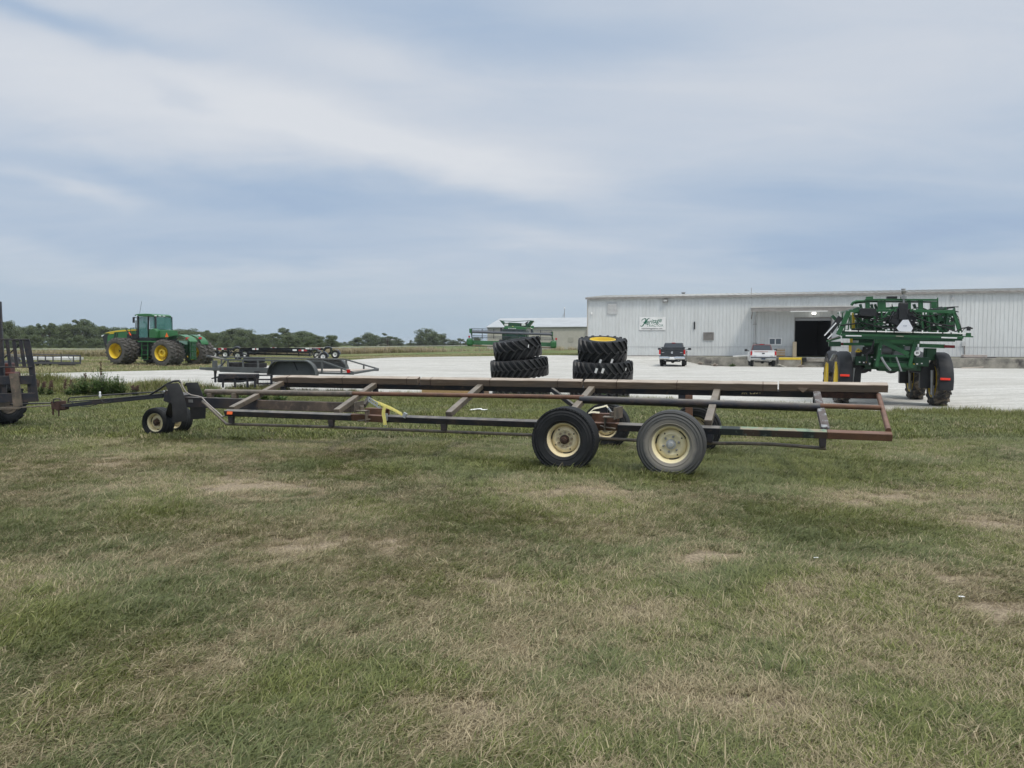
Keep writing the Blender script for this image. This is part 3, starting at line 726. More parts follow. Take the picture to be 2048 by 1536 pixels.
# timbers bolted on the far rail
def wdl(px): return (px, 757.4+17.8*(px-548)/1227)
for i, (a, b, dy, lab) in enumerate([(548, 838, 0, 'split and rounded timber at the left end'), (842.5, 1165, .6, None), (1169.5, 1555, 1.0, None), (1558, 1775, .2, 'straight timber at the right end standing a little proud')]):
    p, q = T.y(a, wdl(a)[1]+dy, 1.47), T.y(b, wdl(b)[1]+dy, 1.47)
    m = MB(); rng = random.Random(i+3); n = 16; V = []; F = []
    d = (q-p).normalized(); up = Vector(TUP); sd = d.cross(up)
    for k in range(n+1):
        c = p.lerp(q, k/n); tp = .052+rng.uniform(-.002, .002); bt = .050+rng.uniform(-.002, .002); sf = rng.uniform(-.003, .003)
        if i == 0 and k < 2: tp -= (.022, .008)[k]; bt -= (.014, .004)[k]
        if i == 0 and 3 < k < 7: tp -= .012*rng.random()
        V += [c+sd*(.055+sf)-up*bt, c+sd*(.055+sf)+up*(tp-.006), c+sd*(.048+sf)+up*tp, c-sd*.062+up*tp, c-sd*.062-up*bt]
    for k in range(n): F += [(k*5+j, k*5+(j+1) % 5, (k+1)*5+(j+1) % 5, (k+1)*5+j) for j in range(5)]
    F += [(0, 1, 2, 3, 4), tuple(n*5+j for j in (4, 3, 2, 1, 0))]
    m.add(V, F); tb = m.build('timber', MAT['wood'], tr, label=lab)
    # saw cuts and steel bands round the timber
    fr_ = {0: (.11, .5, .93), 1: (.07, .45, .86), 2: (.18, .50, .93), 3: ()}[i]
    for s in fr_:
        c = p.lerp(q, s); cr_ = MB(); cr_.bar(c-up*.0535, c+up*.0535, .008, .118, up=(0, 1, 0)); cr_.build('band', MAT['rust_dark'], tb)
m = MB(); c = T.y(1606, 779, 1.40); m.prism([c+Vector((-.075, 0, .02)), c+Vector((.075, 0, .02)), c+Vector((0, 0, -.045))], (0, .06, 0)); m.build('wood_wedge', MAT['wood'], tr)
# cross members between the rails
CM = [((463, 818), (564, 766), 'worn_steel'), ((673, 823.5), (749, 770), 'worn_steel'), ((897, 829), (961, 773), 'worn_steel'), ((1133, 838), (1184, 777), 'worn_steel'), ((1416, 846), (1434, 783), 'worn_steel'), ((1651, 860), (1633, 787), 'peeling')]
for a, b, mt in CM:
    p, q = T.y(*a, .06), T.y(*b, 1.44); m = MB(); m.bar(p, q, .095, .078, TUP); m.build('cross_member', MAT[mt], tr, bevel=.008)
    m = MB(); m.box(q+Vector((.0, .03, -.11)), (.085, .05, .10)); m.build('rail_stub', MAT['black_steel'], tr, bevel=.004)
m = MB(); m.tube([T.y(1777, 861, .03), T.y(1757, 790, 1.46)], .032, 12); m.build('end_pipe', MAT['rust'], tr, smooth=40)
# lengthwise pipe under the deck
for a, b, r_, mt in [((412, 783.5), (706, 788), .046, 'worn_steel'), ((706, 787), (1168, 794.8), .032, 'rust'), ((1160, 799), (1640, 815), .055, 'black_steel'), ((1640, 811.5), (1762, 815.5), .032, 'rust')]:
    m = MB(); m.tube([T.y(*a, .76), T.y(*b, .76)], r_, 16); m.build('centre_pipe', MAT[mt], tr, smooth=40)
# front spine and pads
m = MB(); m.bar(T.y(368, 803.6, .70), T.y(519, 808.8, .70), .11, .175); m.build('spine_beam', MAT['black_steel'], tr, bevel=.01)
m = MB(); m.bar(T.y(519, 809.3, .70), T.y(705, 815, .70), .10, .155); m.build('spine_beam', MAT['spine_brown'], tr, bevel=.01)
m = MB(); m.bar(T.y(338, 790, .70), T.y(372, 801, .70), .22, .20); m.build('front_post', MAT['black_steel'], tr, bevel=.01)
for px in (421, 470):
    m = MB(); m.box(T.y(px, 791, .74), (.075, .10, .075)); m.build('pipe_saddle', MAT['worn_steel'], tr, bevel=.004)
for a, b in (((740, 792), (728, 812)), ((1104, 779), (1147, 812))):
    m = MB(); m.bar(T.y(*a, 1.35), T.y(*b, 1.0), .05, .06); m.build('diagonal_brace', MAT['black_steel'], tr, bevel=.004)
# pipe run below the near rail with its drop brackets and the riser at the left
pts = [T.y(*p, w) for p, w in [((405, 803), .55), ((412, 809), .42), ((453, 848), .04), ((660, 854), .03), ((885, 863), .03), ((1065, 870), .03), ((1270, 880.5), .03), ((1400, 886.5), .03), ((1480, 886.5), .03), ((1546, 888.5), .03), ((1600, 892.5), .03), ((1652, 897), .03)]]
m = MB(); m.tube(pts, .021, 10); m.build('lower_pipe', MAT['worn_steel'], tr, smooth=40)
for px in (463, 663, 888, 1420, 1645):
    y = nr(px)[1]; yb = {463: 846, 663: 853, 888: 861, 1420: 884, 1645: 893}[px]
    m = MB(); a = T.y(px, y+7, .0); b = T.y(px, yb, .0); m.bar(a, b, .085, .07, up=(0, 1, 0), w2=.07, h2=.06); m.build('drop_bracket', MAT['black_steel'], tr, bevel=.004)
# strap winch and stake brackets beside the near rail
def stake(px, py, flip):
    c = T.y(px, py, -.02); s = -1 if flip else 1; m = MB()
    m.box(c+Vector((0, .20, .045)), (.34, .12, .02)); m.box(c+Vector((0, .14, .0)), (.34, .02, .11)); m.box(c+Vector((0, .26, .0)), (.34, .02, .11))
    m.build('winch_channel', MAT['rust'], tr, bevel=.003)
    m = MB(); m.box(c+Vector((-s*.20, .02, .085)), (.014, .34, .15), Matrix.Rotation(R(8*s), 3, 'Z')); m.build('stake_plate', MAT['worn_steel'], tr, bevel=.002)
    m = MB(); m.box(c+Vector((-s*.11, -.06, .035)), (.17, .13, .016)); m.tube([c+Vector((-s*.13, -.02, .035)), c+Vector((-s*.13, -.02, .10))], .035, 14)
    m.box(c+Vector((-s*.04, -.02, -.05)), (.012, .12, .17)); m.tube([c+Vector((-s*.18, -.05, -.115)), c+Vector((-s*.04, -.05, -.10)), c+Vector((s*.02, -.05, -.085))], .012, 8)
    m.build('stake_bracket', MAT['worn_steel'], tr, bevel=.002, smooth=40)
stake(741, 826, False); stake(1205, 838, True)
m = MB(); c = T.y(772, 834, -.06); m.box(c, (.05, .02, .10)); m.tube([c+Vector((0, -.02, .02)), c+Vector((0, -.02, -.13))], .012, 8); m.build('strap_anchor', MAT['zinc'], tr)
# wheels
def hubloc(px, py, w): return T.y(px, py, w)
implement_wheel(tr, hubloc(1131, 878, -.27), .415, .30, .215, (MAT['rubber'], MAT['cream']), 9, True, label='black tyre on a chipped cream rim').name = 'wheel'
implement_wheel(tr, hubloc(1343, 887.5, -.27), .412, .28, .225, (MAT['dusty_tyre'], MAT['cream_new']), 6, False, label='grey dusty tyre on a cream rim', cap='zinc').name = 'wheel'
implement_wheel(tr, hubloc(1213, 851, 2.1), .365, .26, .19, (MAT['rubber'], MAT['cream']), 8, False).name = 'wheel'
implement_wheel(tr, hubloc(1392, 858, 2.1), .375, .26, .19, (MAT['rubber'], MAT['cream']), 8, False).name = 'wheel'
for px, py, q, r_ in ((1131, 878, 1213, 851), (1343, 887.5, 1392, 858)):
    m = MB(); m.bar(hubloc(px, py, -.12), hubloc(q, r_, 1.95), .07, .07); m.build('axle', MAT['black_steel'], tr, bevel=.006)
m = MB(); m.bar(T.y(1378, 790, 1.45), T.y(1378, 862, 1.42), .10, .05, up=(0, 1, 0)); m.build('axle_post', MAT['rust'], tr, bevel=.004)
m = MB(); m.bar(T.y(1364, 784, 1.5), T.y(1364, 815, 1.5), .10, .06, up=(0, 1, 0)); m.build('axle_post', MAT['black_steel'], tr); m = MB(); m.bar(T.y(1205, 790, 1.5), T.y(1207, 845, 1.5), .14, .06, up=(0, 1, 0)); m.build('axle_post', MAT['black_steel'], tr, bevel=.004)
m = MB(); m.box(T.y(1413, 874, .06), (.16, .03, .17)); m.build('lamp_plate', MAT['black_steel'], tr)
m = MB(); m.lathe([(.001, -.02), (.045, -.016), (.05, .02)], T.y(1408, 861, .03), n=18); m.build('tail_lamp', MAT['dark_red'], tr, smooth=40)
m = MB(); m.box(T.y(459.5, 825.6, -.058), (.098, .006, .050), Matrix.Rotation(R(-16), 3, 'X')); m.build('side_reflector', MAT['orange'], tr)
m = MB(); m.box(T.y(381.5, 802, .64), (.09, .004, .05)); m.build('maker_plate', MAT['steel_bare'], tr)
# faint stencil on the far rail (backwards, as on the reused steel)
tm = text_mesh('Y0E3 9R', .082, .0006); M_ = Matrix.Translation(T.y(1503, 784.6, 1.452)) @ Matrix.Rotation(R(-3), 4, 'Y') @ Matrix.Rotation(R(-16), 4, 'X') @ Matrix.Diagonal((-.95, 1, 1, 1))
xform(tm, M_).build('stencil_mark', pmat('faded_stencil_paint', (.42, .35, .17), (.16, .13, .08), 40, .8), tr)
# dolly
DW = R(34)
def dolly(px, py, Y, nm, lab=None):
    p = T.I @ atY(px, py, Y); o = implement_wheel(tr, p, .262, .24, .160, (MAT['rubber'], MAT['cream_new']), 5, False, yaw=R(5.1), label=lab, holes=0); o.name = nm; return p
pa = dolly(317, 844, 13.1, 'wheel'); pb = dolly(354.5, 838, 13.6, 'wheel')
m = MB(); m.bar(pa, pb, .06, .06); mid = (pa+pb)/2; m.bar(mid, T.y(348, 800, .70), .12, .12, up=(1, 0, 0)); m.build('dolly_fork', MAT['black_steel'], tr, bevel=.006)
def flap(px_pts_l, px_pts_r, w, wr, nm='mud_flap'):
    V = []; n = len(px_pts_l)
    L = [T.y(*p, w) for p in px_pts_l]; Q = [T.y(*p, wr) for p in px_pts_r]
    m = MB(); 
    for i in range(n): V += [L[i], Q[i]]
    off = Vector((.004, .012, 0)); V2 = [v+off for v in V]; k = len(V)
    F = [(2*i, 2*i+1, 2*i+3, 2*i+2) for i in range(n-1)]; F += [(a+k, b_+k, c_+k, d_+k) for a, b_, c_, d_ in F]
    F += [(2*i, 2*i+2, 2*i+2+k, 2*i+k) for i in range(n-1)]+[(2*i+1, 2*i+1+k, 2*i+3+k, 2*i+3) for i in range(n-1)]+[(0, k, k+1, 1), (2*n-2, 2*n-1, 2*n-1+k, 2*n-2+k)]
    m.add(V+V2, F); m.build(nm, MAT['rubber'], tr, smooth=50)
flap([(329, 768), (334, 777), (338.5, 788), (342, 800), (344, 812), (345, 828), (344.5, 845.5)], [(355, 766), (361, 775), (365, 786), (368.5, 798), (371.5, 811), (373, 826), (373, 842)], .33, .42)
flap([(367.5, 773), (371.5, 765.5), (374, 775), (377, 790), (379, 806), (380, 822), (382, 839)], [(388, 765), (394, 765), (399, 775), (403.5, 787), (408, 800), (410.5, 817), (410, 837)], 1.12, 1.2)
m = MB(); m.tube([T.y(357, 790, .42), T.y(372, 791, 1.12)], .03, 10); m.tube([T.y(344, 770, .4), T.y(362, 788, .62)], .012, 8); m.build('flap_arm', MAT['black_steel'], tr, smooth=40)
# tongue and hitch
m = MB(); m.bar(T.y(104+22, 812, .70), T.y(328, 790.5, .70), .085, .062, h2=.085); m.build('tongue', MAT['black_steel'], tr, bevel=.006)
m = MB(); m.tube([T.y(x, y, .66) for x, y in ((136, 806), (137, 798), (140, 795.5), (190, 791.5), (250, 787.5), (328, 783))], .011, 8); m.tube([T.y(136, 804, .66), T.y(230, 797, .66), T.y(325, 788, .66)], .011, 8); m.build('tongue_rod', MAT['black_steel'], tr, smooth=40)
m = MB(); m.lathe([(.001, -.03), (.028, -.025), (.032, .02)], T.y(327.5, 784.5, .62), n=12); m.build('pivot_bolt', MAT['steel_bare'], tr, smooth=40)
m = MB(); c = T.y(114, 812, .70)
m.box(c, (.13, .13, .12)); m.box(c+Vector((.10, 0, .01)), (.07, .16, .17)); m.box(c+Vector((.02, -.05, .06)), (.20, .02, .05)); m.box(c+Vector((.17, 0, -.03)), (.14, .10, .05)); m.tube([c+Vector((-.05, -.04, .05)), c+Vector((-.05, -.04, -.16))], .016, 8); m.tube([c+Vector((.11, -.06, .1)), c+Vector((.11, -.06, -.18))], .014, 8)
m.build('hitch_coupler', MAT['rust_dark'], tr, bevel=.006)
m = MB(); m.tube([T.y(x, y, .62) for x, y in ((107, 806), (107, 799), (113, 797.5), (119, 797.5), (121, 801))], .012, 8); m.build('hitch_pin', MAT['black_steel'], tr)
m = MB(); m.tube([T.y(*p, .62) for p in ((140, 802), (150, 809), (165, 812.5), (180, 812.5), (193, 809), (200, 803))], .007, 6); m.tube([T.y(*p, .62) for p in ((202, 799), (206, 804), (214, 806), (222, 802))], .007, 6); m.build('wire_loop', MAT['black_plastic'], tr, smooth=40)
m = MB(); c = T.y(200, 789.5, .60); m.lathe([(.004, -.055), (.018, -.045), (.024, -.01), (.012, .02), (.020, .045), (.004, .06)], c, 'Z', 7); m.build('plastic_wrap', MAT['clear_lens'], tr, smooth=60)
m = MB(); m.tube([T.y(*p, w) for p, w in (((301, 789), .6), ((318, 779), .5), ((335, 767.5), .45), ((347, 762.5), .5), ((358, 761.5), .5), ((362, 766), .5))], .017, 8); m.build('black_hose', MAT['black_plastic'], tr, smooth=50)
m = MB(); m.tube([T.y(*p, w) for p, w in (((360, 761), .5), ((366, 775), .5), ((372, 784.5), .52), ((382, 790), .55), ((396, 792.5), .55), ((404, 795), .52), ((412, 804), .45), ((424, 815), .34), ((437, 826), .22), ((445, 834), .12), ((451, 831), .06))], .012, 8); m.build('grey_conduit', MAT['grey_hose'], tr, smooth=50)

# straps lying on the trailer, each a thing of its own
m_root = thing('ratchet_strap', 'yellow webbing ratchet strap with metal buckle, hung over the near rail', 'strap', frame=FT)
def web(pts, wv, th=.004):
    m = MB(); V = []
    for p in pts: V += [p-wv, p+wv]
    V2 = [v+Vector((0, .004, th)) for v in V]; k = len(V); n = len(pts)
    F = [(2*i, 2*i+1, 2*i+3, 2*i+2) for i in range(n-1)]; F += [(a+k, b+k, c+k, d+k) for a, b, c, d in F]
    F += [(2*i, 2*i+2, 2*i+2+k, 2*i+k) for i in range(n-1)]+[(2*i+1, 2*i+1+k, 2*i+3+k, 2*i+3) for i in range(n-1)]
    m.add(V+V2, F); return m
web([T.y(*p, -.09) for p in ((761, 808), (770, 812), (782, 817), (795, 824), (805, 830))], Vector((-.012, 0, .026))).build('webbing', MAT['strap'], m_root, smooth=50)
web([T.y(*p, -.10) for p in ((769, 815), (767, 822), (766.8, 830), (769, 840), (770, 850))], Vector((.026, 0, 0))).build('webbing', MAT['strap'], m_root, smooth=50)
web([T.y(*p, -.08) for p in ((741, 799), (749, 803), (756, 806.5), (763, 808.5))], Vector((-.016, 0, .024))).build('webbing', MAT['strap'], m_root, smooth=50)
m = MB(); c = T.y(809.5, 830.5, -.10); m.box(c, (.055, .03, .075), Matrix.Rotation(R(28), 3, 'Y')); m.build('buckle', MAT['zinc'], m_root, bevel=.004)
m = MB(); a, b = T.y(737, 798.5, -.09), T.y(760, 813, -.07); m.bar(a+Vector((0, 0, .025)), b+Vector((.015, 0, .02)), .012, .02); m.bar(a-Vector((0, 0, .02)), b-Vector((.01, 0, .02)), .012, .02)
for i in range(5): q = a.lerp(b, i/4); m.bar(q+Vector((0, 0, .03)), q-Vector((0, 0, .03)), .012, .012, up=(0, 1, 0))
m.build('ratchet_handle', MAT['zinc'], m_root)
s2 = thing('ratchet_strap', 'frayed pale strap bundled on the bracket behind the black front wheel', 'strap', frame=FT)
web([T.y(*p, .10) for p in ((1179, 825), (1188, 817.5), (1197, 815.5), (1206, 813.5), (1213, 811.5), (1216, 816), (1222, 824.5))], Vector((.0, .02, .008))).build('webbing', MAT['cloth'], s2, smooth=60)
web([T.y(*p, .06) for p in ((1177, 826), (1187, 824.2), (1199, 825.5))], Vector((.0, .018, .007))).build('webbing', MAT['cloth'], s2, smooth=60)
m = MB(); m.bar(T.y(1216, 815, .07), T.y(1223.5, 825, .07), .04, .012); m.build('buckle', MAT['zinc'], s2)

# litter
def litter(px, py, label, s, nm='litter', seed=1):
    p = on_ground(px, py); rng = random.Random(seed); m = MB(); n = 6
    V = [(p.x+(i/n-.5)*s*1.5+rng.uniform(-.2, .2)*s, p.y+(j/n-.5)*s*.8, p.z+.03+s*(.08+.14*rng.random()*(1-abs(i/n-.5)*1.5))) for j in range(n+1) for i in range(n+1)]
    m.add(V, [(j*(n+1)+i, j*(n+1)+i+1, (j+1)*(n+1)+i+1, (j+1)*(n+1)+i) for j in range(n) for i in range(n)])
    o = m.build(nm, MAT['white_paint']); md = o.modifiers.new('thickness', 'SOLIDIFY'); md.thickness = .002; tag(o, label, 'litter'); return o
litter(957, 823.5, 'crumpled white plastic bag in the grass behind the trailer', .24, 'plastic_bag', 4)
litter(1923, 1203, 'white paper scrap lying on the lawn at the right', .022, 'paper_scrap', 5)
litter(1632, 1124, 'tiny white scrap beside the bare patch of lawn', .02, 'paper_scrap', 6)

# ------------------------------------------------------------------ forklift at the left edge
pf0 = atY(-46, 830, 13.9); FK = Frame((pf0.x, pf0.y, 0.0), R(22)); K = FK
fk = thing('forklift', 'black rough-terrain forklift with slatted load backrest, cut off by the left edge', 'forklift', frame=FK)
def kp(px, py, w=0.0): return K.y(px, py, w)
def kbar(name, a, b, wd, hd, w=0.0, mat='black_steel', up=(0, 1, 0)):
    m = MB(); m.bar(kp(*a, w), kp(*b, w), wd, hd, up); return m.build(name, MAT[mat], fk, bevel=.004)
for a, b, wd in (((-26, 679), (-18, 733), .07), ((1, 681), (5, 735), .07), ((14, 681), (20.5, 734), .055), ((27.5, 681), (34, 733), .055), ((41, 681), (49, 733), .06), ((53, 681), (63, 735), .11), ((63, 733), (71.5, 803), .10)):
    kbar('backrest_slat', a, b, wd, .035)
kbar('backrest_top_rail', (-60, 679), (59, 679.5), .03, .05); kbar('backrest_middle_rail', (-60, 735), (64.5, 734), .025, .035, -.03)
kbar('carriage_plate', (-70, 762), (67, 759.5), .165, .05); kbar('carriage_plate', (-70, 798), (71, 794.5), .17, .05)
kbar('carriage_upright', (28, 747), (36, 812), .15, .06, -.05, 'worn_steel'); kbar('carriage_upright', (58, 762), (60, 794), .06, .05, .04)
kbar('carriage_upright', (8, 762), (10, 800), .08, .05, .04)
kbar('diagonal_rod', (46, 684), (8, 716), .022, .022, .12)
m = MB(); m.bar(kp(-28, 603, .35), kp(-12, 795, .28), .12, .14, up=(0, 1, 0)); m.bar(kp(-3.5, 603, .32), kp(6, 800, .25), .09, .12, up=(0, 1, 0)); m.build('mast', MAT['black_steel'], fk, bevel=.006)
m = MB(); a = kp(-60, 819, -.06); m.bar(a, kp(40, 815.5, -.06), .10, .045); m.bar(kp(40, 815, -.06), kp(101, 811, -.06), .09, .018); m.build('fork', MAT['worn_steel'], fk, bevel=.003)
m = MB(); m.bar(kp(20, 808.5, .25), kp(104, 806, .25), .09, .022); m.build('fork', MAT['black_steel'], fk, bevel=.003)
m = MB(); m.box(kp(18, 757, .75), (.30, .5, .26)); m.box(kp(16, 736, .8), (.16, .4, .20)); m.build('body', MAT['orange_body'], fk, bevel=.02)
m = MB(); m.box(kp(-60, 757, 1.2), (1.2, 1.1, .7)); m.box(kp(-80, 700, 1.4), (1.0, 1.1, .9)); m.build('body', MAT['black_plastic'], fk, bevel=.03)
for (px, py, w, rr) in ((8, 806, .55, .42),):
    ag_tyre(rr, .34, .22, 16, .035, parent=fk, M=Matrix.Translation(kp(px, py, w)) @ Matrix.Rotation(R(55), 4, 'Z'), name='wheel', mats=[MAT['rubber'], MAT['rubber']], lug_w=.05)
m = MB(); m.lathe([(.21, -.12), (.20, -.05), (.10, -.04), (.001, -.04)], (0, 0, 0), n=24); xform(m, Matrix.Translation(kp(8, 806, .55)) @ Matrix.Rotation(R(55), 4, 'Z')); m.build('rim', MAT['worn_steel'], fk, smooth=40)
m = MB(); m.bar(kp(-60, 812, .55), kp(10, 808, .55), .10, .10); m.build('axle', MAT['black_steel'], fk)
# ------------------------------------------------------------------ main building
YB = math.atan2(BU.y, BU.x)
FB = Frame((BL.x, BL.y, 0), YB); B = FB
ZF = .44; ZT = 6.24; LB = 50.0
bld = thing('warehouse', 'long white ribbed metal building with a dark open loading door and a canopy', 'building', frame=FB)
def ub(px): return FB.y(px, 700, 0).x
def ribbed(u0, u1, z0, z1, y=0.0, sp=.333):
    m = MB(); P = []; u = u0
    while u < u1-1e-6:
        for du, dy in ((0, 0), (.135, 0), (.150, -.028), (.183, -.028), (.198, 0)):
            if u+du < u1: P.append((u+du, y+dy))
        u += sp
    P.append((u1, y)); n = len(P)
    m.add([(a, b, z0) for a, b in P]+[(a, b, z1) for a, b in P]+[(u1, y+.12, z0), (u1, y+.12, z1), (u0, y+.12, z0), (u0, y+.12, z1)],
          [(i, i+1, n+i+1, n+i) for i in range(n-1)]+[(2*n+2, 2*n+3, n, 0)[::-1], (n-1, 2*n-1, 2*n+1, 2*n)[::-1]])
    return m
uc0, uc1 = ub(1502), ub(1718); ud0, ud1 = ub(1589), ub(1661); zd = FB.y(1625, 636, 0).z
ribbed(0, uc0, ZF, ZT).build('wall_panel', MAT['wall'], bld)
ribbed(uc0+.02, ud0, ZF, ZT, -.01).build('wall_panel', MAT['wall'], bld)
ribbed(ud0, ud1, zd, ZT, -.01).build('wall_panel', MAT['wall'], bld)
ribbed(ud1, LB, ZF, ZT, -.01).build('wall_panel', MAT['wall'], bld)
m = MB(); m.bb((-.0, .12, ZF), (.12, 24, ZT)); m.build('end_wall', MAT['wall'], bld)
m = MB(); m.bb((LB-.1, .12, ZF), (LB, 24, ZT)); m.build('end_wall', MAT['wall'], bld)
m = MB(); m.bb((0, 24, ZF), (LB, 24.1, ZT)); m.build('back_wall', MAT['wall'], bld)
# roof: low gable with standing ribs
m = MB(); y0 = -.25; yr = 13; zr = ZT+.12+1.02
m.prism([(-.15, y0, ZT+.10), (-.15, yr, zr), (-.15, 26.2, ZT+.10), (-.15, 26.2, ZT+.04), (-.15, yr, zr-.06), (-.15, y0, ZT+.04)], (LB+.3, 0, 0))
rf = m.build('roof', MAT['roof'], bld)
m = MB(); u = 0
while u < LB: m.bar((u, y0, ZT+.115), (u, yr, zr+.015), .05, .045); u += .62
m.build('roof_ribs', MAT['roof'], rf, kind='stuff')
m = MB(); m.bb((-.2, -.34, ZT-.10), (LB, -.24, ZT+.09)); m.build('gutter', MAT['trim'], bld)
m = MB(); m.bb((-.06, -.07, ZF), (.0, .0, ZT-.1)); m.build('corner_trim', pmat('tan_trim', (.36, .33, .28), None), bld)
m = MB(); m.bb((0, -.055, ZF-.0), (ud0, -.03, ZF+.09)); m.bb((ud1, -.055, ZF), (LB, -.03, ZF+.09)); m.build('base_flashing', MAT['trim'], bld)
for a, b in ((ub(1254), ud0), (ud1, LB)):
    zs = FB.y(1400, 693.6, 0).z; m = MB(); m.bb((a, -.045, zs-.012), (b, -.03, zs+.012)); m.build('wall_seam', pmat('seam', (.36, .37, .37), None), bld)
# door opening with dark interior
m = MB(); m.add([(ud0, .1, ZF), (ud1, .1, ZF), (ud1, 9, ZF), (ud0, 9, ZF), (ud0, .1, zd), (ud1, .1, zd), (ud1, 9, zd), (ud0, 9, zd)], [(0, 1, 2, 3), (4, 5, 6, 7), (0, 3, 7, 4), (1, 2, 6, 5), (3, 2, 6, 7)])
m.build('door_bay', MAT['dark_void'], bld)
zl = FB.y(1625, 641.3, 0).z
m = MB(); m.bb((ud0+.02, .02, zl), (ud1-.02, .10, zd-.02)); m.build('rolled_door', pmat('door_bottom', (.30, .31, .32), None), bld)
for u in (ud0-.06, ud1+.0):
    m = MB(); m.bb((u, -.10, ZF), (u+.06, .12, zd+.05)); m.build('door_jamb', MAT['trim'], bld)
m = MB(); m.bb((ud0-.06, -.10, zd+.0), (ud1+.06, -.0, zd+.06)); m.build('door_lintel', MAT['trim'], bld)
# canopy
zc = FB.y(1600, 615.2, -2.2).z; zc2 = FB.y(1600, 622.5, -2.2).z; cx0, cx1 = FB.y(1503, 620, -2.2).x, FB.y(1716, 620, -2.2).x
m = MB(); m.prism([(cx0, -2.2, zc-.02), (cx0, -.035, zc+.22), (cx0, -.035, zc+.14), (cx0, -2.2, zc-.10)], (cx1-cx0, 0, 0)); cp = m.build('canopy', MAT['roof'], bld)
m = MB(); m.bb((cx0-.04, -2.28, zc2+.0), (cx1, -2.2, zc)); m.build('fascia', MAT['trim'], cp)
m = MB(); m.bb((cx0-.04, -2.31, zc+.0), (cx1, -2.2, zc+.05)); m.build('fascia_edge', MAT['roof'], cp)
m = MB(); m.bb((FB.y(1581, 622, -2.3).x, -2.33, zc2-.05), (FB.y(1656, 622, -2.3).x, -2.285, zc2+.02)); m.build('lamp_strip', MAT['white_paint'], cp)
m = MB(); m.bar((cx0+.1, -2.1, zc2-.0), (cx0+.1, -.1, zc2-.55), .08, .1); m.build('canopy_bracket', MAT['trim'], cp)
a = FB.y(1628, 626.5, -.35); m = MB(); m.box(a, (.36, .25, .20)); m.build('flood_lamp', MAT['lamp'], bld, bevel=.05)
m = MB(); m.box(a+Vector((0, .16, -.14)), (.10, .3, .16)); m.build('lamp_bracket', MAT['trim'], bld)
m = MB(); x = ub(1508.5); z1 = FB.y(1508, 625, -.12).z; m.tube([(x+.22, -.5, z1+.08), (x+.18, -.32, z1), (x, -.12, z1-.45), (x, -.12, ZF+.1)], .075, 10); m.build('downspout', MAT['pale_trim'], bld, smooth=40)
m = MB(); m.bb((x-.18, -.06, FB.y(1508, 649, 0).z), (x+.18, -.2, FB.y(1508, 649, 0).z+.05)); m.bb((x-.18, -.06, FB.y(1508, 687, 0).z), (x+.18, -.2, FB.y(1508, 687, 0).z+.05)); m.build('pipe_strap', MAT['trim'], bld, kind='stuff')
# window
p, q = FB.y(1537, 675.5, 0), FB.y(1564, 690.5, 0)
m = MB(); t_ = .11
m.bb((p.x, -.08, q.z), (q.x, -.03, q.z+t_)); m.bb((p.x, -.08, p.z-t_), (q.x, -.03, p.z)); m.bb((p.x, -.08, q.z+t_), (p.x+t_, -.03, p.z-t_)); m.bb((q.x-t_, -.08, q.z+t_), (q.x, -.03, p.z-t_)); xm = (p.x+q.x)/2; m.bb((xm-.05, -.08, q.z+t_), (xm+.05, -.03, p.z-t_))
wf = m.build('window', MAT['white_paint'], bld)
for a_, b_ in ((p.x+t_, xm-.05), (xm+.05, q.x-t_)):
    m = MB(); m.bb((a_, -.055, q.z+t_), (b_, -.04, p.z-t_)); m.build('pane', MAT['tint_glass'], wf)
# louvre, grille, slot, flood box
def louvre(x0, y0, x1, y1, n, frame_m, slat_m, vertical=False):
    p, q = FB.y(x0, y0, 0), FB.y(x1, y1, 0); m = MB(); t_ = .07
    m.bb((p.x, -.09, q.z), (q.x, -.03, q.z+t_)); m.bb((p.x, -.09, p.z-t_), (q.x, -.03, p.z)); m.bb((p.x, -.09, q.z+t_), (p.x+t_, -.03, p.z-t_)); m.bb((q.x-t_, -.09, q.z+t_), (q.x, -.03, p.z-t_))
    m.cur = 0; f = m.build('wall_vent', frame_m, bld)
    m = MB(); m.bb((p.x+t_, -.035, q.z+t_), (q.x-t_, -.031, p.z-t_)); m.build('vent_back', MAT['trim'], f)
    for i in range(n):
        m = MB()
        if vertical:
            x = p.x+t_+(q.x-p.x-2*t_)*(i+.5)/n; m.box((x, -.06, (p.z+q.z)/2), (.03, .03, p.z-q.z-2*t_))
        else:
            z = q.z+t_+(p.z-q.z-2*t_)*(i+.5)/n; m.box(((p.x+q.x)/2, -.06, z), (q.x-p.x-2*t_, .02, .13), Matrix.Rotation(R(28), 3, 'X'))
        m.build('slat', slat_m, f)
louvre(1214.5, 606.5, 1234.5, 628.5, 7, MAT['pale_trim'], MAT['white_paint'])
louvre(1406.5, 664.5, 1427.5, 680.5, 10, MAT['trim'], pmat('brown_slat', (.26, .24, .22), None), True)
p, q = FB.y(1387.7, 643.5, 0), FB.y(1390.3, 658.5, 0); m = MB(); m.bb((p.x, -.12, q.z), (q.x, -.03, p.z)); m.build('wall_handle', MAT['black_plastic'], bld)
p, q = FB.y(1326, 599, 0), FB.y(1336, 604.5, 0); m = MB(); m.prism([(p.x, -.03, p.z), (p.x, -.38, p.z), (p.x, -.30, q.z), (p.x, -.03, q.z)], (q.x-p.x, 0, 0)); lb = m.build('wall_pack_lamp', MAT['trim'], bld); m = MB(); m.bb((p.x+.08, -.395, q.z+.06), (q.x-.08, -.375, p.z-.06)); m.build('lens', MAT['pale_trim'], lb)
for px, py in ((1183.5, 626), ):
    c = FB.y(px, py, -.1); m = MB(); m.box(c, (.12, .12, .16)); m.sphere(c+Vector((0, -.05, -.1)), .07, 8, 5); m.build('camera_dome', MAT['white_paint'], bld)
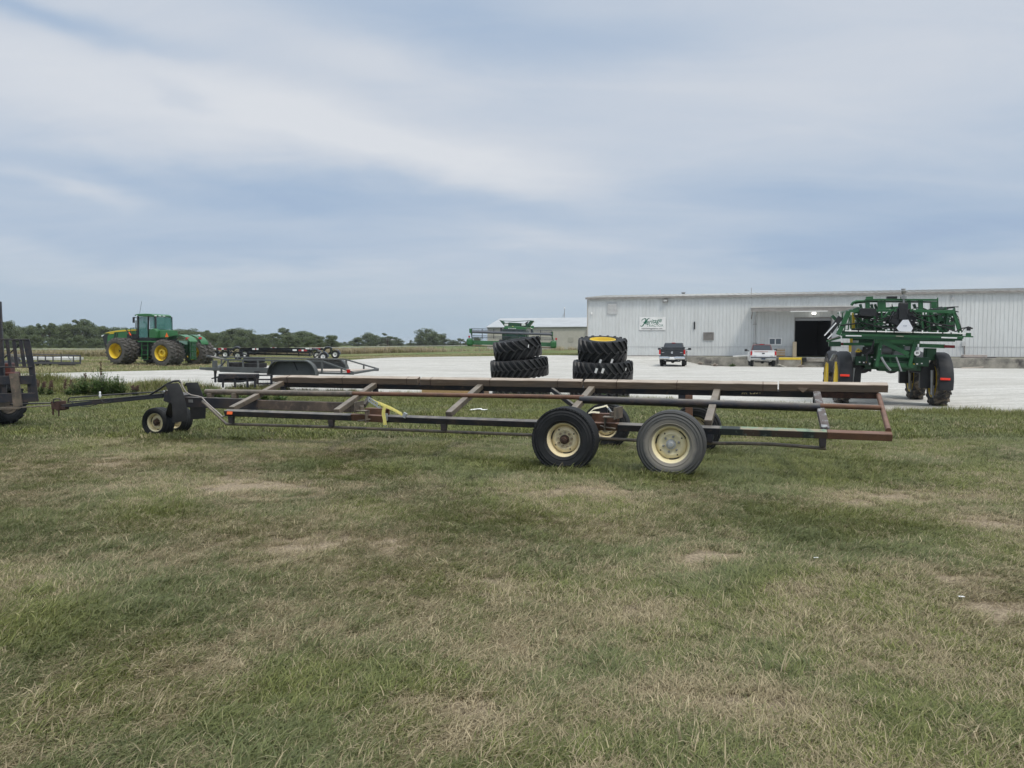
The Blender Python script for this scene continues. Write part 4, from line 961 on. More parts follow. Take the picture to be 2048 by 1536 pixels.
p, q = FB.y(1902, 593.5, 0), FB.y(1908, 599.5, 0); m = MB(); m.bb((p.x, -.16, q.z), (q.x, -.03, p.z)); m.build('junction_box', MAT['pale_trim'], bld)
x = ub(1928.5); m = MB(); m.bb((x-.035, -.10, ZF), (x+.035, -.03, FB.y(1928, 692, 0).z)); m.build('conduit', MAT['trim'], bld)
p, q = FB.y(1923, 683, 0), FB.y(1930, 692, 0); m = MB(); m.bb((p.x, -.2, q.z), (q.x, -.03, p.z)); m.build('meter_box', MAT['pale_trim'], bld)
x = ub(1500.5); m = MB(); m.tube([(x, -.3, ZT-.25), (x, -.3, ZT+.75)], .025, 6); m.build('roof_rod', MAT['trim'], bld)
for px in (1367, 1626.5, 1806.5):
    c = FB.y(px, 586, 12.6); zb = zr-.1; zt = FB.y(px, 585.0 if px < 1700 else 578, 12.6).z; m = MB(); m.tube([(c.x, 12.6, zb), (c.x, 12.6, zt-.12)], .13, 10); m.lathe([(.14, 0), (.23, .10), (.23, .18), (.12, .10)], (c.x, 12.6, zt-.15), 'Z', 12); m.build('roof_vent', MAT['grey_galv'], bld, smooth=40)
# company sign
sg = thing('wall_sign', 'white rectangular sign with green script lettering on the white wall', 'sign', frame=FB)
p, q = FB.y(1279, 634.2, -.05), FB.y(1331, 660, -.05)
m = MB(); m.bb((p.x, -.075, q.z), (q.x, -.035, p.z)); m.build('board', MAT['white_paint'], sg)
W_ = q.x-p.x; H_ = p.z-q.z; cxs = (p.x+q.x)/2; czs = (p.z+q.z)/2
gsign = pmat('sign_green', (.010, .125, .075), None, rough=.5); ksign = pmat('sign_black', (.015, .015, .02), None)
def put_text(s, sx, cx, cz, wid, mat, nm, parent, y=-.078, shear=0, rot=0, bold=0, M0=None):
    t = text_mesh(s, 1.0, .002, shear, bold); xs = [v[0] for v in t.v]; w0 = max(xs)-min(xs); k = wid/w0; ox = (max(xs)+min(xs))/2
    M = Matrix.Translation((cx, y, cz)) @ Matrix.Rotation(-rot, 4, 'Y') @ Matrix.Diagonal((k, 1, k*sx, 1)) @ Matrix.Translation((-ox, 0, 0))
    if M0 is not None: M = M0 @ M
    return xform(t, M).build(nm, mat, parent)
put_text('eritage', 1.12, cxs+.06*W_, czs+.17*H_, .60*W_, gsign, 'lettering', sg, shear=.45, rot=R(9), bold=.012)
# script capital H drawn as swelling strokes
def stroke(pts, wmax, name, par, mat):
    P = [Vector((cxs+a*W_, -.079, czs+b*H_)) for a, b in pts]; Q = []
    for i in range(len(P)-1):
        for k in range(5): Q.append(P[i].lerp(P[i+1], k/5))
    for _ in range(2): Q = [Q[0]]+[(Q[i-1]+Q[i]*2+Q[i+1])/4 for i in range(1, len(Q)-1)]+[Q[-1]]
    n = len(Q); m = MB(); V = []
    for i, c in enumerate(Q):
        d = (Q[min(i+1, n-1)]-Q[max(i-1, 0)]).normalized(); w = wmax*(.3+.7*math.sin(math.pi*i/(n-1))); nn = Vector((-d.z, 0, d.x))*w; V += [c-nn, c+nn]
    m.add(V, [(2*i, 2*i+1, 2*i+3, 2*i+2) for i in range(n-1)]); return m.build(name, mat, par)
stroke([(-.42, .18), (-.38, .33), (-.28, .38), (-.24, .33), (-.30, .05), (-.38, -.20), (-.45, -.20), (-.46, -.12)], .035*W_*.62, 'lettering', sg, gsign)
stroke([(-.10, .40), (-.17, .38), (-.22, .20), (-.27, .02), (-.26, -.04), (-.22, -.02)], .035*W_*.62, 'lettering', sg, gsign)
stroke([(-.37, .08), (-.28, .13), (-.18, .16)], .012*W_, 'lettering', sg, gsign)
put_text('TRACTOR', 1.0, cxs+.10*W_, czs-.17*H_, .64*W_, gsign, 'lettering', sg, bold=-.004)
put_text('www.heritagetractor.com', 1.15, cxs-.02*W_, czs-.385*H_, .80*W_, ksign, 'lettering', sg, bold=.012)

# dock, retaining wall, things standing on it
dk = thing('loading_dock', 'stained concrete retaining wall and dock edge along the foot of the white building', 'dock', frame=FB)
yF = -2.4; ur0 = ub(1372); up0, up1 = FB.y(1558, 720, -3.4).x, FB.y(1603, 720, -3.4).x
m = MB(); m.bb((ur0, yF, -.75), (up0, -.06, ZF-.02)); m.build('retaining_wall', MAT['concrete_dark'], dk, bevel=.02)
m = MB(); m.bb((up0, -3.4, -.9), (up1, -.06, ZF)); pl = m.build('dock_platform', MAT['concrete'], dk, bevel=.02)
m = MB(); m.bb((up0-.02, -3.43, ZF-.20), (up1-.0, -3.403, ZF+.005)); m.bb((up1+.003, -3.43, ZF-.62), (up1+.03, -3.15, ZF-.2)); m.build('yellow_edge', MAT['machine_yellow'], dk)
m = MB(); m.bb((up1+.1, -3.0, ZF-.40), (up1+.46, -2.6, ZF-.03)); m.build('dock_bumper', MAT['rubber'], dk, bevel=.02)
m = MB(); m.bb((up1+.02, -2.6, -.9), (ub(1668), -.06, ZF-.40)); m.build('dock_face', MAT['concrete_dark'], dk)
m = MB(); m.bb((up1+.5, -2.75, ZF-.38), (ub(1664), -.06, ZF-.06)); m.build('dock_leveller', MAT['concrete'], dk, bevel=.02)
m = MB(); m.bb((up1+.5, -2.7, ZF-.055), (ub(1664), -.08, ZF-.01)); m.build('leveller_lip', MAT['grey_galv'], dk)
m = MB(); m.bb((ub(1668)+.02, yF, -1.0), (LB, -.06, ZF-.02)); m.build('retaining_wall', MAT['concrete_dark'], dk, bevel=.02)
a = FB.y(1380, 717.5, yF); b = FB.y(1262, 719, -1.2); m = MB(); m.prism([(a.x, yF, -.7), (a.x, yF, ZF-.03), (b.x, -1.3, ZF-.06), (b.x, -1.3, -.1)], (0, .35, 0)); m.build('ramp_kerb', MAT['concrete'], dk)
a = FB.y(1557, 733, -3.6); b = FB.y(1576, 746, -6.4); m = MB(); m.bar((a.x, -3.5, -.35), (b.x, -6.2, -.5), .25, .4, w2=.25, h2=.2); m.build('ramp_kerb', MAT['concrete_dark'], dk, bevel=.02)
bo = thing('bollard', 'cream painted post beside the open loading door', 'bollard', frame=FB)
x = ub(1588); m = MB(); x = FB.y(1589, 700, -.45).x; m.bb((x-.17, -.62, ZF+.0), (x+.17, -.28, FB.y(1589, 683.5, -.45).z)); m.build('post', pmat('cream_post', (.55, .45, .30), None), bo, bevel=.05)
# pallets standing on the dock behind the white pickup
for k in range(1):
    pk = thing('pallet', 'wooden pallet stood on edge against the wall behind the white pickup', 'pallet', frame=FB); a, b = FB.y(1551, 697, -.5), FB.y(1570, 712, -.5)
    for i in range(6):
        z = b.z+(a.z-b.z)*(i+.5)/6; m = MB(); m.bb((a.x, -.56, z-.05), (b.x, -.54, z+.05)); m.build('slat', MAT['pale_timber'] if i % 2 else MAT['timber'], pk)
    for i in range(3):
        x = a.x+(b.x-a.x)*(.04+.46*i); m = MB(); m.bb((x-.02, -.535, b.z), (x+.02, -.45, a.z)); m.build('runner', MAT['pale_timber'], pk)
lz = FB.y(1466, 712.6, -1.6); lz2 = FB.y(1508, 710.2, -1.6); m = MB(); m.bar((lz.x, -1.6, ZF+.06), (lz2.x, -1.4, ZF+.17), .3, .10); tag(m.build('white_board', MAT['white_paint']), 'long white board lying on the dock edge left of the white pickup', 'board').matrix_world = FB.M
cb = thing('concrete_block', 'pinkish stone slab lying on a steel rail on the dock right of the sprayer', 'block', frame=FB)
p, q = FB.y(1925, 709.5, -1.2), FB.y(1972, 716.5, -1.2); m = MB(); m.bb((p.x, -1.5, q.z+.05), (q.x, -.8, p.z)); m.build('slab', pmat('pink_stone', (.42, .36, .33), (.33, .30, .28), 3, .9), cb, bevel=.03)
m = MB(); m.bar((p.x-.2, -1.45, ZF+.03), (q.x+.7, -1.45, ZF+.03), .08, .06); m.build('rail', MAT['black_steel'], cb)
p = FB.y(1945, 742, -3.0); m = MB(); m.bar((p.x-.9, -3.2, -.40), (p.x+.8, -3.0, -.30), .14, .08); tag(m.build('board', MAT['pale_timber']), 'weathered plank lying on the gravel at the foot of the retaining wall', 'plank').matrix_world = FB.M

# ------------------------------------------------------------------ second shed, mast, far house
FSh = Frame((-49/FPX*150, 150, 0), YB); S = FSh; zg = G(-5, 150)
sh = thing('shed', 'beige metal shed with a pale roof standing behind the combine', 'building', frame=FSh)
ze = S.y(975, 654.5, 0).z; zr2 = ze+2.1; zb = S.y(1100, 698, 0).z-.1
L2 = S.y(1330, 690, 0).x; Dp = 20
m = MB(); m.bb((0, 0, zb), (L2, Dp, ze)); m.prism([(0, 0, ze), (0, Dp/2, zr2-.05), (0, Dp, ze)], (.1, 0, 0)); m.build('wall', MAT['shed_wall'], sh)
m = MB(); m.prism([(-.25, -.3, ze+.02), (-.25, Dp/2, zr2+.06), (-.25, Dp+.3, ze+.02), (-.25, Dp+.3, ze-.1), (-.25, Dp/2, zr2-.06), (-.25, -.3, ze-.1)], (L2+.5, 0, 0)); m.build('roof', MAT['shed_roof'], sh)
m = MB(); x = 0
while x < L2: m.bb((x, -.04, zb), (x+.06, -.003, ze-.12)); x += .6
m.build('wall_ribs', MAT['shed_wall'], sh, kind='stuff')
m = MB(); m.bb((-.02, -.08, ze-.22), (L2, -.045, ze-.1)); m.build('eave_trim', MAT['trim'], sh)
p, q = S.y(1136, 675, 0), S.y(1147, 684, 0); m = MB(); m.bb((p.x, -.06, q.z), (q.x, -.042, p.z)); m.build('hatch', pmat('hatch', (.38, .36, .31), None), sh)
p = S.y(1171, 655, -1); m = MB(); m.bb((p.x, -.2, S.y(1171, 672, 0).z), (p.x+.1, -.1, S.y(1171, 660, 0).z)); m.build('vent_pipe', MAT['trim'], sh)
an = thing('antenna_mast', 'thin lattice aerial mast with a white ball rising behind the shed roof', 'mast', frame=FSh); c = S.y(1129, 640, Dp*.5)
m = MB(); zt = S.y(1129, 616, Dp/2).z; m.tube([(c.x, Dp/2, zr2-.1), (c.x, Dp/2, zt)], .05, 6); m.tube([(c.x-.25, Dp/2, zr2-.1), (c.x, Dp/2, zt-.6)], .035, 5); m.tube([(c.x-.7, Dp/2, zr2-.1), (c.x, Dp/2, zt-1.0)], .02, 5); m.build('mast_pole', MAT['trim'], an)
m = MB(); m.sphere((c.x, Dp/2, zt), .14, 8, 6); m.build('ball', MAT['white_paint'], an)
hp = atY(771, 690, 420); hs = thing('farmhouse', 'grey roofed farmhouse just showing between distant trees', 'house', loc=(hp.x, 420, .9))
m = MB(); m.bb((-5.5, 0, 0), (5.5, 8, 2.4)); m.build('wall', MAT['shed_wall'], hs); m = MB(); m.prism([(-6, -.5, 2.3), (-6, 4, 4.4), (-6, 8.5, 2.3)], (12, 0, 0)); m.build('roof', pmat('house_roof', (.20, .20, .21), None), hs)

# ------------------------------------------------------------------ pickups
def pickup(nm, label, px, Yd, paint, white):
    p = atY(px, 700, Yd); F = Frame((p.x, p.y, G(p.x, p.y)+.03), YB); r = thing(nm, label, 'pickup truck', frame=F)
    M = MAT[paint]; W = 1.0; L = 5.8
    wz = .40
    m = MB()       # lower body with wheel arches suggested by stepped side profile
    side = [(.25, .62), (.25, 1.02), (1.8, 1.06), (L-.15, 1.02), (L, .85), (L-.02, .50), (L-.5, .45), (1.9, .42), (.9, .45), (.45, .60)]
    m.prism([(-W, a, b) for a, b in side], (2*W, 0, 0)); m.build('body', M, r, bevel=.03)
    for s in (-1, 1):
        m = MB(); m.bb((s*W-.07*s if s > 0 else -W, .12, .80), (s*W if s > 0 else -W+.07, 2.05, 1.34)); m.build('bed_side', M, r, bevel=.02)
        m = MB(); m.bb((s*W*.995-.05, 4.25, 1.0), (s*W*.995, 5.6, 1.20)) if s > 0 else m.bb((-W*.995, 4.25, 1.0), (-W*.995+.05, 5.6, 1.20)); m.build('front_wing', M, r)
    m = MB(); m.bb((-.86, .06, .78), (.86, .14, 1.33)); m.bb((-.80, .045, .86), (.80, .06, 1.20)); m.bb((-.88, .02, 1.30), (.88, .16, 1.36)); tg = m.build('tailgate', M, r, bevel=.015)
    m = MB(); m.bb((-.10, .02, 1.08), (.10, .045, 1.16)) if white else m.prism([(-.09, .042, 1.13), (0, .042, 1.22), (.09, .042, 1.13), (.05, .042, 1.01), (-.05, .042, 1.01)], (0, -.02, 0)); m.build('tailgate_handle' if white else 'tailgate_emblem', MAT['black_plastic'] if white else MAT['chrome'], tg)
    if not white:
        for a in (-.78, .62): m = MB(); m.bb((a, .03, 1.08), (a+.18, .044, 1.12)); m.build('badge', MAT['chrome'], tg)
        m = MB(); m.bb((-.85, .25, 1.345), (.85, 1.95, 1.40)); m.build('bed_cover', MAT['black_plastic'], r, bevel=.02)
        m = MB(); m.bb((-.93, 1.7, 1.40), (.93, 2.1, 1.52)); m.build('bed_rail', M, r, bevel=.03)
    else:
        m = MB(); m.bb((-.7, .028, 1.245), (.35, .044, 1.27)); m.build('faded_stripe', pmat('faded_red', (.45, .16, .14), None), tg)
        for a in (-.74, .55): m = MB(); m.bb((a, .03, .90), (a+.2, .044, .925)); m.build('badge', MAT['trim'], tg)
    def cab(z0, z1, y0, y1, w0, w1, dy0, dy1):
        V = [(-w0, y0, z0), (w0, y0, z0), (w0, y1, z0), (-w0, y1, z0), (-w1, y0+dy0, z1), (w1, y0+dy0, z1), (w1, y1-dy1, z1), (-w1, y1-dy1, z1)]
        m = MB(); m.add(V, [(0, 3, 2, 1), (4, 5, 6, 7), (0, 1, 5, 4), (1, 2, 6, 5), (2, 3, 7, 6), (3, 0, 4, 7)]); return m
    cabm = 'maroon' if white else paint
    cb_ = cab(1.02, 1.86, 2.05, 4.35, .95, .70, .28, .75).build('cab', MAT[cabm], r, bevel=.05)
    gl = MB(); z0, z1 = 1.38, 1.78; f0 = (z0-1.02)/.84; f1 = (z1-1.02)/.84
    wa, wb = .95-.25*f0-.09, .95-.25*f1-.07; gl.prism([(-wa, 2.05+.28*f0, z0), (wa, 2.05+.28*f0, z0), (wb, 2.05+.28*f1, z1), (-wb, 2.05+.28*f1, z1)], (0, -.015, 0)); gl.build('rear_window', MAT['dark_glass'], cb_, bevel=.01)
    for s in (-1, 1):
        m = MB(); m.add([(s*(.95-.25*f0+.004), 2.35, z0), (s*(.95-.25*f0+.004), 3.9, z0), (s*(.95-.25*f1+.004), 3.55, z1), (s*(.95-.25*f1+.004), 2.5, z1)], [(0, 1, 2, 3)]); m.build('side_window', MAT['dark_glass'], cb_)
        m = MB(); m.bb((s*.88, .075, .92), (s*1.005, .24, 1.30)); m.build('tail_lamp', MAT['red_lens'], r, bevel=.015)
        m = MB(); m.bb((s*.89, .072, .88), (s*1.003, .235, .955)); m.build('reversing_lamp', MAT['clear_lens'], r)
        m = MB(); m.bar((s*.95, 3.75, 1.30), (s*1.14, 3.72, 1.32), .05, .05); m.box((s*1.22, 3.7, 1.36), (.24, .10, .17 if not white else .2)); m.build('wing_mirror', MAT['black_plastic'], r, bevel=.02)
        for y in (.95+.25, 4.55):
            m = MB(); m.lathe(tyre_prof(.41, .26, .22), n=28, closed=True); xform(m, Matrix.Translation((s*.84, y, .41)) @ Matrix.Rotation(math.pi/2, 4, 'Z')); t = m.build('wheel', MAT['rubber'], r, smooth=40)
            m = MB(); m.lathe([(.22, -.09), (.18, -.03), (.001, -.05)], n=20); xform(m, Matrix.Translation((s*.84, y, .41)) @ Matrix.Rotation(s*math.pi/2, 4, 'Z')); m.build('rim', MAT['grey_galv'], t, smooth=40)
        m = MB(); m.bb((s*.72, .62, .22), (s*.98, .64, .60)); m.build('mud_flap', MAT['rubber'], r)
    m = MB(); m.prism([(-.98, .12, .56), (-.98, -.05, .58), (-.98, -.08, .66), (-.98, -.06, .78), (-.98, .12, .80)], (.72, 0, 0)); m.prism([(.26, .12, .56), (.26, -.05, .58), (.26, -.08, .66), (.26, -.06, .78), (.26, .12, .80)], (.72, 0, 0)); m.prism([(-.26, .12, .54), (-.26, .0, .54), (-.26, -.02, .66), (-.26, .0, .76), (-.26, .12, .78)], (.52, 0, 0))
    bp = m.build('rear_bumper', MAT['chrome'] if not white else pmat('dull_bumper', (.50, .50, .47), None, rough=.4, metal=.5), r, bevel=.01)
    if white: m = MB(); m.bb((-.97, -.09, .755), (.97, .10, .815)); m.build('bumper_pad', MAT['black_plastic'], bp)
    m = MB(); m.bb((-.155, -.05, .60), (.155, -.03, .755)); m.build('number_plate', MAT['white_reflector'] if not white else pmat('dark_plate', (.09, .11, .15), None), bp)
    m = MB(); m.bar((-.6, 1.2, .42), (.6, 1.2, .42), .12, .14); m.box((0, .2, .46), (.10, .5, .10)); m.sphere((0, 1.2, .41), .16, 10, 7); m.build('rear_axle', MAT['black_plastic'], r)
    for s in ((-.5,), (.5,)) if not white else ((.5,),):
        m = MB(); m.tube([(s[0], .0, .50), (s[0], .5, .50)], .045, 10); m.build('exhaust', MAT['chrome'], r)
    m = MB(); m.bb((-.14, 2.28, 1.835), (.14, 2.36, 1.875)); m.build('brake_lamp', MAT['red_lens'], cb_)
    if white:
        m = MB(); m.bb((-.45, 2.5, 1.86), (.25, 2.75, 1.90)); m.build('roof_visor', MAT['black_plastic'], cb_, bevel=.01)
    return r
pickup('pickup_truck', 'black pickup truck with chrome rear bumper and bed cover, seen from behind', 1344, 57.6, 'charcoal_gloss', False)
pickup('pickup_truck', 'older white pickup truck with maroon cab parked against the dock', 1527, 60.5, 'white_gloss', True)

# ------------------------------------------------------------------ stacked tractor tyres
def stack_tyre(px, py, Y, dia_px, w_px, tilt, label, grp, rim_yellow=False, tags=(), lugs=19, yawt=0, tx=0):
    c = atY(px, py, Y); s = Y/FPX; Ro = dia_px*s/2; W = w_px*s
    r = thing('tractor_tyre', label, 'tyre', group=grp); r.matrix_world = Matrix.Translation(c) @ Matrix.Rotation(R(-tilt), 4, 'Y') @ Matrix.Rotation(R(tx), 4, 'X') @ Matrix.Rotation(R(yawt), 4, 'Z')
    M = Matrix.Rotation(math.pi/2, 4, 'X')
    ag_tyre(Ro, W, Ro*.50, lugs, .055, parent=r, M=M, name='casing', lug_w=.058, n=56, sweep=.66 if lugs < 21 else .52)
    m = MB(); 
    if rim_yellow:
        m.lathe([(Ro*.50, W*.36), (Ro*.53, W*.42), (Ro*.53, W*.47), (Ro*.50, W*.49), (Ro*.46, W*.40), (Ro*.45, -W*.4)], axis='Z', n=40); m.lathe([(Ro*.46, W*.12), (.001, W*.12)], axis='Z', n=40); m.build('rim', MAT['machine_yellow'], r, smooth=40)
    for (u, v, a, b) in tags:       # stickers on lugs: angle from facing direction, height
        th = math.atan2(-1, 0)+R(u); m = MB(); rr = Ro+.004; cc = Vector((math.cos(th)*rr, math.sin(th)*rr, v*W)); mm = Matrix.Rotation(th+math.pi/2, 3, 'Z') @ Matrix.Rotation(R(18), 3, 'Y')
        m.box(cc, (a, .006, b), mm); m.build('paper_label', MAT['white_paint'], r)
    return r
gL = 'tractor tyres stacked in two piles on the gravel edge'
stack_tyre(1042.5, 786, 24.6, 116, 34, 0, 'bottom tyre of the leaning left pile, mostly hidden by the trailer', gL, lugs=22)
stack_tyre(1039, 735.5, 24.6, 117, 36, 4.5, 'second tyre of the left pile, narrow with many close lugs', gL, lugs=29, yawt=5, tx=3)
stack_tyre(1035, 697.5, 24.6, 97, 38, 8.5, 'topmost tyre of the left pile, wide and tilted up to the right', gL, lugs=18, yawt=12, tags=((14, .12, .03, .10),), tx=3)
stack_tyre(1199, 785, 24.4, 120, 38, 0, 'bottom tyre of the right pile, behind the trailer rail', gL, lugs=22)
stack_tyre(1205.5, 741, 24.4, 121, 39, 0, 'middle tyre of the right pile with two white paper stickers', gL, lugs=27, tags=((-19, .16, .075, .16), (-7, .16, .075, .16), (40, .20, .03, .1)), tx=4.5)
stack_tyre(1205, 698.5, 24.4, 99, 43, 0, 'topmost tyre of the right pile, mounted on a yellow rim', gL, True, lugs=18, yawt=5, tags=((-16, -.36, .07, .12), (10, -.36, .07, .14)), tx=9)
# timber packing beside them
tc = thing('timber_bundle', 'bundle of pale yellow sawn timbers lying left of the tyre piles', 'timber', loc=(0, 0, 0))
p, q = atY(845, 778, 24.2), atY(975, 791, 24.0); zt = p.z
for i in range(3):
    for j in range(2):
        a = Vector((p.x+.02*i, 24.2+j*.25, zt-.08-i*.165)); b = Vector((q.x-.35+.03*j-.05*i, 24.0+j*.25, zt-.09-i*.165)); m = MB(); m.bar(a, b, .23, .155); m.build('sawn_timber', MAT['timber'], tc, bevel=.006)
m = MB(); a = atY(970, 784.5, 23.9); m.box(a, (.25, .3, .28)); m.build('timber_block', pmat('brown_block', (.20, .13, .085), (.15, .10, .07), 5), tc, bevel=.01)
# ------------------------------------------------------------------ four-wheel-drive tractor
to = atY(332, 700, 54.6); zt0 = G(to.x, to.y)
FR = Frame((to.x, to.y, zt0-.02), -R(18), R(2.0)); A = FR
def a7(x, y, w): return FR.y(180+x/7.877, 600+y/7.877, w)
tc_ = thing('articulated_tractor', 'big green articulated tractor with dual wheels on yellow rims, parked on the grass', 'tractor', frame=FR)
gm, gd, yl, bk = MAT['machine_green'], MAT['machine_green_dark'], MAT['machine_yellow'], MAT['black_plastic']
rub = [pmat('dusty_rubber', (.075, .070, .065), (.10, .092, .083), 4, .85), pmat('dusty_lug', (.060, .056, .052), (.12, .11, .10), 3, .85)]
def twheel(px, py, w, deep, Ro=1.0):
    c = a7(px, py, 0); c = Vector((c.x, w, Ro-.03))
    t = ag_tyre(Ro, .64, Ro*.545, 20, .06, parent=tc_, M=Matrix.Translation(c), name='wheel', mats=rub, lug_w=.075, n=44, sweep=.30)
    m = MB(); Rr = Ro*.545
    m.lathe([(Rr, -.33), (Rr+.02, -.35), (Rr-.01, -.30), (Rr*.93, -.22), (Rr*.90, .30)], c, n=36)
    m.lathe([(Rr*.92, .12 if deep else -.02), (Rr*.3, .16 if deep else .0), (.001, .16 if deep else .0)], c, n=36)
    ri = m.build('rim', yl, t, smooth=40)
    if deep:
        m = MB(); m.lathe([(.001, .12), (.07, .12), (.08, .16)], c, n=14); [m.sphere(c+Vector((math.cos(k*.63)*.16, .14, math.sin(k*.63)*.16)), .022, 6, 4) for k in range(10)]; m.build('hub_bolts', bk, t, kind='stuff')
    else:
        m = MB(); m.lathe([(.30, -.02), (.29, -.22), (.20, -.24), (.17, -.10), (.001, -.10)], c, n=24); [m.box(c+Vector((math.cos(k*.785)*.27, -.12, math.sin(k*.785)*.27)), (.09, .22, .09), Matrix.Rotation(-k*.785, 3, 'Y')) for k in range(8)]; m.build('hub', yl, t, smooth=30)
    return c
cr1 = twheel(1170, 835, .0, False); twheel(1170, 835, .80, False); twheel(1170, 835, 3.2, False); twheel(1170, 835, 4.0, False)
cf1 = twheel(448, 812, .0, True); twheel(448, 812, .80, False); twheel(448, 812, 3.2, False); twheel(448, 812, 4.0, True)
WC = 2.0; hw = .78; wn, wf_ = WC-hw, WC+hw
def prof(pts, w): return [a7(x, y, w) for x, y in pts]
def slab(name, pts, w0, w1, mat, bev=.03, parent=tc_, label=None):
    P = [Vector((p.x, w0, p.z)) for p in prof(pts, w0)]; m = MB(); m.prism(P, (0, w1-w0, 0)); return m.build(name, mat, parent, bevel=bev, label=label)
hood = slab('hood', [(185, 545), (240, 512), (360, 483), (560, 455), (740, 455), (740, 625), (265, 625), (283, 540)], wn, wf_, gm, .08)
slab('hood_stripe', [(225, 525), (300, 502), (420, 482), (560, 468), (735, 462), (735, 485), (560, 492), (420, 503), (310, 520)], wn-.02, wn+.02, yl, 0, hood)
slab('hood_stripe', [(305, 528), (380, 513), (372, 530), (308, 538)], wn-.022, wn+.02, yl, 0, hood)
slab('front_grille', [(183, 552), (285, 540), (272, 700), (245, 770), (225, 700)], wn-.015, wf_+.015, bk, .05)
slab('headlamp', [(178, 556), (216, 545), (214, 560), (182, 582)], wn-.03, wn+.3, MAT['clear_lens'], .01)
for a, b in ((378, 412), (416, 442)): slab('hood_vent', [(a+12, 520), (b, 514), (b-20, 625), (a-14, 640)], wn-.02, wn+.05, bk, 0, hood)
slab('engine_cover', [(580, 535), (735, 535), (735, 625), (580, 610)], wn-.05, wn+.3, bk, .02)
slab('side_panel', [(275, 560), (378, 555), (362, 650), (268, 700)], wn-.01, wn+.4, gm, .02)
slab('front_frame', [(270, 640), (760, 640), (760, 860), (300, 880)], WC-.45, WC+.45, bk, .04)
slab('rear_frame', [(740, 650), (1380, 640), (1500, 700), (1500, 880), (760, 900)], WC-.5, WC+.5, MAT['machine_green_dark'], .04)
slab('articulation_joint', [(700, 650), (1010, 650), (990, 880), (720, 880)], WC-.9, WC+.7, bk, .04)
# cab
cw0, cw1 = WC-.82, WC+.82
cabp = thing  # (name kept short)
rfm = slab('cab_roof', [(697, 232), (740, 219), (860, 214), (960, 217), (1005, 240), (1000, 262), (900, 258), (740, 256), (700, 246)], cw0-.12, cw1+.05, gm, .05)
xr_ = a7(1003, 248, cw0-.12).x
for k in range(3): m = MB(); m.box((xr_+.02, cw0+.05+.42*k, a7(1003, 248, cw0-.12).z), (.05, .22, .07)); m.build('work_lamp', MAT['clear_lens'], rfm, bevel=.01)
m = MB(); c = a7(738, 243, cw0-.14); m.box(c, (.1, .05, .06)); m.build('work_lamp', MAT['clear_lens'], rfm)
def pillar(p, q, w, wd=.09): m = MB(); m.bar(a7(*p, w), a7(*q, w), wd, .09, up=(0, 1, 0)); m.build('cab_pillar', bk, tc_, bevel=.01)
for w in (cw0, cw1):
    for xa, xb, wd_ in ((757, 757, .13), (922, 918, .10), (1030, 1034, .11)):
        q = a7(xa, 258, cw0); q2 = a7(xb, 600 if xa < 900 else 470, cw0); m = MB(); m.bar((q.x, w, q.z), (q2.x, w, q2.z), wd_, .09, up=(0, 1, 0)); m.build('cab_pillar', bk, tc_, bevel=.01)
slab('cab_base', [(745, 590), (1120, 590), (1120, 640), (760, 650)], cw0, cw1, bk, .02)
slab('cab_floor', [(925, 455), (1075, 470), (1085, 600), (930, 600)], cw0+.05, cw1, gm, .03)
slab('fuel_tank', [(935, 510), (945, 470), (975, 449), (1000, 449), (1032, 470), (1042, 500), (1042, 600), (935, 600)], cw0-.42, cw0+.02, gm, .05)
slab('rear_panel', [(1060, 478), (1105, 478), (1112, 590), (1060, 605)], cw0-.15, cw1, gm, .02)
for q in ([(765, 262), (912, 262), (905, 590), (770, 590)], [(935, 262), (1024, 262), (1026, 440), (940, 455)]):
    for wq in (cw0+.02, cw1-.03): m = MB(); m.prism([(p_.x, wq, p_.z) for p_ in prof(q, cw0)], (0, .01, 0)); m.build('side_window', MAT['cab_glass'], tc_)
xb_ = a7(1036, 300, cw0).x; za, zb2 = a7(1036, 268, cw0).z, a7(1036, 462, cw0).z
m = MB(); m.prism([(xb_, cw0+.08, za), (xb_, cw1-.08, za), (xb_+.05, cw1-.03, zb2), (xb_+.05, cw0+.05, zb2)], (.01, 0, 0)); m.build('rear_window', MAT['cab_glass'], tc_)
m = MB(); P = [a7(745, 262, cw0), a7(745, 262, cw1), a7(745, 600, cw1), a7(745, 600, cw0)]; m.prism(P, (.02, 0, 0)); m.build('windscreen', MAT['cab_glass'], tc_)
slab('seat', [(1060, 375), (1090, 380), (1095, 395), (1110, 400), (1105, 450), (1040, 460), (1045, 520), (980, 520), (985, 455), (1050, 445)], WC-.25, WC+.25, bk, .03)
m = MB(); m.tube([a7(850, 350, WC), a7(880, 360, WC), a7(895, 395, WC), a7(880, 470, WC), a7(880, 560, WC)], .05, 8); m.build('steering_column', bk, tc_)
# steps
for x in (818, 912):
    m = MB(); m.bar(a7(x, 645, .75), a7(x-3, 940, .62), .05, .05); m.build('ladder_rail', gm, tc_)
for y in (655, 718, 790, 862, 935):
    w = .75-.13*(y-645)/295; m = MB(); m.bar(a7(815, y, w), a7(912, y, w), .14, .04); m.build('ladder_step', gm, tc_)
slab('step_deck', [(750, 645), (1060, 645), (1058, 668), (752, 662)], .6, cw0, gm, .01)
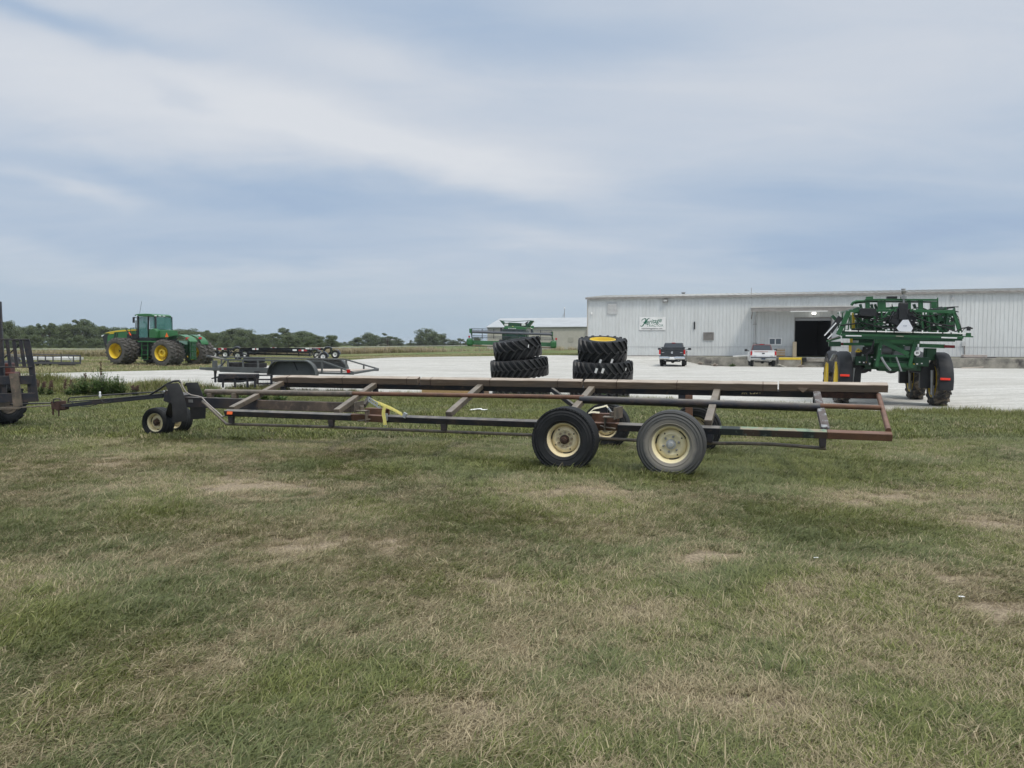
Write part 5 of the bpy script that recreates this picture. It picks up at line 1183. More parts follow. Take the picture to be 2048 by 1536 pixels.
# fenders: swept bands over the rear duals
def fender(pts, w0, w1):
    m = MB(); P = [a7(x, y, w0) for x, y in pts]; n = len(P); V = []
    for p in P: V += [(p.x, w0, p.z), (p.x, w1, p.z), (p.x, w1, p.z-.05), (p.x, w0, p.z-.05)]
    F = [(4*i+j, 4*i+(j+1) % 4, 4*i+4+(j+1) % 4, 4*i+4+j) for i in range(n-1) for j in range(4)]+[(0, 1, 2, 3), (4*n-4, 4*n-1, 4*n-2, 4*n-3)]
    m.add(V, F); return m.build('fender', gm, tc_, smooth=40)
fender([(1185, 610), (1250, 570), (1330, 548), (1400, 545), (1470, 565), (1530, 600), (1570, 650)], .42, 1.25)
fender([(1495, 560), (1560, 545), (1620, 555), (1690, 590), (1740, 650), (1755, 690)], 3.0, 3.8)
for x, y, w in ((1535, 605, .5), (1735, 600, 3.1)): m = MB(); m.box(a7(x, y, w), (.10, .25, .16)); m.build('tail_lamp', MAT['red_lens'], tc_, bevel=.01)
for x, y, w in ((1520, 556, 1.3), (1718, 552, 3.4)): m = MB(); m.box(a7(x, y, w), (.15, .1, .10)); m.build('rear_work_lamp', MAT['clear_lens'], tc_)
slab('hitch_tower', [(1530, 650), (1570, 645), (1575, 930), (1545, 940)], WC-.5, WC+.2, gd, .03)
for y in (680, 740, 810, 900, 935): m = MB(); m.bar(a7(1565, y, WC-.7), a7(1680, y, WC-.7), .04, .05); m.build('hitch_rung', gm, tc_)
m = MB(); m.bar(a7(1600, 620, WC-.7), a7(1612, 940, WC-.7), .06, .06); m.build('hitch_post', gm, tc_)
m = MB(); m.prism(prof([(1205, 515), (1233, 582), (1182, 584)], 1.0), (0, .02, 0)); m.build('orange_triangle', pmat('orange_triangle', (.95, .16, .02), None), tc_)
m = MB(); m.bar(a7(565, 455, wn-.3), a7(640, 560, wn-.3), .06, .06); m.bar(a7(640, 560, wn-.3), a7(670, 620, wn-.3), .05, .05); m.build('grab_arm', bk, tc_); m = MB(); m.bar(a7(615, 510, wn-.34), a7(642, 556, wn-.34), .07, .07); m.build('orange_marker', pmat('orange_marker', (.9, .12, .02), None), tc_)
m = MB(); m.tube([a7(782, 215, WC-.6), a7(815, 20, WC-.6)], .012, 5); m.build('aerial', bk, tc_)
m = MB(); m.bar(a7(745, 285, cw0-.1), a7(690, 268, cw0-.5), .04, .04); m.box(a7(688, 315, cw0-.5), (.10, .12, .42)); m.build('wing_mirror', bk, tc_)
m = MB(); m.tube([a7(x, y, wn-.1) for x, y in ((640, 530), (640, 440), (690, 440), (730, 440), (730, 540))], .02, 6); m.build('hand_rail', bk, tc_)
m = MB(); m.tube([a7(720, 470, WC+.5), a7(722, 320, WC+.5)], .06, 8); m.build('exhaust', MAT['chrome'], tc_)

# ------------------------------------------------------------------ combine with draper header
co_ = atY(1024, 690, 101); FCm = Frame((co_.x, 101, .35), -R(4), 0, 0)
def c7(x, y, w=0): return FCm.y(920+x/7.877, 620+y/7.877, w)
cm = thing('combine_harvester', 'green combine harvester with a wide raised header and reel, behind the left tyre pile', 'combine', frame=FCm)
pale = MAT['machine_green_pale']
def cbar(name, a, b, w, wd, hd, mat, parent=cm): m = MB(); m.bar(c7(*a, w), c7(*b, w), wd, hd); return m.build(name, mat, parent)
cbar('header_back', (150, 508), (1480, 545), .6, .5, .55, pale); cbar('header_lip', (150, 555), (1478, 592), -.3, .3, .10, pmat('tan_cutterbar', (.30, .21, .12), None)); cbar('knife', (165, 570), (1465, 600), -.5, .2, .07, bk)
for x, y in ((160, 505), (1472, 543)): m = MB(); c = c7(x, y, -.1); m.box(c, (.85, 1.6, 1.05)); m.build('crop_divider', gm, cm, bevel=.25)
reel_m = pmat('reel_grey', (.10, .11, .14), None)
m = MB(); m.tube([c7(190, 345, -.8), c7(1450, 385, -.8)], .17, 10); m.build('reel_tube', reel_m, cm)
for yy0, yy1, w in ((290, 322, -.8), (318, 352, -1.3), (400, 440, -.9), (428, 462, -.4)):
    cbar('reel_bat', (185, yy0), (1450, yy1), w, .06, .06, reel_m)
    m = MB()
    for k in range(62):
        t_ = k/61; p = c7(190, yy0, w).lerp(c7(1448, yy1, w), t_); m.bar(p, p+Vector((.02, 0, -.30)), .035, .035)
    m.build('reel_tines', reel_m, cm, kind='stuff')
for x in (190, 350, 532, 715, 900, 1268, 1448):
    y = 345+40*(x-190)/1260; m = MB(); m.bar(c7(x, y-58, -.8), c7(x, y+95, -.8), .08, .08); m.bar(c7(x-6, y, -.8), c7(x-6, y, .5), .05, .05); m.build('reel_spider', bk, cm)
for x0, x1, y in ((165, 195, 320), (1440, 1475, 370)): m = MB(); m.bar(c7(x0, y, -.6), c7(x1, y+130, .3), .12, .12); m.box(c7((x0+x1)/2-12, y+8, -.6), (.35, .3, .6)); m.build('reel_arm', gm, cm)
for x, y in ((146, 419), (1516, 456)): m = MB(); m.bar(c7(x, y, -.4), c7(x, y+45, -.4), .05, .05); m.build('marker_stalk', bk, cm); m = MB(); m.box(c7(x, y, -.5), (.26, .05, .26)); m.build('red_marker', MAT['red_lens'], cm, bevel=.05)
wc_ = 4.0
def cslab(name, pts, w0, d, mat, bev=.05): m = MB(); m.prism([c7(*p, w0) for p in pts], (0, d, 0)); return m.build(name, mat, cm, bevel=bev)
cslab('cab', [(688, 285), (1042, 300), (1030, 425), (690, 415)], wc_, 2.5, gd); cslab('cab_window', [(730, 305), (1000, 318), (990, 420), (735, 410)], wc_-.03, .04, pmat('cab_dark_glass', (.02, .06, .045), None, rough=.1), 0)
cslab('cab_roof', [(690, 268), (735, 258), (1000, 262), (1045, 285), (1040, 312), (692, 298)], wc_-.2, 2.8, gm)
for x in range(770, 900, 33): m = MB(); m.box(c7(x, 288+(x-770)*.03, wc_-.25), (.2, .06, .1)); m.build('cab_lamp', MAT['clear_lens'], cm)
m = MB(); m.lathe([(.12, 0), (.12, .15), (.001, .22)], c7(832, 278, wc_), 'Z', 10); m.build('beacon', pmat('beacon_yellow', (.85, .75, .1), None), cm)
cslab('grain_tank', [(640, 170), (710, 205), (770, 200), (940, 205), (1010, 215), (1080, 170), (1040, 270), (700, 262)], wc_+2.2, .3, bk, 0)
cslab('tank_front', [(770, 196), (945, 205), (940, 262), (775, 255)], wc_+2.0, .15, gd, 0)
cslab('tank_flare', [(618, 158), (672, 168), (730, 262), (705, 262)], wc_+2.0, 3.0, gd, .02); cslab('tank_flare', [(1108, 163), (1160, 168), (1078, 270), (1020, 272)], wc_+2.0, 3.0, gd, .02); cslab('tank_flare', [(672, 166), (860, 176), (1108, 163), (1100, 172), (860, 186), (680, 174)], wc_+5.0, .1, gd, 0)
for x in (730, 1000): m = MB(); m.box(c7(x, 232, wc_+1.9), (.55, .05, .30)); m.build('tank_lamp', MAT['white_paint'], cm)
cslab('body', [(660, 300), (1060, 315), (1060, 640), (660, 640)], wc_+2.4, 5.5, gd)
m = MB(); m.tube([c7(1050, 300, wc_), c7(1060, 275, wc_), c7(1100, 280, wc_), c7(1145, 300, wc_), c7(1150, 350, wc_), c7(1110, 380, wc_)], .06, 6); m.tube([c7(1110, 275, wc_+3), c7(1145, 270, wc_-0)], .22, 8); m.build('unloading_auger', gm, cm)
m = MB(); m.box(c7(650, 320, wc_), (.3, .3, .7)); m.build('wing_mirror', bk, cm); m = MB(); m.box(c7(1130, 335, wc_), (.3, .3, .7)); m.build('wing_mirror', bk, cm)
for s in (-1, 1):
    m = MB(); c = c7(865, 560, wc_+2); m.lathe(tyre_prof(1.0, .8, .5), n=24, closed=True); xform(m, Matrix.Translation((c.x+s*1.9, wc_+2, 1.0)) @ Matrix.Rotation(math.pi/2, 4, 'Z')); m.build('wheel', MAT['rubber'], cm, smooth=40)
cslab('feeder_house', [(800, 420), (930, 425), (940, 540), (790, 535)], .9, 3.4, gd)

gm = MAT['sprayer_green']
# ------------------------------------------------------------------ self-propelled sprayer, seen from behind
sx0, sy0 = 12.65, 24.75
FS = Frame((sx0, sy0, -.45), -R(16.3), R(1.3)); 
def s7(x, y, w=-1.3): return FS.y(1620+x/5.389, 560+y/5.389, w)
sp = thing('crop_sprayer', 'tall green crop sprayer on narrow fendered wheels with folded boom, seen from behind', 'sprayer', frame=FS)
def sb(name, a, b, wd, hd=None, w=-1.3, mat=None, w2=None, parent=sp, bev=.004): m = MB(); m.bar(s7(*a, w), s7(*b, w if w2 is None else w2), wd, hd or wd); return m.build(name, mat or gm, parent, bevel=bev)
# booms
sb('boom_rail', (330, 590), (1650, 622), .10, .07, mat=gm); sb('boom_rail', (345, 615), (1640, 640), .08, .09, mat=gd); sb('boom_rail', (1640, 608), (1755, 612), .10, .04)
sb('boom_end_plate', (1680, 590), (1735, 590), .03, .11)
m = MB(); m.tube([s7(378, 548, -1.42), s7(1680, 577, -1.42)], .018, 8); m.build('spray_line', MAT['white_paint'], sp)
for x in (522, 715, 905, 1110, 1430, 1520): m = MB(); y = 548+29*(x-378)/1302; m.box(s7(x, y, -1.43), (.03, .05, .05)); m.build('nozzle_body', bk, sp)
for x in (430, 818, 1212, 1620): y = 548+29*(x-378)/1302; sb('line_bracket', (x, y-25), (x, y+10), .035, .03, -1.4, MAT['white_paint'])
sb('boom_reflector', (385, 600), (555, 603), .01, .035, -1.40, MAT['white_reflector']); sb('boom_reflector', (1415, 620), (1585, 625), .01, .040, -1.40, MAT['white_reflector']); sb('boom_plate', (925, 604), (1008, 608), .01, .03, -1.40, MAT['pale_timber'])
sb('upper_rail', (420, 335), (930, 328), .08, .075); sb('upper_rail', (1080, 328), (1550, 348), .08, .085)
sb('mast_rail', (595, 212), (1380, 215), .09, .06, -1.0); sb('mast_rail', (595, 232), (1380, 238), .07, .05, -.9, gd)
for x in (618, 750, 790, 1060, 1190): sb('mast_upright', (x, 225), (x+3, 318), .13, .10, -.95)
sb('mast_upright', (1328, 235), (1330, 305), .16, .20, -.95); sb('mast_upright', (1375, 190), (1378, 300), .03, .05, -1.0); sb('mast_upright', (640, 180), (640, 215), .20, .12, -.95)
m = MB(); m.tube([s7(x, y, -.9) for x, y in ((595, 228), (500, 230), (465, 245), (445, 272))], .045, 8); m.tube([s7(x, y, -.8) for x, y in ((595, 236), (520, 240), (480, 250))], .035, 8); m.build('fold_arm', gm, sp, smooth=40)
for x in (540, 660, 700, 870, 1000, 1120): sb('fold_link', (x, 260), (x+20, 330), .05, .08, -.85, gd)
sb('end_frame', (415, 338), (365, 460), .10, .14); sb('end_frame', (365, 460), (300, 590), .10, .13); sb('end_frame', (1550, 345), (1618, 570), .09, .10); sb('end_frame', (1490, 350), (1460, 560), .07, .08, -1.1, gd)
for a, b in (((1270, 350), (1290, 570)), ((1310, 350), (1360, 480)), ((1440, 370), (1360, 480)), ((1360, 480), (1440, 570)), ((690, 340), (700, 560)), ((610, 360), (612, 570)), ((770, 340), (775, 440)), ((440, 380), (440, 560)), ((500, 380), (640, 560)), ((1200, 350), (1220, 560)), ((860, 340), (720, 480))): sb('lattice_bar', a, b, .05, .07, -1.0)
for a, b in (((480, 400), (930, 400)), ((1090, 395), (1500, 380)), ((640, 470), (940, 450)), ((1100, 440), (1440, 470)), ((450, 520), (900, 500)), ((1120, 500), (1560, 520)), ((560, 365), (740, 545)), ((1180, 540), (1290, 380))): sb('lattice_bar', a, b, .07, .09, -.4, gd)
for s, x in ((-1, 520), (1, 1460)):                      # folded boom sections running forward along each side
    for y in (300, 370, 450, 530):
        m = MB(); c = s7(x, y, -.9); m.bar(c, c+Vector((s*-.05, 5.2, .02)), .06, .06); m.build('boom_chord', gd, sp)
    for k in range(6):
        c = s7(x, 300, -.9); d = s7(x, 530, -.9); m = MB(); m.bar(c+Vector((0, k*.85, 0)), d+Vector((0, k*.85+.42, 0)), .04, .04); m.build('boom_strut', gm, sp)
# left folded tip with nozzles
sb('boom_tip', (215, 560), (330, 400), .14, .16, -1.2, bk); sb('boom_tip', (235, 385), (300, 450), .10, .10, -1.1, gd); sb('boom_tip', (200, 690), (330, 690), .14, .16, -.9, gd); sb('tip_strip', (155, 600), (282, 462), .03, .035, -1.36, MAT['white_reflector']); sb('tip_strip', (190, 633), (240, 580), .03, .035, -1.36, MAT['white_reflector']); sb('tip_strip', (290, 545), (335, 495), .03, .025, -1.3, MAT['white_reflector'])
sb('boom_tip', (180, 660), (330, 620), .06, .06, -1.2, gm); sb('tip_hose', (200, 645), (320, 605), .03, .03, -1.25, MAT['grey_hose']); sb('white_pole', (318, 338), (324, 400), .03, .05, -1.2, MAT['white_paint'])
# centre mast, box, hoses
m = MB(); c0_ = s7(1000, 300, -1.2); m.box(s7(1000, 340, -1.15), (.26, .2, .55)); m.box(s7(930, 400, -1.1), (.28, .2, .5), Matrix.Rotation(R(25), 3, 'Y')); m.box(s7(1075, 400, -1.1), (.26, .2, .5), Matrix.Rotation(R(-25), 3, 'Y')); m.box(s7(1010, 480, -1.0), (.55, .2, .5)); m.build('centre_mast', MAT['black_plastic'], sp, bevel=.02)
m = MB(); m.tube([s7(1008, 330, -1.2), s7(1010, 140, -1.2)], .03, 8); m.tube([s7(1008, 210, -1.22), s7(1008, 270, -1.22)], .018, 8); m.lathe([(.04, 0), (.085, .10)], s7(1010, 155, -1.2), 'Z', 10); m.box(s7(1005, 190, -1.2), (.16, .14, .08)); m.build('valve_stack', MAT['steel_bare'], sp, smooth=40)
m = MB(); m.prism([s7(540, 310, -1.5), s7(555, 303, -1.5), s7(715, 308, -1.5), s7(715, 390, -1.5), s7(540, 388, -1.5)], (0, .2, 0)); m.build('control_box', bk, sp, bevel=.01)
m = MB(); m.box(s7(560, 385, -1.2), (.45, .2, .12)); m.build('valve_block', bk, sp, bevel=.01); m = MB(); m.box(s7(880, 190, -.8), (.30, .2, .08)); m.build('valve_block', bk, sp, bevel=.01)
for P, r_ in (([(330, 490), (450, 475), (560, 460), (660, 485), (780, 515), (930, 520)], .022), ([(440, 545), (560, 520), (650, 480), (780, 440), (880, 390), (930, 370)], .018), ([(1090, 380), (1180, 420), (1300, 465), (1420, 480), (1540, 500)], .022), ([(1110, 520), (1200, 540), (1280, 500), (1380, 490), (1500, 530), (1570, 555), (1640, 520), (1700, 510)], .018), ([(1640, 560), (1655, 530), (1690, 515)], .010), ([(940, 540), (860, 560), (700, 550), (560, 530)], .015), ([(1560, 350), (1600, 400), (1620, 480), (1640, 560)], .009), ([(900, 330), (860, 400), (700, 430), (520, 400)], .02), ([(1100, 330), (1160, 380), (1290, 390), (1420, 370)], .018), ([(540, 440), (500, 400), (480, 380)], .02), ([(690, 660), (660, 760), (610, 800), (620, 900)], .03)):
    m = MB(); m.tube([s7(x, y, -1.35) for x, y in P], r_, 7); m.build('hose', MAT['rubber'], sp, smooth=50)
m = MB(); m.box(s7(1710, 525, -1.35), (.09, .1, .12)); m.box(s7(1725, 515, -1.35), (.14, .06, .04), Matrix.Rotation(R(20), 3, 'Y')); m.build('nozzle_cluster', bk, sp)
for x, y in ((868, 265), (800, 456), (1145, 459), (432, 535), (1128, 316), (500, 368)): m = MB(); m.box(s7(x, y, -1.38), (.06, .03, .035 if x != 868 else .13)); m.build('white_fitting', MAT['white_paint'], sp)
tr7 = [(1000, 430), (1060, 428), (1110, 520), (1090, 556), (960, 552), (932, 518)]
m = MB(); m.prism([s7(x, y, -1.56) for x, y in tr7], (0, .012, 0)); smv = m.build('warning_triangle', pmat('white_plate', (.78, .80, .86), None, rough=.4), sp)
cT = s7(1024, 494, -1.565); t_ = text_mesh('4030', .062, .001, 0, .001); xform(t_, Matrix.Translation(cT)).build('lettering', pmat('faint_grey', (.50, .53, .60), None), smv)
m = MB(); p_ = s7(1155, 787, -1.2); m.lathe([(.001, -.012), (.085, -.012), (.085, .012), (.001, .012)], p_, n=28); ds = m.build('speed_disc', MAT['white_paint'], sp); xform(text_mesh('35', .085, .001, 0, .003), Matrix.Translation(p_+Vector((0, -.0135, 0)))).build('lettering', MAT['black_plastic'], ds)
m = MB(); m.box(s7(1155, 740, -1.15), (.08, .04, .10)); m.build('disc_bracket', MAT['grey_galv'], sp)
for a, b in (((455, 355), (480, 520)), ((445, 625), (443, 680)), ((432, 700), (430, 775))): p, q = s7(*a, -.7), s7(*b, -.7); m = MB(); m.bar(s7((a[0]+b[0])/2, a[1], -.7), s7((a[0]+b[0])/2, b[1], -.7), .035, .085, up=(1, 0, 0)); m.build('yellow_guard', yl, sp)
# chassis
for a, b, wd, hd, w in (((770, 655), (715, 930), .10, .13, -1.1), ((1135, 650), (1070, 930), .10, .14, -1.1), ((780, 665), (1060, 800), .07, .13, -1.15), ((730, 815), (1100, 825), .07, .08, -1.1), ((690, 905), (1110, 925), .12, .13, -1.0), ((690, 660), (1180, 670), .10, .12, -1.1), ((860, 835), (880, 920), .05, .05, -1.0)): sb('rear_frame', a, b, wd, hd, w, gm)
sb('cross_beam', (200, 690), (700, 690), .10, .09, -.7, gm); sb('cross_beam', (520, 675), (700, 680), .12, .16, -.6, gd); sb('cross_beam', (1180, 705), (1450, 715), .10, .12, -.7, gm); sb('cross_beam', (1440, 716), (1560, 719), .07, .08, -.7, MAT['black_plastic'])
sb('tail_lamp', (285, 690), (360, 688), .03, .08, -.85, MAT['dark_red']); sb('tail_lamp', (1445, 716), (1558, 719), .03, .09, -.85, MAT['dark_red'])
m = MB(); m.bb((-.62, -.7, 1.27), (.62, 3.6, 1.42)); m.bb((-.85, -.3, 1.22), (.85, .1, 1.5)); m.bb((-.5, -.6, 1.18), (.35, -.3, 1.5)); m.build('chassis', gd, sp, bevel=.03)
m = MB(); m.tube([s7(770, 750, -.9), s7(875, 752, -.9)], .145, 16); m.build('rinse_tank', pmat('grey_tank', (.14, .145, .155), None), sp, smooth=30); m = MB(); m.bar(s7(768, 705, -.95), s7(768, 800, -.95), .03, .06); m.build('tank_strap', MAT['grey_galv'], sp); m = MB(); m.box(s7(960, 790, -.8), (.35, .2, .15)); m.build('filter_bowl', MAT['grey_galv'], sp); m = MB(); m.box(s7(1045, 735, -.8), (.14, .2, .12)); m.build('filter_bowl', MAT['grey_galv'], sp)
m = MB(); m.tube([s7(x, y, -1.2) for x, y in ((768, 830), (800, 890), (835, 940), (868, 975))], .035, 10); m.build('drain_hose', MAT['grey_galv'], sp, smooth=40); m = MB(); m.tube([s7(x, y, -1.2) for x, y in ((928, 830), (950, 890), (968, 940), (985, 985))], .028, 10); m.build('drain_hose', MAT['grey_galv'], sp, smooth=40)
for x_, y_, w_, s_ in ((560, 870, -.2, (.5, .5, .3)), (1180, 880, -.2, (.45, .5, .3)), (640, 780, .1, (.4, .4, .5)), (1290, 800, .0, (.3, .4, .4))): m = MB(); m.box(s7(x_, y_, w_), s_); m.build('hydraulic_block', gd, sp, bevel=.02)
m = MB(); m.box(s7(620, 760, -.3), (.35, .3, .25)); m.box(s7(520, 800, -.2), (.18, .3, .3)); m.build('pump', bk, sp, bevel=.03)
m = MB(); m.tube([s7(490, 775, -.6), s7(520, 740, -.6), s7(555, 770, -.6)], .02, 6); m.box(s7(515, 770, -.6), (.14, .06, .05)); m.build('yellow_fitting', yl, sp)
for x, y in ((535, 885), (580, 888), (612, 885), (1118, 905), (1155, 905), (1205, 900)): m = MB(); m.box(s7(x, y, -.75), (.045, .02, .035)); m.build('decal', MAT['white_paint'] if x not in (612, 1118) else yl, sp)
for x in (590, 900): m = MB(); m.lathe([(.001, -.2), (.20, -.15), (.22, .15), (.001, .2)], s7(x-20, 940, .4), n=20); m.build('hydraulic_motor', bk, sp, smooth=40)
# product tank and rear body seen between the booms
m = MB(); m.bb((-.75, .2, 1.3), (.85, 2.6, 2.55)); m.build('product_tank', gd, sp, bevel=.15)
m = MB(); m.bb((-.6, 2.7, 1.3), (.6, 4.6, 2.5)); m.build('cab', MAT['black_plastic'], sp, bevel=.1)
# folded boom sections, plumbing and brackets packed between the end frames
rs = random.Random(5)
sb('boom_rail', (340, 566), (1640, 590), .10, .11, -.8, gd); sb('boom_rail', (430, 640), (1560, 655), .08, .06, -.6, gd)
for i in range(130):
    x = rs.choice([rs.uniform(450, 900), rs.uniform(1100, 1540)]); y = rs.uniform(300, 550); w = rs.uniform(-1.1, .7); L = rs.uniform(50, 190); vert = rs.random() < .45
    a, b = ((x, y), (x+rs.uniform(-25, 25), min(565, y+L))) if vert else ((x, y), (min(1560, x+L), y+rs.uniform(-15, 15)))
    sb('fold_bracket' if vert else 'fold_bar', a, b, rs.uniform(.04, .10), rs.uniform(.05, .14), w, gd if rs.random() < .55 else (gm if rs.random() < .5 else bk))
for i in range(26):
    x = rs.uniform(450, 1500); y = rs.uniform(300, 560); P = [(x, y)]
    for k in range(4): x += rs.uniform(20, 75); y = min(565, max(290, y+rs.uniform(-40, 45))); P.append((min(x, 1600), y))
    m = MB(); w = rs.uniform(-1.2, .2); m.tube([s7(a, b, w) for a, b in P], rs.uniform(.010, .020), 6); m.build('hose', MAT['rubber'], sp, smooth=50)
for i in range(22):
    x = rs.uniform(470, 1520) if i < 14 else rs.uniform(500, 1250); y = rs.uniform(340, 540) if i < 14 else rs.uniform(700, 900); m = MB(); m.box(s7(x, y, rs.uniform(-.9, -.2)), (rs.uniform(.06, .2), .12, rs.uniform(.05, .14))); m.build('valve_block', bk if rs.random() < .7 else gd, sp, bevel=.008)
for i in range(16):
    x = rs.uniform(480, 1500) if i < 9 else rs.uniform(500, 1250); y = rs.uniform(330, 540) if i < 9 else rs.uniform(690, 920); m = MB(); m.box(s7(x, y, -1.22), (rs.uniform(.02, .05), .02, rs.uniform(.015, .035))); m.build('steel_fitting', MAT['grey_galv'], sp)
# wheels, fenders, legs
mud = [MAT['rubber_mud'], MAT['rubber_mud']]
def fend(cx, cyc, cz, r, w, a0, a1, n=14):
    m = MB(); V = []; nn = n+1
    for i in range(nn):
        a = R(a0+(a1-a0)*i/n); 
        for rr, hx in ((r, -w/2+.03), (r+.03, -w/4), (r+.035, w/4), (r, w/2-.03), (r-.07, w/2), (r-.10, w/2-.02), (r-.02, 0), (r-.10, -w/2+.02), (r-.07, -w/2)): V.append((cx+hx, cyc-math.cos(a)*rr, cz+math.sin(a)*rr))
    k = 9; F = [(i*k+j, i*k+(j+1) % k, (i+1)*k+(j+1) % k, (i+1)*k+j) for i in range(n) for j in range(k)]; F += [tuple(range(k)), tuple(n*k+j for j in range(k))[::-1]]
    m.add(V, F); return m.build('fender', MAT['fender_plastic'], sp, smooth=35)
def swheel(px, py, w, front, left):
    c = s7(px, py, w); Ro = .86; cx = c.x; zg_ = .0+(.04 if not left else .0); cz = Ro+zg_-.03
    t = ag_tyre(Ro, .42, Ro*.62, 17, .05, parent=sp, M=Matrix.Translation((cx, w, cz)) @ Matrix.Rotation(math.pi/2, 4, 'Z'), name='wheel', mats=mud, lug_w=.065, n=40, sweep=.42)
    m = MB(); m.lathe([(.53, -.2), (.50, -.1), (.40, -.02), (.001, -.05)], n=28); m.lathe([(.53, .2), (.50, .1), (.48, -.1)], n=28); xform(m, Matrix.Translation((cx, w, cz)) @ Matrix.Rotation((-1 if left else 1)*math.pi/2, 4, 'Z')); m.build('rim', yl, t, smooth=40)
    s = 1 if left else -1
    f = fend(cx+.0, w, cz, Ro+.08, .44 if not front else .40, -14 if not front else 10, 105 if not front else 140)
    m = MB(); m.bar((cx+s*.34, w, cz-.22), (cx+s*.36, w, 1.45), .46, .22); m.lathe([(.001, -.14), (.30, -.12), (.34, .05)], (0, 0, 0), n=20) if False else None; m.bar((cx+s*.10, w, cz), (cx+s*.34, w, cz), .16, .16); m.bar((cx+s*.36, w, 1.25), (cx+s*.9, w, 1.2), .14, .14); m.build('wheel_leg', bk, sp, bevel=.02)
    m = MB(); m.tube([(cx+s*.30, w-.35, 1.25), (cx+s*.25, w-.28, .45)], .045, 8); m.tube([(cx+s*.22, w-.30, .75), (cx+s*.20, w-.26, .35)], .03, 8); m.build('damper', MAT['grey_galv'], sp, smooth=40)
    return cx, cz, f
rr_ = swheel(1385, 1150, 0.0, False, False); lr_ = swheel(340, 1150, 0.0, False, True); fr_ = swheel(1140, 1100, 3.2, True, False); lf_ = swheel(228, 1100, 3.2, True, True)
for px, w in ((375, 0), (1458, 0)):
    c = s7(px, 1028 if px < 1000 else 1068, -1.0); m = MB(); m.box(c, (.28, .05, .07)); m.build('red_reflector', MAT['red_reflector'], sp, bevel=.006)
for (x0, y0, x1, y1) in ((279, 880, 272, 1100), (188, 900, 184, 1100)):
    m = MB(); m.bar(s7(x0, y0, -.85 if x0 > 250 else 2.3), s7(x1, y1, -.85 if x0 > 250 else 2.3), .06, .07, up=(0, 1, 0)); m.build('yellow_guard', yl, sp)
m = MB(); m.bar(s7(262, 800, -.8), s7(225, 870, -.6), .09, .04); m.build('fender_stay', MAT['grey_galv'], sp)

gm = MAT['machine_green']
# ------------------------------------------------------------------ grey tandem utility trailer with tyres on its deck
go_ = atY(570, 740, 25.0); FG = Frame((go_.x, 25.0, G(go_.x, 25)), -R(10)); 
def g9(x, y, w=0): return FG.y(400+x/9.309, 700+y/9.309, w)
def gp(x, y, w=0): return FG.y(x, y, w)
gt = thing('utility_trailer', 'grey tandem utility trailer without its wheels, fenders and rails showing, behind the long trailer', 'trailer', frame=FG)
gs = MAT['grey_steel']; WF = 2.05
def gb(name, a, b, wd, hd, w=0.0, w2=None, mat=gs, up=(0, 0, 1)): m = MB(); m.bar(gp(*a, w), gp(*b, w if w2 is None else w2), wd, hd, up); return m.build(name, mat, gt, bevel=.004)
gb('deck_rail', (440, 738.5), (541, 741.5), .07, .19); gb('deck_rail', (634, 746), (708, 747.5), .06, .07); gb('deck_rail', (412, 737.5), (470, 740), .07, .10)
gb('top_rail', (454, 719.5), (560, 720.5), .05, .05); gb('top_rail', (560, 720.6), (645, 722.5), .05, .05)
for x, y0, y1 in ((456, 720, 739), (486, 720, 740), (516, 720, 741), (543.5, 720, 742), (644, 722, 747)): gb('post', (x, y0), (x, y1), .06, .05, up=(1, 0, 0))
gb('gate_brace', (645, 722.5), (708, 745.5), .05, .05); gb('post', (683, 736), (683, 747), .06, .05, up=(1, 0, 0)); gb('top_rail', (430, 713.5), (690, 718.5), .05, .05, WF); gb('top_rail', (414, 711.5), (455, 720), .05, .06, WF, 0); gb('top_rail', (424, 713), (452, 719.5), .14, .03, WF*.6, 0.2, MAT['worn_steel'])
gb('post', (692.5, 718), (692.5, 743), .06, .06, WF, up=(1, 0, 0)); gb('gate_brace', (690, 718.5), (757, 738), .06, .05, WF); gb('post', (727.5, 730), (727.5, 741), .05, .05, WF, up=(1, 0, 0)); gb('deck_rail', (560, 741.5), (757, 740.5), .07, .05, WF); gb('post', (443, 719), (443, 738), .05, .05, WF, up=(1, 0, 0))
gb('rear_sill', (700, 747.5), (756, 738.5), .08, .07, 0, WF); gb('front_sill', (428, 739), (444, 731), .08, .10, 0, WF)
gb('front_post', (429.5, 721), (430, 740), .20, .08, .1, up=(1, 0, 0)); gb('brace', (441, 733), (451, 722), .04, .04, .4)
gb('tongue', (400, 737), (440, 739), .08, .08, .6); m = MB(); m.tube([gp(432, 739, .5), gp(432, 747, .5)], .035, 8); m.build('jack', MAT['grey_galv'], gt)
m = MB(); z = gp(500, 744, 0).z; x0, x1 = gp(446, 744, 0).x, gp(700, 744, 0).x; 
nb = 7
for i in range(nb): m = MB(); y0 = .08+i*(WF-.16)/nb; m.bb((x0, y0, z+.02), (x1, y0+(WF-.16)/nb-.012, z+.055)); m.build('deck_board', MAT['pale_timber'], gt)
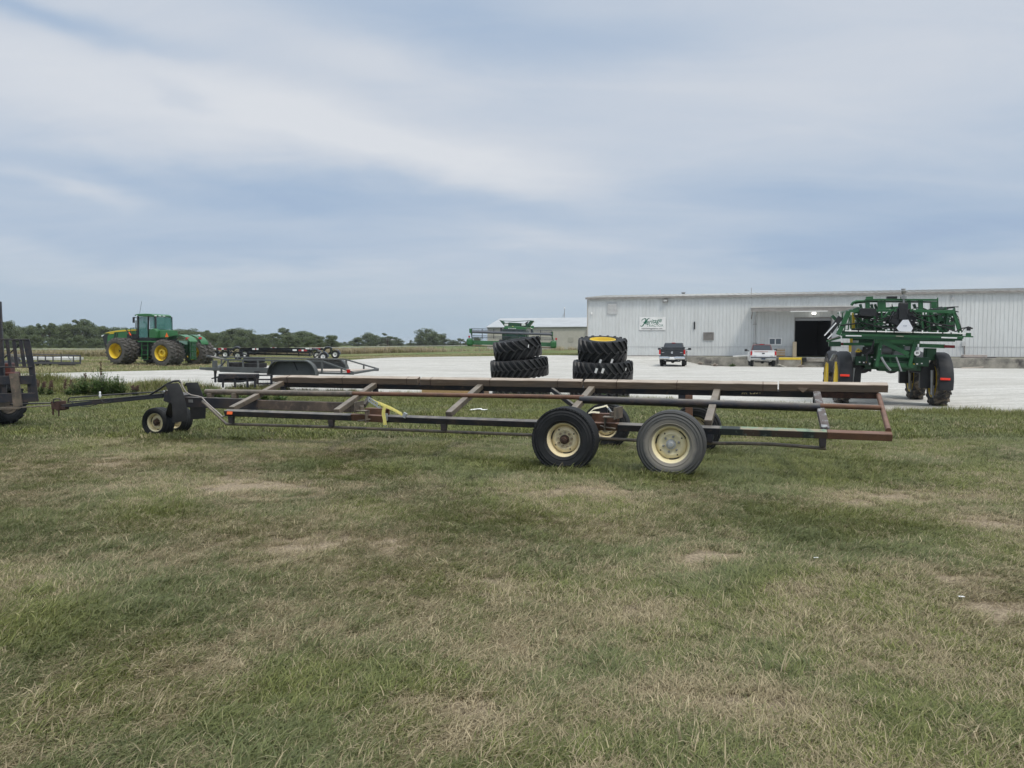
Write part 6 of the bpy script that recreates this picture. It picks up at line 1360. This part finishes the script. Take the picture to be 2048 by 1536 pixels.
def gfender(w, xs0, xs1, y0, y1, mt=gs):
    a, b = gp(xs0, y1, w), gp(xs1, y1, w); t_ = gp((xs0+xs1)/2, y0, w).z; zb_ = min(a.z, b.z); P = []; r_ = min(.42, (b.x-a.x)*.3)
    for i in range(9): th = math.pi-(math.pi/2)*i/8; P.append((a.x+r_+math.cos(th)*r_, zb_+(t_-zb_)*math.sin(th)))
    for i in range(9): th = math.pi/2-(math.pi/2)*i/8; P.append((b.x-r_+math.cos(th)*r_, zb_+(t_-zb_)*math.sin(th)))
    V = []
    for x, z_ in P: V += [(x, w-.25, z_), (x, w-.25, z_-.04), (x, w-.22, z_-.04), (x, w, z_-.015), (x, w, z_)]
    n = len(P); F = [(5*i+j, 5*i+(j+1) % 5, 5*i+5+(j+1) % 5, 5*i+5+j) for i in range(n-1) for j in range(5)]
    m = MB(); m.add(V, F); f = m.build('fender', mt, gt, smooth=50)
    m = MB(); m.prism([(x, w, z_-.02) for x, z_ in P], (0, .02, 0)); m.build('fender_plate', mt, f)
    return P
gfender(.0, 541, 637, 720, 749)
gfender(WF+.25, 608, 698, 716.5, 738)
m = MB(); m.bar(gp(588, 724, -.01), gp(595, 741, -.01), .02, .03); m.build('fender_rib', MAT['black_steel'], gt)
m = MB(); m.bar(gp(556, 744, .1), gp(585, 746, .1), .06, .07); m.bar(gp(590, 746, .1), gp(625, 745, .1), .06, .07); m.build('spring', MAT['black_steel'], gt, bevel=.01)
m = MB(); m.box(gp(697, 742, -.04), (.11, .04, .11)); m.build('tail_lamp', MAT['red_lens'], gt)
m = MB(); m.box(gp(513.8, 743.5, -.045), (.20, .01, .04)); m.build('dark_plate', MAT['black_steel'], gt)
gb('support_leg', (430, 740), (431, 765), .06, .06, .2, mat=MAT['black_steel'], up=(1, 0, 0)); gb('support_leg', (424, 757), (440, 753), .08, .04, .2, mat=MAT['black_steel'])
gT = 'car tyres lying on the grey trailer deck'
def loose(px0, px1, y0, y1, w, label, letters=False):
    a, b = gp(px0, y0, w), gp(px1, y1, w); Ro = (b.x-a.x)/2; H = a.z-b.z; c = Vector(((a.x+b.x)/2, w, (a.z+b.z)/2)); r = thing('spare_tyre', label, 'tyre', group=gT); r.matrix_world = FG.M @ Matrix.Translation(c)
    m = MB(); m.lathe([(q, h) for q, h in tyre_prof(Ro, H, Ro*.55)], axis='Z', n=36, closed=True); m.build('casing', MAT['rubber'], r, smooth=40)
    if letters:
        m = MB(); n = 9
        for k in range(n):
            th = -math.pi/2+(k-n/2+.5)*.22; m.box((math.cos(th)*Ro*.80, math.sin(th)*Ro*.80, H*.5+.003), (Ro*.13, Ro*.16, .004), Matrix.Rotation(th+math.pi/2+.25*(k % 3-1), 3, 'Z'))
        m.build('white_sidewall_mark', MAT['white_paint'], r, kind='stuff')
loose(457, 486, 724, 735, .65, 'lone tyre with white sidewall marks near the front of the grey trailer', True)
loose(488, 531, 725.5, 735.5, .75, 'lower tyre of the pair piled on the grey trailer'); loose(489, 528, 715.5, 725, .8, 'upper tyre of the pair piled on the grey trailer')
# steel rack and scrap under / before it
rk = thing('steel_rack', 'low black steel rack with two open bays standing in the weeds under the grey trailer', 'rack', frame=FG)
def rb(a, b, wd, w=-1.2, mat='black_steel'): m = MB(); m.bar(gp(*a, w), gp(*b, w), wd, wd); return m.build('rack_bar', MAT[mat], rk)
for y in (750.5, 759, 767): rb((513, y), (545, y), .045)
for x in (515, 543): rb((x, 750), (x, 768), .06)
m = MB(); m.box(gp(478, 752, -1.0), (1.25, .4, .16)); m.box(gp(462, 758, -.9), (.8, .35, .22)); m.box(gp(500, 758, -.9), (.5, .3, .10)); m.build('scrap_iron', MAT['black_steel'], rk, bevel=.03)
rb((440, 756), (515, 753), .06); rb((445, 764), (512, 761), .05)
for x in (446, 470, 495, 510): rb((x, 750), (x, 775), .05)

# ------------------------------------------------------------------ black header trailers on the grass
def h6(F_, x, y, w=0): return F_.y(360+x/6.0235, 640+y/6.0235, w)
def header_trailer(Yd, pxc, label, rails, wheels, tapes, arches, legs):
    o = atY(pxc, 700, Yd); F_ = Frame((o.x, Yd, G(o.x, Yd)), -R(9)); r = thing('header_cart', label, 'trailer', group='black header trailers parked on the grass', frame=F_)
    for a, b, w, wd, hd in rails: m = MB(); m.bar(h6(F_, *a, w), h6(F_, *b, w), wd, hd); m.build('rail', MAT['black_gloss'], r)
    for x, y, w, rr in wheels:
        c = h6(F_, x, y, w); m = MB(); m.lathe(tyre_prof(rr, .22, rr*.55), c, n=24, closed=True); t = m.build('wheel', MAT['rubber'], r, smooth=40)
        m = MB(); m.lathe([(rr*.56, -.10), (rr*.5, -.02), (rr*.2, -.04), (.001, -.04)], c, n=20); ri = m.build('rim', MAT['white_paint'], t, smooth=40); m = MB(); m.lathe([(.001, -.08), (rr*.12, -.08), (rr*.13, -.03)], c, n=10); m.build('hub', MAT['black_gloss'], t)
        m = MB(); V = []
        for i in range(11):
            th = math.pi*(i/10); 
            for q, h in ((rr+.10, -.14), (rr+.10, .14), (rr+.07, .14), (rr+.07, -.14)): V.append((c.x+math.cos(th)*q, c.y+h, c.z+math.sin(th)*q))
        m.add(V, [(4*i+j, 4*i+(j+1) % 4, 4*i+4+(j+1) % 4, 4*i+4+j) for i in range(10) for j in range(4)]); m.build('fender', MAT['black_gloss'], r, smooth=40)
    for a, b, w, c_ in tapes: m = MB(); m.bar(h6(F_, *a, w), h6(F_, *b, w), .01, .13); m.build('reflective_tape', MAT['white_reflector'] if c_ == 'w' else pmat_red, r)
    for pts, w in arches: m = MB(); m.tube([h6(F_, x, y, w) for x, y in pts], .13, 8); m.build('gooseneck', MAT['black_gloss'], r, smooth=40)
    for a, b, w in legs: m = MB(); m.bar(h6(F_, *a, w), h6(F_, *b, w), .08, .08); m.build('strut', MAT['black_gloss'], r)
    return r
pmat_red = pmat('red_tape', (.35, .03, .04), None)
header_trailer(64, 540, 'nearest black header trailer, white wheel at its left end and paired wheels at its right', [((720, 365), (1560, 372), 0, .2, .22), ((830, 395), (1590, 425), .4, .1, .1), ((830, 408), (1560, 428), 1.2, .08, .08), ((720, 345), (1500, 352), 1.6, .15, .2)],
    [(700, 430, -.3, .36), (785, 410, 1.4, .36), (1728, 445, -.3, .36), (1655, 425, 1.4, .36)], [((870, 350), (905, 350), -.12, 'w'), ((905, 350), (920, 350), -.12, 'r'), ((920, 350), (945, 350), -.12, 'w'), ((1358, 363), (1405, 363), -.12, 'w'), ((1430, 366), (1465, 366), -.12, 'r'), ((1465, 366), (1490, 366), -.12, 'w'), ((1490, 366), (1530, 367), -.12, 'r')],
    [([(640, 370), (650, 345), (690, 330), (730, 345)], .2), ([(1560, 395), (1580, 370), (1620, 355), (1665, 365)], .2)], [((760, 405), (835, 440), 0), ((1610, 460), (1700, 395), 0), ((895, 375), (895, 420), 0), ((1025, 375), (1025, 422), 0), ((1165, 378), (1165, 425), 0), ((1430, 385), (1430, 435), 0), ((1560, 385), (1565, 440), 0), ((1290, 380), (1290, 410), 0)])
header_trailer(72, 560, 'rear black header trailer with tall arched neck and single wheel at its right end', [((700, 342), (1720, 350), 0, .2, .2), ((840, 385), (1600, 392), .2, .1, .1)],
    [(1872, 415, -.2, .40)], [((1090, 338), (1112, 338), -.12, 'w'), ((1112, 338), (1140, 338), -.12, 'r'), ((1140, 338), (1163, 338), -.12, 'w'), ((1512, 344), (1560, 344), -.12, 'w'), ((1572, 345), (1582, 345), -.12, 'w'), ((1600, 345), (1690, 346), -.12, 'r')],
    [([(1740, 405), (1735, 360), (1760, 335), (1800, 330), (1822, 345), (1822, 385)], 0)], [((1760, 440), (1815, 380), 0), ((1700, 350), (1745, 360), 0), ((1740, 405), (1870, 405), 0)])
header_trailer(67, 445, 'black header trailer half hidden behind the green tractor, red and white tape showing', [((250, 345), (640, 352), 0, .2, .2), ((260, 385), (640, 392), .2, .14, .14)],
    [(420, 415, -.2, .36), (550, 415, -.2, .36)], [((385, 346), (435, 346), -.12, 'w'), ((458, 348), (500, 348), -.12, 'r'), ((500, 348), (525, 348), -.12, 'w'), ((525, 348), (560, 348), -.12, 'r')], [], [((600, 350), (630, 400), 0)])

# ------------------------------------------------------------------ flat utility trailer at far left
lo_ = atY(110, 715, 54); FL_ = Frame((lo_.x, 54, G(lo_.x, 54)), R(4))
def l8(x, y, w=0): return FL_.y(x/8.533, 620+y/8.533, w)
lt = thing('flatbed_trailer', 'low dark utility trailer with open railings and white decking, behind the forklift', 'trailer', frame=FL_)
ls = pmat('charcoal_steel', (.055, .055, .065), (.08, .075, .08), 3, .6)
def lb_(name, a, b, wd, hd, w=0, mat=None): m = MB(); m.bar(l8(*a, w), l8(*b, w), wd, hd); return m.build(name, mat or ls, lt)
lb_('deck_rail', (190, 900), (1370, 905), .10, .16); lb_('top_rail', (430, 788), (900, 795), .07, .06); lb_('top_rail', (900, 795), (1380, 780), .07, .06); lb_('top_rail', (530, 752), (1380, 775), .07, .06, 2.0); lb_('top_rail', (100, 765), (530, 770), .07, .07, 1.2, MAT['grey_galv'])
for x in (645, 775, 905, 1045, 1255): lb_('post', (x, 790), (x, 900), .06, .06)
lb_('post', (1370, 780), (1370, 915), .08, .08); lb_('brace', (1165, 800), (1245, 895), .05, .05, 0, MAT['grey_galv']); lb_('front_rail', (210, 790), (250, 900), .08, .08); lb_('front_rail', (300, 800), (380, 860), .06, .06, .3, MAT['grey_galv']); lb_('axle_box', (1010, 925), (1270, 930), .3, .14, .4)
m = MB(); a, b = l8(440, 850, .3), l8(1240, 856, .3); m.prism([(a.x, .2, a.z), (b.x, .2, b.z), (b.x, 1.9, b.z), (a.x, 1.9, a.z+.05)], (0, 0, .20)); m.build('white_deck', MAT['white_paint'], lt)
m = MB(); m.box(l8(260, 850, .3), (.6, .3, .45)); m.build('toolbox', ls, lt, bevel=.03)
for x in (700, 800): m = MB(); m.lathe(tyre_prof(.30, .2, .17), l8(x, 925, .15), n=20, closed=True); m.build('wheel', MAT['rubber'], lt, smooth=40)

# ------------------------------------------------------------------ pipe fence
pf = thing('pipe_fence', 'long pale pipe-railed wire fence running across the fields', 'fence')
xs = [-78+2.9*i for i in range(27)]
for i, x in enumerate(xs):
    y = fence_y(x); z = G(x, y); m = MB(); m.tube([(x, y, z-.1), (x, y, z+1.0)], .035, 6); m.build('post', MAT['trim'], pf)
    if i < len(xs)-1:
        x2 = xs[i+1]; y2 = fence_y(x2); m = MB(); m.tube([(x, y, z+1.02), (x2, y2, G(x2, y2)+1.02)], .045, 6); m.build('top_rail', pmat('pale_pipe', (.46, .46, .42), None) if i == 0 else bpy.data.materials['pale_pipe'], pf)
m = MB()
for i in range(len(xs)-1):
    x, x2 = xs[i], xs[i+1]
    for h in (.12, .30, .48, .66, .84): m.tube([(x, fence_y(x), G(x, fence_y(x))+h), (x2, fence_y(x2), G(x2, fence_y(x2))+h)], .006, 3, False)
m.build('fence_wire', MAT['trim'], pf, kind='stuff')
# ------------------------------------------------------------------ trees
def tree_proto(kind, seed):
    """crown: several thousand leaf-sized faces gathered in lumps; height 1 unit = 1 m at 8 m tall"""
    rng = np.random.RandomState(seed); H = 8.0; lumps = []
    if kind == 'round':
        for i in range(36):
            a = rng.uniform(0, 6.283); q = rng.rand(); z = H*(.06+.84*q); rad = H*.40*math.sqrt(max(.05, 1-((q-.42)/.66)**2)); r = rad*rng.uniform(.1, .92); lumps.append((r*math.cos(a), r*math.sin(a), z, rng.uniform(.75, 1.35)))
    elif kind == 'bushy':
        for i in range(38):
            a = rng.uniform(0, 6.283); q = rng.rand()**1.2; z = H*(.08+.74*q); rad = H*.50*(1-.55*q); r = rad*rng.uniform(.2, 1.0); lumps.append((r*math.cos(a), r*math.sin(a), z, rng.uniform(.8, 1.4)))
    elif kind == 'open':
        for i in range(20):
            a = rng.uniform(0, 6.283); q = rng.rand(); z = H*(.30+.66*q); rad = H*.38*(.5+.5*math.sin(math.pi*min(1, q+.15))); r = rad*rng.uniform(.5, 1.0); lumps.append((r*math.cos(a), r*math.sin(a), z, rng.uniform(.55, .95)))
    else:      # tall
        for i in range(24):
            a = rng.uniform(0, 6.283); q = rng.rand(); z = H*(.12+.84*q); rad = H*.26*(1-.5*q); r = rad*rng.uniform(.2, 1.0); lumps.append((r*math.cos(a), r*math.sin(a), z, rng.uniform(.6, 1.1)))
    V = []; F = []
    nper = 170
    for (x, y, z, r) in lumps:
        d = rng.normal(size=(nper, 3)); d /= np.linalg.norm(d, axis=1)[:, None]; rr = r*(.55+.5*rng.rand(nper)**.6)
        P = np.array([x, y, z])+d*rr[:, None]*np.array([1.15, 1.15, .8])
        u = rng.normal(size=(nper, 3)); u /= np.linalg.norm(u, axis=1)[:, None]; v = np.cross(u, d+rng.normal(scale=.5, size=(nper, 3))); v /= np.linalg.norm(v, axis=1)[:, None]
        s = rng.uniform(.08, .17, nper)[:, None]
        for k in range(nper):
            o = len(V); p = P[k]; a = u[k]*s[k]; b = v[k]*s[k]*.7; V += [tuple(p-a-b), tuple(p+a-b*.6), tuple(p+a*.8+b), tuple(p-a*.7+b)]; F.append((o, o+1, o+2, o+3))
    me = bpy.data.meshes.new('crown'); me.from_pydata(V, [], F); me.materials.append(MAT['leaf'])
    m = MB(); m.tube([(0, 0, -.3), (.05, 0, H*.25), (-.05, .05, H*.5), (0, 0, H*.8)], [.22, .17, .12, .03], 7)
    for (x, y, z, r) in lumps[:9]: m.tube([(0, 0, z*.45), (x*.5, y*.5, z*.8), (x, y, z)], [.09, .06, .02], 5)
    tm = m.mesh('trunk'); tm.materials.append(MAT['bark']); return me, tm
PROTO = {k: [tree_proto(k, 10*i+hash_) for i in range(2)] for hash_, k in enumerate(('round', 'bushy', 'open', 'tall'))}
TW = {'round': 6.6, 'bushy': 8.2, 'open': 6.4, 'tall': 4.6}
rt = random.Random(21); tcount = 0
def tree(px, ytop, Yd, kind, wpx=None, label=None, group='trees along the field edge', base=None):
    global tcount
    p = atY(px, 689, Yd); z0 = G(p.x, Yd) if base is None else base; top = C0.z+(689-ytop)/FPX*Yd; h = top-z0
    me, tm = PROTO[kind][tcount % 2]; tcount += 1
    r = thing('tree', label, 'tree', loc=(p.x, Yd, z0), yaw=rt.uniform(0, 6.283), group=group)
    sc_ = h/8.0; wx = sc_ if wpx is None else (wpx/FPX*Yd)/TW[kind]; r.scale = (wx, wx, sc_*1.02)
    for n_, d_ in (('crown', me), ('trunk', tm)): o = bpy.data.objects.new(n_, d_); sc.collection.objects.link(o); o.parent = r
    return r
def prof_top(x):
    P = [(-60, 640), (0, 636), (22, 639), (36, 656), (48, 646), (62, 644), (80, 648), (100, 646), (122, 651), (140, 640), (162, 637), (178, 645), (205, 647), (225, 656), (238, 648), (262, 654), (300, 656), (345, 656), (365, 657), (395, 658), (420, 660), (440, 664), (458, 657), (478, 655), (500, 660), (520, 665), (534, 668), (548, 660), (566, 658), (588, 664), (606, 662), (625, 665), (642, 668), (652, 676), (664, 675), (676, 684), (690, 684)]
    for i in range(len(P)-1):
        if x <= P[i+1][0]: t = (x-P[i][0])/(P[i+1][0]-P[i][0]); return P[i][1]*(1-t)+P[i+1][1]*t
    return P[-1][1]
SHAPE = {'round': 'rounded green tree', 'bushy': 'low bushy tree', 'open': 'loose-crowned green tree', 'tall': 'narrow upright green tree'}
ZONES = [(8, 'at the left edge beyond the forklift'), (70, 'rising beyond the forklift backrest'), (125, 'beyond the middle of the flat dark trailer'), (170, 'past the right end of the flat dark trailer'), (215, 'just left of the green tractor nose'), (262, 'above the hood of the green tractor'), (345, 'behind the cab of the green tractor'), (395, 'above the rear fenders of the green tractor'), (428, 'right of the last tyre of the green tractor'), (470, 'beyond the left wheels of the black header trailers'), (520, 'beyond the left half of the black header trailers'), (575, 'beyond the middle of the black header trailers'), (625, 'beyond the right half of the black header trailers'), (660, 'above the arched neck of the black header trailer'), (9999, 'right of the black header trailers')]
SEEN = {}
def tlabel(x, what, base='in the left tree belt'):
    z = next(n for a, n in ZONES if x < a); k = (what, z); SEEN[k] = SEEN.get(k, 0)+1
    o = ['', 'second ', 'third ', 'fourth ', 'fifth ', 'sixth '][SEEN[k]-1]; return f'{o}{what} {z}'
LAB = {'round': 'rounded green tree in the long tree belt at the left behind the fields', 'bushy': 'low bushy green tree filling the left tree belt down to the grass', 'open': 'loose-crowned tree rising from the left tree belt', 'tall': 'narrow upright tree in the left tree belt'}
x = -40
while x < 672:
    yt = prof_top(x)+rt.uniform(-1.5, 3); k = rt.choice(['round', 'bushy', 'round', 'open', 'tall', 'bushy'])
    if yt > 672: k = 'bushy'
    tree(x, yt, rt.uniform(175, 215) if x < 430 else rt.uniform(215, 260), k, rt.uniform(36, 56) if yt < 668 else 30, tlabel(x, SHAPE[k]), 'trees of the left tree belt'); x += rt.uniform(9, 16)
x = -30
while x < 680:       # lower, nearer fill of scrub
    yt = 672+rt.uniform(-9, 6); tree(x, yt, rt.uniform(160, 172), 'bushy', rt.uniform(26, 40), tlabel(x, 'small scrub tree'), 'scrub trees below the left tree belt'); x += rt.uniform(17, 28)
one = [(716, 674, 'bushy', 34, 'small dense tree just left of the broad field tree'), (737, 666, 'round', 34, 'broad dark tree standing alone left of the farmhouse'), (752, 673, 'round', 28, 'tree leaning against the broad dark field tree, on its right'), (751, 671, 'tall', 9, 'thin leaning sapling sticking out above the broad dark tree'),
       (775, 668, 'open', 30, 'thin-topped pale tree beside the farmhouse'), (779, 680, 'bushy', 30, 'dark bush under the thin-topped pale tree'), (797, 678, 'round', 18, 'small tree right of the thin-topped pale one'), (822, 681, 'tall', 10, 'small dark conical tree right of the farmhouse'),
       (853, 658, 'round', 42, 'tallest round tree left of the combine'), (866, 664, 'round', 28, 'right shoulder tree of the tallest round tree'), (838, 673, 'bushy', 26, 'bush at the left foot of the tallest round tree'), (885, 668, 'round', 25, 'rounded tree between the tallest one and the combine'), (906, 681, 'round', 20, 'small tree left of the combine header'), (921, 679, 'open', 18, 'small open tree just left of the combine header'), (955, 674, 'bushy', 26, 'tree seen through the combine header reel'), (936, 683, 'bushy', 20, 'bush at the left end of the combine header')]
for px, yt, k, w, lab in one: tree(px, yt-1.5, rt.uniform(300, 330), k, w*(1.3 if w > 12 else 1), lab, 'trees across the centre fields')
HZ = [(706, 'left of the lone broad field tree'), (765, 'behind the lone broad field tree'), (812, 'beyond the farmhouse'), (840, 'between the farmhouse and the tallest tree'), (900, 'behind the tallest tree'), (9999, 'beside the combine header')]; hs_ = {}
x = 672
while x < 935:
    zz_ = next(n for a, n in HZ if x < a); hs_[zz_] = hs_.get(zz_, 0)+1
    tree(x, 686+rt.uniform(-1.5, 1.5)-(2 if x < 705 else 0), rt.uniform(420, 460), 'bushy', rt.uniform(16, 24), ['first', 'second', 'third', 'fourth', 'fifth', 'sixth', 'seventh', 'eighth'][hs_[zz_]-1]+' low hazy hedge tree on the horizon '+zz_, 'far hedge along the centre horizon'); x += rt.uniform(8, 13)
for i in range(5): tree(1120+i*260, 683, 330, 'bushy', 40, 'tree hidden beyond the buildings', 'trees beyond the buildings') if False else None

# ------------------------------------------------------------------ weeds along the gravel edge
def weed_bush(px, py, Yd, h, w, label, n=70, seeds=0, seed=1, mat='weed'):
    p = atY(px, py, Yd); z = G(p.x, Yd); rng = random.Random(seed); r = thing('weed', label, 'weed', loc=(p.x, Yd, z), group='weeds at the edge of the lawn'); V = MB(); st = MB()
    for i in range(n):
        a = rng.uniform(0, 6.283); lean = rng.uniform(0, .9)*w; hh = h*rng.uniform(.45, 1.0)*(1-.35*(lean/w)); b = Vector((math.cos(a)*w*.25*rng.random(), math.sin(a)*w*.25*rng.random(), 0)); t = Vector((math.cos(a)*lean*.6, math.sin(a)*lean*.6, hh)); st.tube([b, b.lerp(t, .5)+Vector((0, 0, .05*h)), t], [.006, .004, .002], 4, False)
        for k in range(16):
            f = rng.uniform(.15, 1); c = b.lerp(t, f); d = Vector((rng.gauss(0, 1), rng.gauss(0, 1), rng.uniform(-.3, .9))).normalized(); L = rng.uniform(.05, .13)*(1.3-f*.6); sd = d.cross(Vector((0, 0, 1))).normalized()*L*.20
            V.add([c, c+d*L*.5+sd, c+d*L, c+d*L*.5-sd], [(0, 1, 2, 3)])
    V.build('leaves', MAT[mat], r); st.build('stems', MAT[mat], r)
    if seeds:
        s_ = MB()
        for i in range(seeds):
            a = rng.uniform(0, 6.283); b = Vector((math.cos(a)*w*.5*rng.random(), math.sin(a)*w*.4*rng.random(), 0)); t = b+Vector((rng.gauss(0, .10), rng.gauss(0, .08), h*rng.uniform(.9, 1.35))); s_.tube([b, t], .005, 4, False)
            for k in range(60): f = rng.uniform(.6, 1); c = b.lerp(t, f)+Vector((rng.gauss(0, .022), rng.gauss(0, .022), 0)); q = rng.uniform(.010, .022); s_.add([c+Vector((-q, 0, -q)), c+Vector((q, 0, -q)), c+Vector((0, q, q))], [(0, 1, 2)])
        s_.build('seed_stalks', MAT['seed'], r)
    return r
weed_bush(198, 780, 24.2, 1.0, 1.15, 'largest bushy green weed with a dark seed head, left of the mud flaps', 120, 1, 2)
weed_bush(234, 782, 24.2, .78, .8, 'green weed to the right of the largest bushy weed', 90, 0, 3); weed_bush(165, 784, 24.0, .72, .8, 'green weed to the left of the largest bushy weed', 90, 1, 4)
for i, (px, h, n, lab) in enumerate([(84, .78, 4, 'dark dock stalks next to the forklift backrest'), (100, .66, 3, 'short dark dock stalks right of the forklift'), (138, .74, 4, 'dark brown dock stalks between the forklift and the big green weed'), (268, .56, 5, 'spreading brown dock stalks left of the tongue pivot')]):
    weed_bush(px, 782, 24.2, h*.6, .35, lab, 14, n, 10+i)
weed_bush(418, 790, 21.6, .58, .7, 'bright green weed clump right of the rear mud flap', 70, 0, 20); weed_bush(1209, 800, 20.5, .55, .12, 'single bright green weed shoot in front of the right tyre pile', 8, 0, 23)
weed_bush(360, 775, 23.6, .62, .30, 'pale bare branching weed seen against the gravel above the mud flap', 10, 0, 24, 'cloth')
for i, px in enumerate((440, 470, 500, 530, 560)): weed_bush(px, 790, 21.5, .34+.05*(i % 2), .5, ['low weeds under the left end of the grey trailer', 'tangled weeds before the black rack', 'thin weeds before the middle of the black rack', 'weeds at the open bays of the black rack', 'weeds below the end of the first timber'][i], 40, 0, 30+i)
for i, px in enumerate((1400, 1430, 1465, 1600)):
    p = FB.y(px, 730, -3.6); r = weed_bush(px, 735, 60, .35, .7, ['dry tan weeds at the dock wall right of the black pickup', 'second dry weed clump at the dock wall', 'dry weeds at the dock wall left of the white pickup', 'dry tan weeds at the corner of the dock platform'][i], 60, 0, 40+i, 'pale_timber' if i != 2 else 'weed')
    q = FB.M @ Vector((p.x, -3.0 if px < 1500 else -4.0, 0)); r.location = (q.x, q.y, G(q.x, q.y))

# ------------------------------------------------------------------ thin summer haze over the fields
hm = bpy.data.materials.new('haze_air'); hm.use_nodes = True; ht = hm.node_tree; ht.nodes.clear()
ho = ht.nodes.new('ShaderNodeOutputMaterial'); hv = ht.nodes.new('ShaderNodeVolumePrincipled'); ht.links.new(hv.outputs[0], ho.inputs['Volume'])
hv.inputs['Color'].default_value = (.93, .96, 1, 1); hv.inputs['Density'].default_value = .00022; hv.inputs['Anisotropy'].default_value = .2
gb_ = [v.co for v in bpy.data.objects['ground'].data.vertices]
xa, xb = min(v.x for v in gb_)-5, max(v.x for v in gb_)+5; ya, yb = min(v.y for v in gb_)-5, max(v.y for v in gb_)+5
m = MB(); m.bb((xa, ya, -2.2), (xb, yb, 16)); hz_ = m.build('haze', hm); tag(hz_, 'thin pale summer haze over the fields', None, kind='stuff')
